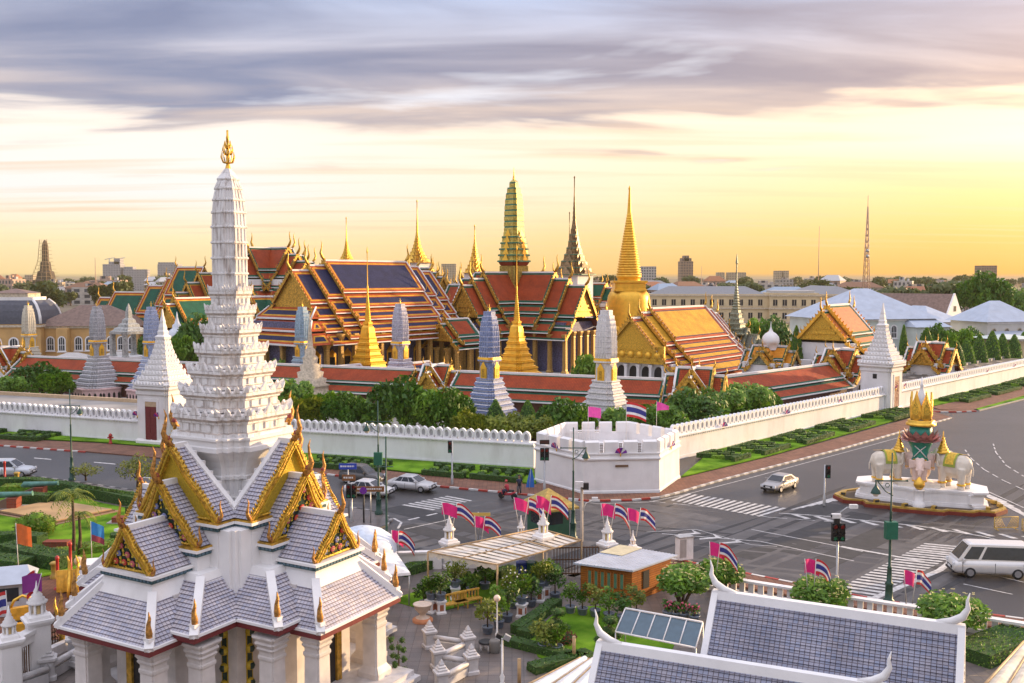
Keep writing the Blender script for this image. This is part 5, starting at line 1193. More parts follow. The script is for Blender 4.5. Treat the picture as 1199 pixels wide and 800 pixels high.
m = MB(); m.lathe([(.16, 25.15), (.10, 25.4), (.05, 25.6), (.05, 27.1)], GOLD, n=8); m.tube([(0, 0, 26.4), (0, 0, 26.75), (0, 0, 27.0)], [.05, .08, .01], GOLD, 6)
for z0, n_, w, h in ((25.5, 4, .33, .6), (25.9, 4, .25, .5), (26.2, 4, .16, .4)):
    for k in range(8):
        a = k*pi/4+.2; m.tube([(0, 0, z0), (cos(a)*w*.7, sin(a)*w*.7, z0+.05), (cos(a)*w, sin(a)*w, z0+h*.5), (cos(a)*w*.85, sin(a)*w*.85, z0+h)], [.035, .035, .028, .006], GOLD, 5)
m.build('trident_finial', sh)
# columns, doors, medallion strips
m = MB(); P1 = redent(1, .16)
m.lathe([(.62, .8), (.62, 1.05), (.52, 1.2), (.44, 1.35), (.42, 3.2), (.47, 3.3), (.47, 3.4), (.42, 3.45), (.42, 3.6), (.52, 3.75), (.46, 3.82), (.58, 4.0), (.5, 4.08), (.66, 4.28), (.66, 4.36)], STONEC, plan=P1); cp = m.build('pillar', sh); first = True
for k in range(4):
    for (x, y) in ((6.95, 2.1), (6.95, -2.1), (5.5, 3.4), (3.4, 5.5)):
        p = rotm(k) @ Vector((x, y, 0)); o = cp if first else part_copy(cp, sh); first = False; o.location = p; o.rotation_euler.z = k*pi/2
for k in range(4):
    m = MB(); m.M = rotm(k); m.box(5.6, -1.0, .8, 5.72, 1.0, 3.75, GOLD_FINE); m.box(5.66, -.62, .8, 5.74, .62, 3.3, DARK)
    for s_ in (-1, 1): m.box(5.6, s_*.8-.17, .8, 5.86, s_*.8+.17, 3.5, GOLD_D)
    for j in range(4): m.box(5.58, -1.25+j*.16, 3.5+j*.2, 5.84+j*.012, 1.25-j*.16, 3.7+j*.2, GOLD_D)
    m.build('doorway', sh)
    for s_ in (0, 1):
        m = MB(); m.M = rotm(k); 
        x, y = (3.3, 2.55) if s_ == 0 else (2.55, 3.3)
        def strip_box(a0, a1, z0, z1, e0, e1, mm):
            if s_ == 0: m.box(3.3+e0, y+a0, z0, 3.3+e1, y+a1, z1, mm)
            else: m.box(x+a0, 3.3+e0, z0, x+a1, 3.3+e1, z1, mm)
        strip_box(-.2, .2, .9, 5.6, 0, .03, GOLD_Y); strip_box(-.14, .14, .95, 5.55, .03, .045, FLOWER_BG)
        for j in range(6):
            c = (3.34, y, 1.4+j*.8) if s_ == 0 else (x, 3.34, 1.4+j*.8); m.ball(c, .24, GOLD_Y, 8, 4); m.ball((c[0]+(.08 if s_ == 0 else 0), c[1]+(0 if s_ == 0 else .08), c[2]), .19, FLOWER_BG, 8, 4)
        m.build('medallion_strip', sh)
# ---------------------------------------------------------------- continuous sculpted bodies
def sculpt(mb, name, parent, m, voxel=.06, smooth=4, loc=None, rotz=0):
    """fuse overlapping volumes of mb into one smooth continuous surface"""
    me = bpy.data.meshes.new('tmp'); me.from_pydata([tuple(v) for v in mb.v], [], mb.f); me.update()
    o = bpy.data.objects.new(name, me); COL.objects.link(o)
    r = o.modifiers.new('r', 'REMESH'); r.mode = 'VOXEL'; r.voxel_size = voxel
    s_ = o.modifiers.new('s', 'SMOOTH'); s_.iterations = smooth; s_.factor = .5
    dg = bpy.context.evaluated_depsgraph_get(); ev = o.evaluated_get(dg); nm = bpy.data.meshes.new_from_object(ev)
    o.modifiers.clear(); o.data = nm; nm.materials.clear(); nm.materials.append(m)
    nm.polygons.foreach_set('use_smooth', [True]*len(nm.polygons)); nm.name = name
    bpy.data.meshes.remove(me)
    if parent: o.parent = parent
    if loc is not None: o.location = loc
    o.rotation_euler.z = rotz
    return o
# ---------------------------------------------------------------- elephant monument
MC = G(1081, 597)+Vector((.1, 1.2, 0)); MANG = atan2(-MC.y, -MC.x)+pi/2    # local -y faces the camera
CREAM = mat('cream_elephant', (.74, .66, .55), .6, var=.08, vscale=2, stain=((.8, .8, .4), .5, (.55, .40, .30)))
PINKE = mat('pink_elephant', (.78, .58, .50), .6, var=.12, vscale=2)
GREENV = mat('jade_green_paint', (.02, .26, .19), .4)
LOTUS = mat('lotus_pink', (.50, .24, .22), .6, var=.3, vscale=3)
t = thing('planter_island', 'brown-earth planter island with red and yellow stepped rim around the elephant monument', 'planter', (MC.x, MC.y, 0), MANG)
out = [(-7.2, .5), (-6.2, -1.2), (-4.6, -1.2), (-4.3, -2.1), (-2.4, -2.1), (-2.0, -2.9), (2.0, -2.9), (2.4, -2.3), (4.3, -2.3), (4.8, -1.6), (6.0, -1.6), (7.0, .3), (6.6, 2.5), (5.2, 4.2), (2.5, 5.4), (-2.5, 5.4), (-5.2, 4.2), (-6.6, 2.5)]
m = MB(); m.prism(out, 0, .3, mat('dark_red_rim_paint', (.20, .03, .018), .6)); m.build('red_rim', t)
m = MB(); ins = [(x*.985, y*.985+.02) for x, y in out]; ins2 = [(x*.93, y*.9+.1) for x, y in out]; n = len(out)
for k in range(n):
    a, b, c, d = ins[k], ins[(k+1) % n], ins2[(k+1) % n], ins2[k]; m.prism([a, b, c, d], .28, .45, mat('yellow_rim_paint', (.40, .25, .04), .5, var=.3))
m.build('yellow_rim', t)
m = MB(); m.prism([(x*.94, y*.92+.08) for x, y in out], .05, .36, SOIL); m.build('soil', t)
fx = None
for k, (x, y) in enumerate([(-6.3, .3), (-3.4, -1.7), (-1.1, -2.4), (1.2, -2.4), (5.4, -1.1), (6.4, .6), (6.0, 1.8)]):
    if fx is None: m = MB(); m.box(-.22, -.16, 0, .22, .16, .28, MATS['yellow_rim_paint']); m.box(-.17, -.2, .06, .17, -.161, .24, GLASS); fx = m.build('floodlight', t); o = fx
    else: o = part_copy(fx, t)
    o.location = (x, y, .42); o.rotation_euler.z = k*.4
t = thing('elephant_monument', 'monument of white elephants carrying a jade column and golden crown on a white pedestal', 'monument', (MC.x, MC.y, 0), MANG)
ped = [(-5.0, 2.4), (-5.0, .2), (-4.3, -.2), (-1.0, -.9), (-.45, -1.5), (.45, -1.5), (1.0, -.95), (3.9, -.8), (4.1, -1.1), (5.2, -.6), (5.2, 2.2), (3.6, 3.6), (-3.6, 3.6)]
m = MB()
for sc, z0, z1 in ((1.06, .3, .55), (1.03, .55, .72), (.98, .72, 1.5), (1.02, 1.5, 1.62), (1.05, 1.62, 1.78)): m.prism([(x*sc, y*sc) for x, y in ped], z0, z1, WHITE)
m.build('pedestal', t)
m = MB(); m.lathe([(.5, .3), (.5, .7), (.36, .8), (.32, 1.7), (.45, 1.85)], WHITE, n=8, cx=0, cy=-1.75); m.build('pedestal_post', t)
m = MB(); m.lathe([(.12, 1.85), (.3, 1.95), (.46, 2.2), (.44, 2.5), (.2, 2.75), (.06, 2.95)], GOLD, n=10, cx=0, cy=-1.75); m.build('gold_ball', t)
def elephant(parent, loc, ang, sc, m_, crown=True, blanket=True, trunk='down'):
    mb = MB(); mb.M = Matrix.Scale(sc, 4)
    # body along +x (head at +x)
    mb.loft([[(x, r*.82*cos(a), z+r*sin(a)) for a in [j*pi/6 for j in range(12)]] for x, z, r in ((-1.35, 1.75, .15), (-1.25, 1.75, .55), (-.9, 1.72, .82), (-.3, 1.62, .93), (.3, 1.66, .90), (.75, 1.78, .78), (1.05, 1.85, .5))], m_)
    mb.loft([[(x, r*.85*cos(a), z+r*sin(a)) for a in [j*pi/5 for j in range(10)]] for x, z, r in ((.8, 2.05, .45), (1.1, 2.2, .58), (1.45, 2.2, .52), (1.65, 2.1, .3))], m_)
    mb.ball((1.2, .22, 2.62), .26, m_); mb.ball((1.2, -.22, 2.62), .26, m_)
    if trunk == 'down': pts = [(1.5, 0, 2.05), (1.85, 0, 1.7), (1.98, 0, 1.2), (1.95, 0, .75), (2.1, 0, .45)]
    else: pts = [(1.5, 0, 2.05), (1.95, 0, 1.85), (2.3, 0, 2.05), (2.4, 0, 2.5), (2.2, 0, 2.8)]
    mb.tube(pts, [.34, .25, .19, .15, .11], m_, 8)
    for x, y in ((.62, .42), (.62, -.42), (-.85, .42), (-.85, -.42)):
        mb.tube([(x, y, 1.6), (x*1.0, y, .9), (x+.02, y, .35), (x+.02, y, .0)], [.38, .29, .25, .29], m_, 10)
    mb.tube([(-1.3, 0, 2.0), (-1.52, 0, 1.5), (-1.5, 0, 1.0)], [.10, .07, .06], m_, 6)
    for s_ in (1, -1): mb.tube([(1.5, s_*.3, 1.85), (1.8, s_*.36, 1.65), (2.1, s_*.32, 1.72)], [.09, .07, .025], m_, 6)
    for s_ in (1, -1): mb.loft([[(1.05+a, s_*(.42+b), c) for a, b, c in ((-.05, 0, 2.5), (.12, 0, 2.5), (.12, 0, 1.8), (-.05, 0, 1.8))], [(.75+a, s_*(.95+b), c) for a, b, c in ((-.1, .05, 2.62), (.02, .08, 2.62), (.05, .08, 1.55), (-.07, .05, 1.55))], [(.55, s_*1.15, c) for c in (2.4, 2.42, 1.75, 1.73)]], m_)
    o = sculpt(mb, 'elephant', parent, m_, .07*sc, 3, loc, ang)
    if blanket:
        b = MB(); b.M = Matrix.Scale(sc, 4); GB = mat('green_blanket', (.30, .36, .05), .7); YB = mat('yellow_blanket', (.72, .46, .05), .7, var=.3, vscale=6)
        def ring(x0, x1, k, mm, hi):
            A = [[(x, (.95+k)*.84*sin(a), 1.64+(.97+k)*cos(a)) for a in [-hi+2*hi*j/12 for j in range(13)]] for x in (x0, (x0+x1)/2, x1)]
            b.loft(A, mm, False, False, True, False)
        ring(-.5, .42, .02, GB, 1.55); ring(-.36, .28, .035, YB, 1.35)
        b.loft([[(-.5-j*.09, .03*e+(.84*.95)*sin(a), 1.66+(.96-.0*j)*cos(a)) for a in (.0-.08, .0+.08)] for j, e in ((0, 0), (8, 0))], GOLD, False, False, False, False)
        b.build('blanket', o)
    for x, y in ((.64, .42), (.64, -.42), (-.83, .42), (-.83, -.42)):
        a = MB(); a.M = Matrix.Scale(sc, 4); a.lathe([(.29, .30), (.32, .33), (.32, .42), (.29, .45)], GOLD, n=10, cx=x, cy=y); a.build('anklet', o)
    if crown:
        c = MB(); c.M = Matrix.Scale(sc, 4) @ Matrix.Translation((.85, 0, 2.5)); prof = []; z = 0; r = .50
        for k in range(6): prof += [(r, z), (r*1.08, z+.08), (r*.9, z+.22)]; z += .2; r *= .74
        prof += [(.06, z), (.02, z+.5)]; c.lathe(prof, GOLD, n=10); c.build('golden_crown', o)
    return o
elephant(t, (-2.6, .7, 1.78), radians(24), 1.12, CREAM)
elephant(t, (2.7, .75, 1.78), radians(152), 1.15, CREAM)
elephant(t, (0, .45, 2.0), radians(-90), .84, PINKE, False, False)
elephant(t, (-.62, 1.0, 3.15), radians(168), .58, PINKE, False, False, 'up')
elephant(t, (.62, 1.0, 3.15), radians(12), .58, PINKE, False, False, 'up')
m = MB(); m.ball((0, .7, 1.85), 1.3, CREAM, 12, 6, .45); m.box(-1.7, -.4, 1.78, 1.7, 1.6, 2.1, CREAM); m.build('rock_base', t)
m = MB(); m.lathe([(.8, 3.4), (.85, 4.0), (.66, 4.5), (.75, 5.0), (.95, 5.4), (1.05, 5.7)], GREENV, n=14, cx=0, cy=1.0); m.build('jade_vase', t)
m = MB()
for s_ in (1, -1): m.tube([(s_*.5, .35, 4.3), (0, .22, 4.9), (-s_*.45, .2, 5.3)], .05, WHITE, 5)
m.box(-.55, .1, 3.75, .55, .5, 4.15, GOLD_FINE); m.lathe([(.1, 3.2), (.42, 3.5), (.5, 3.9)], GOLD_FINE, n=8, cy=.25); m.build('gold_garland', t)
m = MB()
for ring_, (r0, r1, z0, z1) in enumerate(((.9, 1.75, 5.6, 6.3), (.9, 1.45, 5.9, 6.7), (.9, 1.85, 5.75, 5.85))):
    for k in range(12):
        a = k*pi/6+ring_*.26; ca, sa = cos(a), sin(a); w = .34
        A = [(ca*r0-sa*-w, 1+sa*r0+ca*-w, z0), (ca*r0-sa*w, 1+sa*r0+ca*w, z0), (ca*(r0+r1)/2-sa*w*1.1, 1+sa*(r0+r1)/2+ca*w*1.1, (z0+z1)/2-.1), (ca*r1, 1+sa*r1, z1), (ca*(r0+r1)/2+sa*w*1.1, 1+sa*(r0+r1)/2-ca*w*1.1, (z0+z1)/2-.1)]
        m.poly(A, LOTUS); m.poly([Vector(k2)+Vector((0, 0, -.04)) for k2 in A[::-1]], LOTUS)
m.build('lotus_petals', t)
m = MB(); m.lathe([(.9, 5.6), (.95, 6.3), (.92, 7.0)], GREENV, n=14, cy=1.0); m.build('jade_drum', t)
m = MB(); m.lathe([(1.0, 7.0), (1.25, 7.05), (1.25, 7.25), (1.05, 7.3), (1.15, 7.5), (1.0, 7.55)], GOLD, n=16, cy=1.0); m.build('gold_ring', t)
m = MB(); m.lathe([(.75, 7.5), (.8, 8.2), (.55, 9.1), (.2, 10.1), (.12, 10.4), (.18, 10.5), (.10, 10.7), (.03, 11.3)], WHITE, n=10, cy=1.0); m.build('white_spire', t)
m0 = MB(); shp = [(0, 0), (.42, .15), (.50, .8), (.40, 1.35), (.18, 1.9), (0, 2.5), (-.18, 1.9), (-.40, 1.35), (-.50, .8), (-.42, .15)]
i = m0.add([(x, -.07, z) for x, z in shp]+[(x*.6, -.16, .5+z*.55) for x, z in shp]+[(x, .07, z) for x, z in shp]); n = 10
for k in range(n):
    k2 = (k+1) % n; m0.face([i+k, i+k2, i+n+k2, i+n+k], GOLD); m0.face([i+k2, i+k, i+2*n+k, i+2*n+k2], GOLD)
m0.face([i+n+k for k in range(n)], GOLD_FINE); m0.face([i+2*n+k for k in range(n)][::-1], GOLD); lf = m0.build('crown_leaf', t); first = True
for a in (-60, 0, 60, 120, 180, 240):
    if a == 0: pass
    o = lf if first else part_copy(lf, t); first = False; ar = radians(a+30-90); o.location = (cos(ar)*.78, 1+sin(ar)*.78, 7.5); o.rotation_euler.z = ar+pi/2
# ---------------------------------------------------------------- street lamps, signals, signs
def lamp_post(label, px, py, h, lampside=1, grp='green iron street lamps', box=False):
    t = thing('street_lamp', label, 'street lamp', G(px, py, .12), 0, grp)
    m = MB(); m.lathe([(.34, 0), (.34, .25), (.24, .32), (.22, 1.2), (.27, 1.25), (.17, 1.35), (.13, 2.2), (.16, 2.25), (.09, 2.35), (.07, h*.6), (.09, h*.6+.05), (.05, h*.62), (.045, h)], GREEN_IRON, n=10); m.build('pole', t)
    m = MB(); zc = h*.80; m.tube([(-.9, 0, zc+.15), (.9, 0, zc+.15)], .045, GREEN_IRON, 6); m.tube([(-lampside*.1, 0, zc-.75), (lampside*.35, 0, zc-.5), (lampside*.85, 0, zc+.12)], .035, GREEN_IRON, 5)
    for s_ in (-1, 1): m.ball((s_*.95, 0, zc+.15), .07, GREEN_IRON, 6, 4)
    for k in range(6): a = k*pi/3; m.tube([(lampside*.25+.13*cos(a), 0, zc-.12+.13*sin(a)), (lampside*.25+.13*cos(a+1.05), 0, zc-.12+.13*sin(a+1.05))], .025, GREEN_IRON, 4)
    m.build('bracket', t)
    m = MB(); m.lathe([(.04, zc+.1), (.06, zc-.1), (.10, zc-.2), (.24, zc-.42), (.30, zc-.58), (.31, zc-.62)], GREEN_IRON, n=10, cx=lampside*.95); m.ball((lampside*.95, 0, zc-.62), .2, mat('lamp_glass', (.75, .70, .60), .2), 8, 5); m.build('lamp_head', t)
    if box: m = MB(); m.box(-.35, -.30, h*.5-.6, .35, .15, h*.5+.45, mat('green_box_paint', (.01, .12, .07), .5)); m.build('control_box', t)
    return t
lamp_post('dark green street lamp on the near left pavement beside two small trees', 84.5, 562.5, 9.0, 1)
lamp_post('dark green street lamp on the corner traffic island with a green control box', 443.5, 602, 9.6, -1, box=True)
lamp_post('dark green street lamp beside the gilded sentry booth roof', 671, 632, 8.6, 1)
lamp_post('dark green street lamp with a green box in the right foreground', 1040.5, 707, 9.3, -1, box=True)
def simple_pole(name, label, px, py, h, r=.06, m_=None, cat='pole'):
    m = MB(); m.lathe([(r*1.6, 0), (r*1.6, .3), (r, .35), (r*.8, h)], m_ or STEEL, n=8); o = m.build(name); o.location = G(px, py, .1); return tag(o, label, cat)
t = thing('flagpole_mast', 'thin dark mast with a cross bar between the traffic island and the shrine flags', 'mast', G(453, 662, .1))
m = MB(); m.tube([(0, 0, 0), (0, 0, 9.0)], [.09, .05], GREEN_IRON, 8); m.tube([(-.7, 0, 6.9), (.5, 0, 6.9)], .04, GREEN_IRON, 5); m.build('pole', t)
SIGR = mat('signal_red_glow', (.25, .01, .01), .3); SIGG = mat('signal_green_glow', (.01, .2, .1), .3)
def signal(label, px, py, h, heads=1, side=0, cctv=False, board=False):
    t = thing('traffic_signal', label, 'traffic signal', G(px, py, .05)); 
    m = MB(); m.lathe([(.13, 0), (.13, .9), (.075, 1.0), (.065, h)], STEEL, n=8); m.build('pole', t)
    for k in range(heads):
        m = MB(); x = -.0 if heads == 1 else (-.22 if k == 0 else .22); x += side; m.box(x-.19, -.2, h-1.15, x+.19, .08, h, BLACK)
        for j, c in enumerate((SIGR, BLACK, SIGG)):
            m.M = Matrix.Translation((x, -.2, h-.2-j*.37)) @ Matrix.Rotation(pi/2, 4, 'X'); m.lathe([(.14, 0), (.14, .03)], c, n=10); m.lathe([(.155, 0), (.155, .16)], BLACK, n=10, cap1=False)
        m.M = Matrix.Identity(4); m.build('signal_head', t)
    if cctv:
        m = MB(); m.tube([(0, 0, h*.8), (.15, 0, h+.7), (.55, 0, h+1.0), (.8, 0, h+1.0)], .04, STEEL, 6); m.box(.65, -.3, h+.98, 1.15, -.05, h+1.22, mat('white_enamel', (.7, .7, .7), .4)); m.build('camera_arm', t)
        m = MB(); m.box(-.45, -.3, h+.35, .1, 0, h+.62, MATS['white_enamel']); m.box(-.5, -.22, h+.4, -.45, -.08, h+.56, BLACK); m.box(-.25, -.2, h-.02, .05, .1, h+.35, BLACK); m.build('camera', t)
    if board: m = MB(); m.box(-.45, -.08, h+.35, .45, .0, h+.75, BLACK); m.box(-.40, -.09, h+.42, .40, -.081, h+.68, mat('dark_led_panel', (.06, .02, .02), .3)); m.build('display_board', t)
    return t
signal('single traffic signal on the pavement before the hedged lawn left of the bastion', 529.5, 568, 4.3, 1, -.2)
signal('red traffic signal with dark display board in front of the bastion', 637.5, 577, 4.2, 2, 0, board=True)
signal('single traffic signal on the road left of the elephant monument', 965, 592, 3.6, 1, .25)
signal('twin traffic signal with white cameras beside the right foreground crossing', 979.5, 692, 4.4, 2, 0, cctv=True)
signal('twin traffic signal on the corner island under the brown signs', 412, 612, 3.2, 2, 0)
t = thing('camera_pole', 'short tan pole with white surveillance cameras beside the sentry booth', 'camera pole', G(681, 634, .1))
m = MB(); m.lathe([(.12, 0), (.10, 4.2)], mat('tan_pole', (.42, .36, .30), .6), n=8); m.build('pole', t)
m = MB(); m.box(-.5, -.3, 4.2, .1, 0, 4.6, MATS['white_enamel']); m.box(.09, -.3, 4.0, .5, 0, 4.5, BLACK); m.build('camera', t)
m = MB(); m.tube([(.05, 0, 2.2), (.3, 0, 2.9), (.9, 0, 3.2)], .03, MATS['white_enamel'], 5); m.box(.75, -.2, 3.15, 1.2, 0, 3.4, MATS['white_enamel']); m.build('camera_arm', t)
BLUE_SIGN = mat('blue_sign', (.02, .06, .42), .4); BROWN_SIGN = mat('brown_sign', (.22, .09, .03), .5); LETTER = mat('white_lettering', (.7, .7, .7), .5)
def sign(name, label, px, py, h, w, hh, m_, ang=0, post=STEEL):
    t = thing(name, label, 'sign', G(px, py, .12), ang); m = MB(); m.tube([(0, 0, 0), (0, 0, h)], .05, post, 6); m.build('post', t)
    m = MB(); m.box(-w/2, -.09, h-hh, w/2, -.055, h, m_); k = -w/2+.12; r = random.Random(int(px))
    while k < w/2-.2:                                              # illegible strokes of the far-off lettering
        l = r.uniform(.05, .16); m.box(k, -.094, h-hh*.62, k+l, -.0901, h-hh*.34, LETTER); k += l+.05
    m.build('board', t); return t
sign('street_sign', 'blue street name sign on the corner island near the parked cars', 408, 600, 4.2, 1.5, .5, BLUE_SIGN)
sign('direction_sign', 'small brown direction sign over the twin signal on the corner island', 409, 606, 3.6, 1.1, .5, BROWN_SIGN)
sign('direction_sign', 'long brown pointed direction sign on the corner island', 434, 612, 3.0, 2.3, .45, BROWN_SIGN)
t = thing('round_sign', 'short dark post with a round purple sign on the corner island', 'sign', G(426, 612, .12)); m = MB(); m.tube([(0, 0, 0), (0, 0, 2.6)], .07, BLACK, 6); m.build('post', t)
m = MB(); m.M = Matrix.Translation((0, -.08, 2.65)) @ Matrix.Rotation(pi/2, 4, 'X'); m.lathe([(.3, -.03), (.3, .03)], PURPLE, n=12, cap0=True); m.build('disc', t)
t = thing('finger_sign', 'yellow finger signpost with flags behind the garden awning', 'sign', G(560, 640, .1)); m = MB(); m.tube([(0, 0, 0), (0, 0, 2.6)], .04, STEEL, 6); m.build('post', t)
for z, x0, x1 in ((2.3, -.9, .9), (1.95, -.9, .2)): m = MB(); m.box(x0, -.06, z, x1, -.03, z+.25, mat('yellow_board', (.62, .45, .10), .5)); m.build('board', t)
m = MB(); m.box(-.55, -.3, .1, .55, .3, 1.0, MATS['white_enamel']); m.box(-.6, -.35, 1.0, .6, .35, 1.06, STEEL); m.box(-.56, -.302, .2, -.01, -.3005, .95, STEEL); o = m.build('cable_cabinet'); o.location = G(801, 657, .1); o.rotation_euler.z = .4; o.scale = (1.0, 1.0, 1.7); tag(o, 'white roadside cable cabinet beside the flowering frangipani bushes', 'cabinet')
t = thing('crowd_barrier', 'yellow steel crowd barrier with diagonal bars right of the elephant monument', 'barrier', G(1178, 620), .1, 'yellow crowd barriers')
YB_ = mat('yellow_barrier_paint', (.60, .38, .04), .5)
m = MB()
for z in (.15, 1.0): m.tube([(-1, 0, z), (1, 0, z)], .03, YB_, 5)
for s_ in (-1, 1): m.tube([(s_, 0, .15), (s_, 0, 1.0)], .03, YB_, 5)
for k in range(7): 
    for s_ in (-1, 1): m.tube([(s_*(.08+k*.13), 0, .15+max(0, .0)), (s_*min(1, .08+k*.13+.45), 0, min(1.0, .15+.85*min(1, (1-(.08+k*.13))/.45)))], .022, YB_, 4)
m.build('frame', t); m = MB()
for s_ in (-.8, .8): m.tube([(s_, -.3, 0), (s_, .3, 0)], .03, YB_, 5); m.tube([(s_, 0, 0), (s_, 0, .15)], .03, YB_, 5)
m.build('feet', t)
copy_tree(t, None, G(1210, 622), .15, 'yellow steel crowd barrier cut off by the right edge of the photo')
# ---------------------------------------------------------------- vehicles
TYRE = mat('tyre_rubber', (.02, .02, .022), .85); RIM = mat('alloy_rim', (.4, .4, .42), .35, .7); TAILR = mat('tail_lamp_red', (.45, .01, .01), .25); HEADL = mat('head_lamp', (.7, .72, .75), .15)
def carpaint(n, c): return mat(n, c, .28, .25, var=.02)
def vehicle(label, loc, ang, paint, prof, W_=1.75, cat='car', name='parked_car', wheels=(-1.3, 1.35), wr=.32, glass=None, van=False):
    """prof: list of (x, z_bottom, z_belt, z_roof, roof half width factor) from rear to front"""
    t = thing(name, label, cat, loc, ang); hw = W_/2
    m = MB(); rings = []
    for x, zb, zt, f in prof['body']:
        h = hw*f; rings.append([(x, -h*.92, zb), (x, -h, zb+.18), (x, -h, zb+(zt-zb)*.6), (x, -h*.93, zt-.02), (x, -h*.7, zt), (x, h*.7, zt), (x, h*.93, zt-.02), (x, h, zb+(zt-zb)*.6), (x, h, zb+.18), (x, h*.92, zb)])
    m.loft(rings, paint, True, True, True); m.build('body', t)
    g = MB(); m = MB(); C = prof['cabin']; zb = prof['belt']
    # cabin: x_rear_low, x_rear_top, x_front_top, x_front_low, z_roof
    xr0, xr1, xf1, xf0, zr = C; h0, h1 = hw*.93, hw*.74
    def P(u, v, s_): 
        lo = xr0+(xf0-xr0)*u; hi = xr1+(xf1-xr1)*u; return (lo+(hi-lo)*v, s_*(h0+(h1-h0)*v), zb+(zr-zb)*v)
    m.poly([P(0, 1, -1), P(1, 1, -1), P(1, 1, 1), P(0, 1, 1)], paint)
    c = P(0, 1, -1), P(1, 1, -1), P(1, 1, 1), P(0, 1, 1)
    m.loft([list(c), [(xr1+.15, -h1*.85, zr+.06), (xf1-.2, -h1*.85, zr+.06), (xf1-.2, h1*.85, zr+.06), (xr1+.15, h1*.85, zr+.06)]], paint, False, True, True)
    for s_ in (-1, 1):
        q = [P(0, 0, s_), P(1, 0, s_), P(1, 1, s_), P(0, 1, s_)]; m.poly(q if s_ < 0 else q[::-1], paint)
        for u0, u1 in prof['side']:
            q = [Vector(P(u0, .12, s_)), Vector(P(u1, .12, s_)), Vector(P(u1, .88, s_)), Vector(P(u0, .88, s_))]; q = [v+Vector((0, s_*.012, .003)) for v in q]; g.poly(q if s_ < 0 else q[::-1], GLASS)
    q = [P(0, 0, 1), P(0, 0, -1), P(0, 1, -1), P(0, 1, 1)]; m.poly(q, paint); 
    q = [P(1, 0, -1), P(1, 0, 1), P(1, 1, 1), P(1, 1, -1)]; m.poly(q, paint)
    for u, e in ((0, -1), (1, 1)):
        q = [Vector(P(u, .1, e*-.9)), Vector(P(u, .1, e*.9)), Vector(P(u, .92, e*.88)), Vector(P(u, .92, e*-.88))]; n = (q[1]-q[0]).cross(q[3]-q[0]).normalized(); g.poly([v+n*.015 for v in q], GLASS)
    m.build('cabin', t); g.build('windows', t)
    w0 = None
    for x in wheels:
        for s_ in (-1, 1):
            if w0 is None:
                w = MB(); w.M = Matrix.Rotation(pi/2, 4, 'X'); w.lathe([(wr*.6, -.11), (wr*.95, -.11), (wr, -.07), (wr, .07), (wr*.95, .11), (wr*.6, .11)], TYRE, n=18, cap0=True); w0 = o = w.build('wheel', t)
                r_ = MB(); r_.M = Matrix.Rotation(pi/2, 4, 'X'); r_.lathe([(wr*.62, -.118), (wr*.62, .118)], RIM, n=12, cap0=True); r_.build('rim', w0)
            else: o = copy_tree(w0, t)
            o.location = (x, s_*(hw-.10), wr)
    m = MB(); xf = prof['body'][-1][0]; xr = prof['body'][0][0]; m.box(xf-.2, -hw*.5, .5, xf+.02, hw*.5, .68, BLACK); m.box(xf-.3, -hw*.82, .3, xf+.05, hw*.82, .44, BLACK); m.box(xr-.05, -hw*.82, .34, xr+.3, hw*.82, .5, BLACK); m.build('bumper', t)
    for e, x in ((-1, xr-.06), (1, xf+.06)): m = MB(); m.box(min(x, x-e*.05), -.24, .5, max(x, x-e*.05), .24, .62, LETTER); m.build('number_plate', t)
    for s_ in (-1, 1): m = MB(); x = prof['cabin'][3]-.35; y0, y1 = sorted((s_*hw*.9, s_*(hw+.2))); m.box(x-.08, y0, prof['belt']+.02, x+.06, y1, prof['belt']+.18, paint); m.build('wing_mirror', t)
    m = MB()
    for s_ in (-1, 1):
        for x in (prof['cabin'][0]+.55, (prof['cabin'][0]+prof['cabin'][3])/2, prof['cabin'][3]-.3): y0, y1 = sorted((s_*(hw-.05), s_*(hw+.004))); m.box(x-.012, y0, .36, x+.012, y1, prof['belt']-.1, BLACK)
    m.build('door_seams', t)
    xr, xf = prof['body'][0][0], prof['body'][-1][0]; zt = prof['lampz']
    for s_ in (-1, 1):
        m = MB(); y0, y1 = sorted((s_*hw*.55, s_*hw*.86)); m.box(xr-.03, y0, zt, xr+.15, y1, zt+(.6 if van else .2), TAILR); m.build('tail_lamp', t)
        m = MB(); m.box(xf-.15, y0, zt-.1, xf+.03, y1, zt+.12, HEADL); m.build('headlight', t)
    return t
SEDAN = dict(body=[(-2.2, .35, .85, .86), (-2.1, .28, .95, .95), (-1.2, .24, .98, 1), (0, .24, .93, 1), (1.0, .24, .90, 1), (1.8, .26, .80, .97), (2.15, .3, .68, .86), (2.25, .38, .58, .75)], cabin=(-1.75, -.95, .35, 1.15, 1.40), belt=.90, side=[(.10, .33), (.36, .64), (.67, .90)], lampz=.62)
SUV = dict(body=[(-2.15, .4, 1.0, .9), (-2.1, .32, 1.08, .97), (-1.2, .28, 1.1, 1), (0, .28, 1.06, 1), (1.0, .28, 1.02, 1), (1.8, .3, .95, .97), (2.15, .34, .8, .88), (2.22, .42, .65, .8)], cabin=(-2.05, -1.75, .2, 1.05, 1.72), belt=1.03, side=[(.06, .28), (.31, .6), (.63, .92)], lampz=.78)
VAN = dict(body=[(-2.45, .4, 1.15, .92), (-2.4, .32, 1.18, 1), (-1.2, .28, 1.18, 1), (0.5, .28, 1.18, 1), (1.6, .28, 1.16, 1), (2.25, .3, 1.12, .98), (2.47, .36, .98, .92), (2.54, .45, .72, .86)], cabin=(-2.43, -2.36, 1.5, 2.3, 2.2), belt=1.12, side=[(.05, .70), (.74, .95)], lampz=.85)
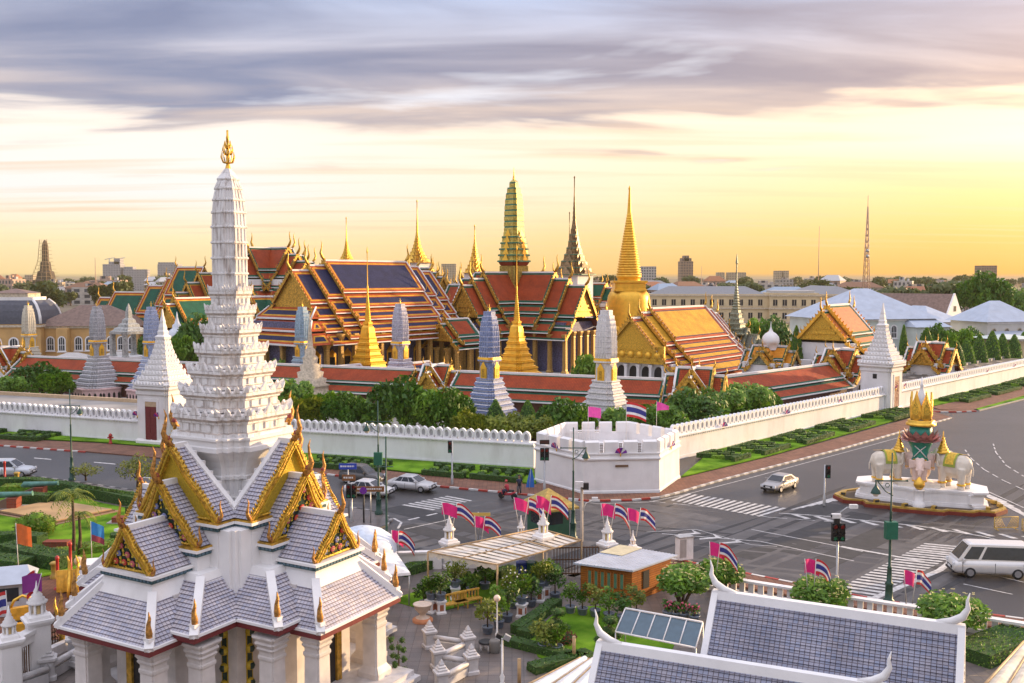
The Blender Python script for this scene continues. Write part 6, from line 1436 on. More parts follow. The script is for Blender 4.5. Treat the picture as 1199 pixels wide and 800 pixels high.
A1 = atan2(D1.y, D1.x)
vehicle('silver sedan waiting beside the hedged lawn left of the bastion', G(482, 574), A1+.02, carpaint('silver_paint', (.55, .54, .54)), SEDAN)
vehicle('white sedan half hidden behind the corner island signs', G(432, 580), A1+.05, carpaint('white_paint', (.72, .70, .68)), SEDAN, wr=.31)
vehicle('dark grey estate car behind the white sedan', G(424, 565), A1, carpaint('charcoal_paint', (.09, .085, .085)), SUV, wr=.34)
vehicle('silver hatchback driving away at the far left edge of the road', G(13, 558), A1+pi+radians(205), carpaint('pale_blue_silver_paint', (.55, .58, .62)), SUV, wr=.34)
vehicle('grey sedan driving along the road in front of the right palace wall', G(913, 573), atan2(D2.y, D2.x)+pi, carpaint('warm_grey_paint', (.38, .36, .35)), SEDAN)
vehicle('white passenger van in the right foreground', G(1158, 673), atan2(-.42, -1.0)+radians(-30)+pi*0+radians(0), carpaint('white_paint', (.72, .70, .68)), VAN, W_=1.9, cat='van', name='passenger_van', wheels=(-1.5, 1.5), wr=.36, van=True)
# ---------------------------------------------------------------- people and motorbike by the bastion kerb
SKIN = mat('skin', (.36, .19, .11), .6)
def person(label, loc, ang, top, leg, hat, sit=False):
    t = thing('person', label, 'person', loc, ang); mb = MB(); z0 = 0
    hip = .92 if not sit else .82
    if not sit:
        for s_ in (-1, 1): mb.tube([(s_*.10, 0, hip), (s_*.12, .02, .5), (s_*.13, 0, .08), (s_*.13, -.12, .05)], [.10, .075, .05, .045], SKIN, 8)
    else:
        for s_ in (-1, 1): mb.tube([(s_*.10, 0, hip), (s_*.17, -.42, .78), (s_*.18, -.30, .32), (s_*.18, -.42, .28)], [.10, .08, .055, .045], SKIN, 8)
    lean = -.12 if sit else 0
    mb.tube([(0, 0, hip-.05), (0, lean*.4, hip+.2), (0, lean, hip+.45), (0, lean*1.1, hip+.56)], [.15, .15, .18, .08], SKIN, 10)
    mb.tube([(0, lean*1.1, hip+.5), (0, lean*1.2, hip+.68)], [.06, .055], SKIN, 8); mb.ball((0, lean*1.3-.01, hip+.78), .115, SKIN, 10, 8, 1.15); mb.ball((0, lean*1.3-.125, hip+.77), .022, SKIN, 6, 4)
    for s_ in (-1, 1):
        sh_ = (s_*.2, lean, hip+.48)
        if sit: mb.tube([sh_, (s_*.27, lean-.2, hip+.25), (s_*.26, lean-.48, hip+.22), (s_*.25, lean-.55, hip+.22)], [.06, .05, .038, .045], SKIN, 8)
        else: mb.tube([sh_, (s_*.26, .02, hip+.2), (s_*.25, -.08, hip-.05), (s_*.25, -.1, hip-.16)], [.06, .048, .036, .042], SKIN, 8)
    b = sculpt(mb, 'body', t, SKIN, .028, 2)
    c = MB(); c.tube([(0, 0, hip-.08), (0, lean*.4, hip+.2), (0, lean, hip+.45), (0, lean*1.05, hip+.55)], [.175, .17, .205, .10], top, 10)
    for s_ in (-1, 1): c.tube([(s_*.17, lean, hip+.5), (s_*.25, lean*(1.5 if sit else 1), hip+.27)], [.08, .065], top, 8)
    c.build('shirt', b); l = MB()
    for s_ in (-1, 1):
        if sit: l.tube([(s_*.09, 0, hip), (s_*.17, -.42, .78), (s_*.18, -.32, .38)], [.13, .10, .075], leg, 8)
        else: l.tube([(s_*.09, 0, hip), (s_*.12, .02, .5), (s_*.13, 0, .12)], [.125, .095, .075], leg, 8)
    l.build('trousers', b); h = MB(); h.ball((0, lean*1.3+.015, hip+.83), .13, hat, 10, 6, .95); h.build('helmet' if sit else 'hair', b); return t
NAVYC = mat('navy_cloth', (.03, .035, .07), .8); BLACKH = mat('black_hair', (.012, .01, .01), .6); REDC = mat('red_cloth', (.45, .04, .06), .7)
person('person in dark clothes standing on the pavement left of the bastion', G(608, 579, .12), .3, NAVYC, mat('grey_cloth', (.10, .10, .11), .8), BLACKH)
mp = G(594.5, 584.5); mang = A1+pi/2+pi
t = thing('motorbike', 'small motorbike in the road just before the red and white kerb', 'motorbike', mp, mang)
w0 = None
for y in (-.62, .62):
    if w0 is None: m = MB(); m.M = Matrix.Rotation(pi/2, 4, 'Y'); m.lathe([(.2, -.05), (.29, -.045), (.30, 0), (.29, .045), (.2, .05)], TYRE, n=14, cap0=True); w0 = o = m.build('wheel', t)
    else: o = part_copy(w0, t)
    o.location = (0, y, .30)
m = MB(); m.tube([(0, -.55, .9), (0, -.5, .5), (0, -.2, .42), (0, .35, .5), (0, .75, .68)], [.07, .12, .10, .14, .06], REDC, 8); m.build('frame', t)
m = MB(); m.tube([(0, -.12, .74), (0, .6, .80)], [.13, .10], BLACK, 8); m.build('saddle', t); m = MB(); m.tube([(-.32, -.45, 1.02), (0, -.58, .95), (.32, -.45, 1.02)], .02, BLACK, 5); m.tube([(0, -.5, 1.0), (0, -.62, .3)], .03, STEEL, 5); m.build('handlebar', t)
person('person in a red shirt and helmet riding the small motorbike', mp, mang, REDC, NAVYC, mat('red_helmet', (.5, .05, .05), .3), True)
t = thing('feather_flag', 'small blue cloth banner leaning at the left foot of the bastion', 'banner', G(620, 572, .12)); m = MB(); m.tube([(0, 0, 0), (.1, 0, 1.9)], .02, POLEM, 5); m.build('pole', t); m = MB(); m.loft([[(-.35, 0, .1), (.45, 0, .1)], [(-.15, .05, 1.0), (.4, 0, 1.0)], [(.08, 0, 1.9), (.2, 0, 1.85)]], mat('blue_cloth', (.03, .16, .55), .7), False, False, True, False); m.build('cloth', t)
m = MB(); m.lathe([(.14, 0), (.14, .1), (.10, .15), (.10, .55), (.16, .6), (.12, .75), (.03, .82)], mat('hydrant_red', (.42, .04, .03), .5), n=10); m.box(-.22, -.06, .42, .22, .06, .54, MATS['hydrant_red']); o = m.build('fire_hydrant'); o.location = G(129.5, 519.5, .16); o.scale = (1.5,)*3; tag(o, 'small red hydrant on the lawn left of the left gate tower', 'hydrant')
# ---------------------------------------------------------------- shrine compound
TERR = mat('terracotta_paint', (.34, .12, .06), .7)
TANW = mat('tan_timber', (.42, .28, .14), .6, var=.2, vscale=5)
CANV = mat('beige_canvas', (.62, .54, .42), .8, var=.18, vscale=2, c2=(.70, .62, .50))
sheet('courtyard', [(-11, 66.5), (-4.4, 68.5), (2, 65.3), (8, 62.3), (15, 60.3), (29, 52.4), (48, 41), (48, 22), (-45, 22), (-45, 50), (-26, 57), (-14, 60)], PAVE_GREY, .10)
sheet('forecourt', [G(-60, 700), G(0, 690), G(60, 676), G(110, 664), G(210, 668), G(240, 690), G(160, 745), G(-60, 760)], tilemat('red_brown_paving', (.20, .09, .06), (.16, .075, .05), (.09, .05, .04), .3, .3, .02, .8), .125)
tag(sheet('lawn', [G(-80, 562), G(0, 564), G(60, 575), G(120, 591), G(165, 600), G(200, 640), G(205, 666), G(110, 663), G(60, 674), G(0, 688), G(-80, 700)], GRASS, .155, 'stuff', .1), 'clipped green lawn of the hedged garden on the left', 'lawn')
def flagset(base, lab, leanp=(-.35, 0), leant=(.35, 0), k=0):
    flag('magenta flag on '+lab, base+Vector((-.15, 0, 0)), 2.0, 1.05, .82, [(1, MAGENTA)], leanp, 'magenta flags on lantern posts', ph=k*1.7, drop=.30+.12*(k % 3), wind=.1+.13*k)
    flag('red white and blue national flag on '+lab, base+Vector((.2, 0, 0)), 1.95, 1.15, .85, THAI, leant, 'national flags on lantern posts', ph=k*2.3+1, drop=.75+.2*(k % 2), wind=.05+.1*k)
LANT = None
def lantern_post(label, px, py, z0, hp, sc=1.0, w=.42, grp='white lantern posts of the compound wall'):
    """square post from the ground with a small chedi-shaped lantern; px,py is the lantern's foot at height hp"""
    p = G(px, py, hp); t = thing('lantern_post', label, 'lantern post', (p.x, p.y, z0), .65, grp)
    m = MB(); P = redent(1, .12); m.lathe([(w*1.25, 0), (w*1.25, .3), (w, .4), (w, hp-z0-.35), (w*1.2, hp-z0-.25), (w*1.35, hp-z0-.12), (w*1.35, hp-z0)], WHITE, plan=P); m.build('post', t)
    h = hp-z0; m = MB(); m.lathe([(w*1.15*sc, h), (w*1.05*sc, h+.15), (w*.8*sc, h+.22)], WHITE, plan=P)
    for k in range(6):
        a = k*pi/3; m.lathe([(.07*sc, h+.2), (.07*sc, h+.78*sc)], WHITE, n=6, cx=cos(a)*w*.68*sc, cy=sin(a)*w*.68*sc)
    m.lathe([(w*.95*sc, h+.76*sc), (w*1.05*sc, h+.86*sc), (w*.7*sc, h+.95*sc), (w*.78*sc, h+1.02*sc), (w*.5*sc, h+1.12*sc), (w*.56*sc, h+1.2*sc), (w*.32*sc, h+1.32*sc), (w*.36*sc, h+1.4*sc), (w*.15*sc, h+1.6*sc), (.02, h+1.95*sc)], WHITE, n=12, cap0=True); m.build('lantern', t)
    m = MB(); m.lathe([(w*.45*sc, h+.2), (w*.45*sc, h+.78*sc)], mat('amber_lamp_glass', (.75, .55, .25), .4), n=8); m.build('lamp_glass', t)
    return p
pL1 = lantern_post('white lantern post at the left corner of the compound wall', 526, 634, 0, 1.9, 1.0)
pL2 = lantern_post('small white lantern post just left of the gate', 610, 628, 0, 2.3, .75, .36)
pL3 = lantern_post('white lantern gatepost on the left of the barred gate', 636, 627, 0, 2.9, .95)
pL4 = lantern_post('white lantern gatepost behind the timber shed', 711, 636, 0, 2.3, .95)
pL5 = lantern_post('small white lantern post behind the right end of the shed roof', 741, 641, 0, 1.9, .6, .34)
for p, l, k in ((pL1, 'the left corner lantern post', 0), (pL2, 'the small lantern post left of the gate', 1), (pL3, 'the left gatepost', 2), (pL4, 'the gatepost behind the shed', 3), (pL5, 'the small lantern post right of the shed', 4)): flagset(p+Vector((0, -.1, .75)), l, k=k)
flagset(G(560, 636, 1.0), 'the finger signpost behind the awning', (-.1, 0), (.3, 0), 2)
flagset(G(462, 655, 1.1), 'the thin mast beside the compound wall', (-.05, 0), (.1, 0), 5)
flagset(G(835, 672, 2.0), 'the larger frangipani bush', (-.1, 0), (.2, 0), 1)
flagset(G(949, 693, 1.7), 'the frangipani bush left of the twin traffic signal', (-.3, 0), (.1, 0), 3)
flagset(G(1064, 707, 1.5), 'the frangipani bush beside the right foreground lamp', (-.3, 0), (.3, 0), 4)
def boundary(label, pts, h, cap=.14, rail=False, z0=.1):
    t = thing('compound_wall', label, 'wall'); m = MB(); c = MB()
    for a, b in zip(pts[:-1], pts[1:]):
        if not rail: m.obox(a, b, .28, z0, h, WHITE)
        else:
            m.obox(a, b, .26, z0, h*.35, WHITE); d = Vector((b[0]-a[0], b[1]-a[1], 0)); n = int(d.length/.55)
            for k in range(n): p = Vector((a[0], a[1], 0))+d*((k+.2)/n); q = Vector((a[0], a[1], 0))+d*((k+.78)/n); m.obox(p, q, .16, h*.35, h, WHITE)
        c.obox(a, b, .44, h, h+cap, WHITE)
    m.build('wall_body', t); c.build('coping', t); return t
boundary('white compound wall left of the corner lantern post', [(-13, 63.4), (-9.6, 65.6), (pL1.x-.5, pL1.y-.3)], 1.2)
boundary('white compound wall between the corner lantern post and the gate', [(pL1.x+.5, pL1.y-.2), (pL2.x-.45, pL2.y+.1)], 1.2)
boundary('white balustrade along the street behind the frangipani bushes', [(pL5.x+.6, pL5.y-.4), (14.7, 60.4), (19.9, 57.4), (27.6, 53.1), (38, 47)], .95, rail=True)
t = thing('iron_gate', 'barred iron gate between the white gateposts behind the awning', 'gate', (pL3.x, pL3.y, .1), atan2(pL4.y-pL3.y, pL4.x-pL3.x)); Lg = (pL4-pL3).xy.length
m = MB(); BROWNI = mat('bronze_iron', (.16, .09, .05), .5, .3)
for k in range(int(Lg/.2)): m.box(.5+k*.2, -.025, .1, .55+k*.2, .025, 2.0, BROWNI)
for z in (.15, 1.1, 1.9): m.box(.45, -.03, z, Lg-.45, .03, z+.08, BROWNI)
m.build('bars', t)
# awning
t = thing('awning', 'large beige striped canvas awning on thin posts over the garden walk', 'awning')
A_, B_, C_, D_ = Vector((-5.35, 61.4, 2.55)), Vector((-.9, 58.7, 2.5)), Vector((4.6, 63.9, 2.6)), Vector((1.9, 66.8, 2.65))
m = MB(); n = 14; ST = mat('pale_canvas_stripe', (.66, .60, .52), .7); ST2 = mat('tan_canvas_stripe', (.46, .36, .26), .8)
for k in range(n):
    for (f0, f1, mm, dz) in ((0, .6, ST, .06), (.6, 1, ST2, -.02)):
        t0, t1 = (k+f0)/n, (k+f1)/n; a, b = B_.lerp(C_, t0), B_.lerp(C_, t1); c, d = A_.lerp(D_, t1), A_.lerp(D_, t0); up = Vector((0, 0, dz)); m.poly([a, b, b.lerp(c, .5)+up, a.lerp(d, .5)+up], mm); m.poly([a.lerp(d, .5)+up, b.lerp(c, .5)+up, c, d], mm)
m.build('canvas', t)
m = MB(); nn = 9; d = (B_-A_)/nn
for k in range(nn):
    pts = [A_+d*k, A_+d*(k+1)]+[A_+d*(k+1-j/6)-Vector((0, 0, .14+.16*sin(pi*j/6))) for j in range(7)]; m.poly(pts[::-1], ST); m.poly([p+Vector((.01, .015, 0)) for p in pts], ST)
m.build('valance', t)
p0 = None
for p in (A_, B_, C_, D_, A_.lerp(D_, .5), B_.lerp(C_, .52)):
    if p0 is None: m = MB(); m.tube([(0, 0, 0), (0, 0, 2.5)], .06, TANW, 6); p0 = o = m.build('post', t)
    else: o = part_copy(p0, t)
    o.location = (p.x, p.y, .08)
m = MB()
for a, b in ((A_, B_), (B_, C_), (C_, D_), (D_, A_), (A_.lerp(D_, .33), B_.lerp(C_, .33)), (A_.lerp(D_, .66), B_.lerp(C_, .66)), (A_.lerp(B_, .5), D_.lerp(C_, .5))): m.tube([a+Vector((0, 0, .07)), b+Vector((0, 0, .07))], .05, TANW, 5)
m.build('frame', t)
# timber shed
sa, sb, sc_, sd = Vector((4.3, 60.5, 0)), Vector((7.35, 59.1, 0)), Vector((10.2, 62.0, 0)), Vector((7.2, 64.0, 0))
t = thing('timber_shed', 'small orange-brown timber shed with grey metal roof and narrow green windows', 'shed')
m = MB(); PL = tilemat('timber_cladding', (.48, .17, .03), (.36, .12, .022), (.12, .045, .015), 2.6, .14, .012, .55, .8, .5); m.prism([(p.x, p.y) for p in (sa, sb, sc_, sd)], .1, 2.1, PL); m.build('wall', t)
m = MB(); cs = (sa+sb+sc_+sd)/4; RF = mat('blue_grey_sheet_metal', (.42, .47, .56), .45, .2, var=.12, vscale=1.2)
ro = [p+(p-cs)*.16 for p in (sa, sb, sc_, sd)]; m.prism([(p.x, p.y) for p in ro], 2.1, 2.2, RF)
e1, e2 = ro[1]-ro[0], ro[3]-ro[0]
for k in range(18): f = (k+.5)/18; a, b = ro[0].lerp(ro[1], f), ro[3].lerp(ro[2], f); m.obox(a, b, .05, 2.199, 2.225, RF)
m.build('roof', t)
m = MB(); q = [ro[0].lerp(ro[3], .55), ro[0].lerp(ro[3], .55).lerp(ro[1].lerp(ro[2], .55), .38), ro[3].lerp(ro[2], .38), ro[3]]; m.prism([(p.x, p.y) for p in q], 2.23, 2.25, mat('faded_yellow_sheet', (.58, .52, .34), .7)); m.build('roof_patch', t)
dx = (sb-sa).normalized(); nx = Vector((dx.y, -dx.x, 0)); nx = nx if nx.y < 0 else -nx; WG = mat('green_window_glass', (.10, .22, .14), .2); w0 = None
for k in range(6):
    m = MB(); p = sa+dx*(.62+k*.42); a, b = p-dx*.10, p+dx*.10; m.obox(a+nx*.02, b+nx*.02, .05, .85, 1.75, WG); f = m.build('window', t)
    m = MB(); m.obox(a-dx*.05+nx*.015, a+nx*.015, .08, .8, 1.8, WOODM); m.obox(b+nx*.015, b+dx*.05+nx*.015, .08, .8, 1.8, WOODM); m.build('window_frame', f)
m = MB(); d2 = (sc_-sb).normalized(); n2 = Vector((d2.y, -d2.x, 0)); p = sb+d2*1.1; m.obox(p+n2*.03, p+d2*.6+n2*.03, .04, .7, 1.8, DARK); m.build('door', t)
# sentry booth with gilded roof
p = G(643, 633); t = thing('sentry_booth', 'green sentry booth with golden hipped roof beside the gate lantern posts', 'booth', p+Vector((0, 2.0, 0)), .5)
m = MB(); m.box(-1.2, -1.2, 0, 1.2, 1.2, 2.2, mat('green_booth_paint', (.02, .10, .06), .5)); m.box(-1.22, -.6, 1.0, 1.22, .6, 1.9, GLASS); m.box(-.6, -1.22, 1.0, .6, 1.22, 1.9, GLASS); m.build('wall', t)
m = MB(); m.lathe([(1.75, 2.15), (1.75, 2.3), (.05, 3.6)], mat('golden_shingle', (.42, .29, .07), .55, .2, var=.3, vscale=4, bump=.5, bscale=12), n=4, rot=pi/4, cap0=True, plan=[(1, -1), (1, 1), (-1, 1), (-1, -1)]); m.build('roof', t)
# umbrella-like white tents behind the shrine
m = MB(); prof = [(2.3, 1.9), (2.25, 2.3), (1.95, 2.8), (1.4, 3.2), (.7, 3.45), (.05, 3.5)]; m.lathe(prof, mat('pale_blue_canvas', (.55, .62, .72), .6), n=20); m.tube([(0, 0, 0), (0, 0, 3.5)], .05, STEEL, 6); o = m.build('parasol'); o.location = G(417, 690, 0)+Vector((0, 3, -.2)); tag(o, 'pale blue domed parasol just right of the shrine gables', 'parasol')
t = thing('canvas_tent', 'white canvas tent with small yellow ball top beside the shrine roof', 'tent', (-9.0, 60.0, 0), .3)
m = MB(); m.lathe([(2.3, 2.0), (2.25, 2.15), (.08, 2.9)], mat('white_canvas', (.66, .66, .66), .7), n=4, rot=0, plan=[(1, -1), (1, 1), (-1, 1), (-1, -1)]); m.build('canopy', t)
for x in (-2.2, 2.2):
    for y in (-2.2, 2.2): m = MB(); m.tube([(x, y, 0), (x, y, 2.1)], .05, STEEL, 6); m.build('leg', t)
m = MB(); m.ball((0, 0, 3.0), .16, GOLD_S, 8, 6); m.build('ball_top', t)
# foreground tiled roofs
HALL_TILE = tilemat('blue_grey_roof_tile', (.27, .30, .41), (.36, .35, .41), (.13, .11, .13), .18, .21, .013, .4, 1.0)
def fore_roof(label, pl, pr, dz, slope_len, hgt, name='tiled_roof_hall'):
    """ridge from pl to pr; front slope drops towards the camera"""
    d = (pr-pl); L_ = d.xy.length; ang = atan2(d.y, d.x); t = thing(name, label, 'hall', (pl.x, pl.y, 0), ang); z = pl.z
    r = MB(); r.alt = HALL_TILE; tiled_slope(r, (.2, -slope_len, z-hgt), (L_-.2, -slope_len, z-hgt), (L_-.2, -.12, z-.12), (.2, -.12, z-.12), .22); tiled_slope(r, (L_-.35, slope_len, z-hgt), (.35, slope_len, z-hgt), (.35, .12, z-.12), (L_-.35, .12, z-.12), .22); ro = r.build('roof', t)
    m = MB(); m.loft([[(0, -.24, z-.28), (0, -.14, z+.10), (0, .14, z+.10), (0, .24, z-.28)], [(L_, -.24, z-.28), (L_, -.14, z+.10), (L_, .14, z+.10), (L_, .24, z-.28)]], WHITE)
    for x0, x1 in ((-.02, .22), (L_-.22, L_+.02)):
        for s_ in (-1, 1):
            p, q = Vector((x0, 0, z-.03)), Vector((x0, s_*(slope_len+.1), z-hgt-.1)); w = Vector((x1-x0, 0, 0)); up = Vector((0, s_*hgt, slope_len)).normalized()*.16
            A = [p-up, q-up, q+up, p+up]; m.loft([A, [k+w for k in A]], WHITE)
    m.build('ridge', ro)
    for x, e in ((-.02, -1), (L_+.02, 1)):
        m = MB(); pts = [(x-e*.9, 0, z+.03), (x-e*.45, 0, z+.14), (x-e*.1, 0, z+.36), (x+e*.06, 0, z+.68), (x+e*.03, 0, z+.95), (x+e*.1, 0, z+1.22)]; m.tube(pts, [.12, .15, .14, .09, .05, .015], WHITE, 8); m.build('roof_finial', ro)
    for e, x in ((-1, .12), (1, L_-.12)):
        m = MB(); P = [(x, -slope_len+.15, z-hgt-.1), (x, slope_len-.15, z-hgt-.1), (x, 0, z-.2)]; m.poly(P if e > 0 else P[::-1], WHITE_OLD)
        rr = random.Random(3)
        for k in range(26):                                        # carved relief on the gable
            zz = z-hgt+rr.uniform(.1, hgt*.75); yy = rr.uniform(-1, 1)*(slope_len-.3)*(z-.3-zz)/hgt; m.ball((x+e*.01, yy, zz), rr.uniform(.08, .16), WHITE_OLD, 6, 4)
        m.build('gable', t)
    m = MB(); m.box(.3, -slope_len*.8, 0, L_-.3, slope_len*.8, z-hgt+.5, WHITE); m.build('wall', t); return t
pl1 = G(835, 693, 8.0); pr1 = G(1130, 735, 8.0); fore_roof('lavender tiled roof with white ridge in the right foreground, farther of the two', pl1, pr1, 0, 2.6, 3.3)
pl2 = G(700, 752, 6.6); pr2 = G(1038, 805, 6.6); fore_roof('lavender tiled roof with white ridge in the right foreground, nearer of the two', pl2, pr2, 0, 2.6, 3.3)
# glass lean-to
t = thing('glass_lean_to', 'sloping grey-blue glazed lean-to roof between the garden and the white ridged roofs', 'lean-to')
q = [Vector((5.3, 49.2, 1.9)), Vector((9.0, 47.0, 1.9)), Vector((9.6, 48.4, 2.65)), Vector((5.95, 50.5, 2.65))]
m = MB(); m.poly(q, mat('grey_blue_glazing', (.07, .12, .16), .25)); m.poly([p-Vector((0, 0, .04)) for p in q[::-1]], STEEL); m.build('glazing', t)
m = MB()
for k in range(6): f = k/5; m.tube([q[0].lerp(q[1], f)+Vector((0, 0, .03)), q[3].lerp(q[2], f)+Vector((0, 0, .03))], .035, WHITE, 4)
m.tube([q[3]+Vector((0, 0, .03)), q[2]+Vector((0, 0, .03))], .06, WHITE, 5); m.tube([q[0], q[1]], .05, WHITE, 5); m.build('glazing_bars', t)
for k in range(4):
    p = q[k]; m = MB(); m.tube([(p.x, p.y, 0), (p.x, p.y, p.z)], .04, STEEL, 5); m.build('post', t)
# canvas canopies at the bottom edge
def canopy(label, q, mm, nrib, bulge=.15):
    t = thing('canvas_canopy', label, 'canopy'); q = [Vector(p) for p in q]; m = MB(); f = MB()
    for k in range(nrib):
        t0, t1 = k/nrib, (k+1)/nrib; prev = None
        for j in range(7):
            tt = t0+(t1-t0)*j/6; a, b = q[0].lerp(q[1], tt), q[3].lerp(q[2], tt); u = Vector((0, 0, bulge*sin(pi*j/6)))
            if prev: i = m.add([prev[0], a+u, b+u, prev[1]]); m.face([i, i+1, i+2, i+3], mm, None, True)
            prev = (a+u, b+u)
        f.tube([q[0].lerp(q[1], t0)+Vector((0, 0, .05)), q[3].lerp(q[2], t0)+Vector((0, 0, .05))], .05, TANW, 5)
    for a, b in ((0, 1), (1, 2), (2, 3), (3, 0)): f.tube([q[a]+Vector((0, 0, .05)), q[b]+Vector((0, 0, .05))], .07, TANW, 6)
    m.build('canvas', t); f.build('frame', t)
    for p in q: g = MB(); g.tube([(p.x, p.y, .05), (p.x, p.y, p.z)], .06, TANW, 6); g.build('post', t)
    return t
canopy('beige canvas canopy with tan frame in the bottom right corner', [G(1128, 830, 3.2), G(1260, 850, 3.2), G(1260, 735, 3.2), G(1199, 753, 3.2)], CANV, 4)
canopy('white ribbed canvas canopy at the bottom edge left of the white ridged roof', [G(585, 820, 2.6), G(700, 840, 2.6), G(720, 778, 2.6), G(680, 772, 2.6)], mat('white_canvas', (.66, .66, .66), .7), 4, .2)
# marble balustrade with tiered posts
t = None
bpost = [(503, 758), (548, 765), (513, 782), (552, 788), (517, 808)]
P0 = None
labs = ['marble newel post with tiered cap, farthest left in the courtyard balustrade', 'marble newel post with tiered cap, farthest right in the courtyard balustrade', 'marble newel post with tiered cap, middle left of the courtyard balustrade', 'marble newel post with tiered cap, middle right of the courtyard balustrade', 'marble newel post with tiered cap, nearest the bottom edge in the courtyard']
for (px, py), lb in zip(bpost, labs):
    m = MB(); m.lathe([(.34, 0), (.34, .15), (.28, .2), (.28, .75), (.36, .85), (.36, .95), (.24, 1.0), (.26, 1.06), (.18, 1.12), (.2, 1.18), (.12, 1.24), (.13, 1.3), (.03, 1.5)], MARBLE, plan=redent(1, .15)); o = m.build('newel_post'); o.location = G(px, py, .1); o.rotation_euler.z = .4; tag(o, lb, 'post', 'courtyard balustrade posts')
for a, b, lb in ((0, 1, 'marble balustrade rail at the back of the courtyard steps'), (1, 2, 'marble balustrade rail running diagonally between the middle newel posts'), (2, 3, 'marble balustrade rail in the middle of the courtyard steps'), (3, 4, 'marble balustrade rail nearest the bottom of the photo')):
    m = MB(); p, q = G(*bpost[a], .1), G(*bpost[b], .1); m.obox(p, q, .14, .12, .5, MARBLE); m.tube([p+Vector((0, 0, .6)), q+Vector((0, 0, .6))], .14, MARBLE, 8); tag(m.build('balustrade'), lb, 'balustrade')
def globe_lamp(label, px, py, h):
    t = thing('globe_lamp', label, 'lamp', G(px, py, .1)); m = MB(); m.lathe([(.2, 0), (.2, .1), (.13, .2), (.16, .4), (.08, .5), (.11, .7), (.05, .8), (.04, h-.1), (.08, h)], mat('white_enamel', (.7, .7, .7), .4), n=10); m.build('pole', t)
    m = MB(); m.ball((0, 0, h+.15), .19, mat('peach_globe', (.80, .62, .48), .3), 12, 8); m.build('globe', t)
globe_lamp('white globe lamp beside the garden hedge', 582, 757, 2.5)
t = thing('spot_lamp', 'white baluster pole with floodlights at the bottom of the courtyard', 'lamp', G(588, 815, .1)); m = MB(); m.lathe([(.25, 0), (.25, .2), (.13, .35), (.17, .55), (.09, .7), (.12, .95), (.05, 1.1), (.05, 2.8)], MATS['white_enamel'], n=10); m.build('pole', t)
m = MB(); m.M = Matrix.Translation((.0, -.05, 2.85)) @ Matrix.Rotation(.5, 4, 'Y'); m.box(-.3, -.1, -.1, -.05, .1, .1, BLACK); m.box(.05, -.1, 0, .35, .1, .25, STEEL); m.build('floodlight', t)
t0 = thing('timber_post', 'short tan timber post at the corner of the courtyard paving', 'post', G(608, 803, .1)); m = MB(); m.tube([(0, 0, 0), (0, 0, 1.35)], .09, TANW, 8); m.build('post', t0)
copy_tree(t0, None, G(672, 775, .1), None, 'short tan timber post with a rope in the garden hedge')
# pots, benches, barrels
POTC = mat('blue_grey_glazed_pot', (.12, .15, .20), .35, var=.25, vscale=4); POTW = mat('white_pot', (.62, .60, .58), .5)
PLANTS = []
def pot_mesh(kind):
    m = MB()
    if kind == 'pot': m.lathe([(.20, 0), (.27, .08), (.30, .35), (.34, .38), (.34, .44), (.28, .44), (.26, .38)], POTC, n=12)
    return m
def leaves(mb, c, r, n, size, m_, rg, flat=.8, zs=1.0):
    c = Vector(c)
    for k in range(n):
        d = Vector((rg.gauss(0, 1), rg.gauss(0, 1), rg.gauss(0, 1))).normalized()*(r*rg.uniform(.35, 1)**.6); d.z *= zs
        a = Vector((rg.uniform(-1, 1), rg.uniform(-1, 1), rg.uniform(-1, 1)*flat)).normalized(); b = a.orthogonal().normalized(); s_ = size*rg.uniform(.6, 1.3); p = c+d
        i = mb.add([p-a*s_, p+b*s_*.45, p+a*s_, p-b*s_*.45]); mb.face([i, i+1, i+2, i+3], m_)
def potted(name, label, p, h, r, leaf, rg, pot=True, flower=None, ped=False, grp=None, n=260, size=.11):
    t = thing(name, label, 'potted plant', p, rg.uniform(0, 6), grp); z = 0
    if ped:
        m = MB(); m.lathe([(.30, 0), (.30, .1), (.24, .15), (.24, .62), (.30, .68), (.32, .78)], WHITE, plan=redent(1, .12)); m.box(-.12, -.255, .2, .12, .255, .56, TERR); m.box(-.2551, -.12, .2, .2551, .12, .56, TERR); m.build('pedestal', t); z = .78
    if pot: m = pot_mesh('pot'); m.build('pot', t).location.z = z; z += .4
    m = MB(); m.tube([(0, 0, z-.1), (.03, 0, z+h*.5), (0, .04, z+h*.9)], [.05, .035, .015], BARK, 5)
    for k in range(4): a = k*1.6; m.tube([(0, 0, z+h*.3), (cos(a)*r*.5, sin(a)*r*.5, z+h*.75)], [.025, .01], BARK, 4)
    m.build('stem', t)
    m = MB()
    for k in range(5): a = k*1.3; rr = r*.55; leaves(m, (cos(a)*r*.45, sin(a)*r*.45, z+h*(.45+.5*(k % 3)/2.2)), rr, n//5, size, leaf, rg)
    m.build('foliage', t)
    if flower:
        m = MB()
        for k in range(22): a, b = rg.uniform(0, 6.28), rg.uniform(.2, 1); p_ = (cos(a)*r*1.0*b, sin(a)*r*b, z+h*rg.uniform(.4, 1.1)); m.ball(p_, .055, flower, 5, 3)
        m.build('flowers', t)
    return t
rg = random.Random(11)
FPINK = mat('pink_flower', (.60, .10, .20), .7); FYEL = mat('pale_yellow_flower', (.82, .74, .42), .7); FWHI = mat('white_flower', (.75, .74, .68), .7)
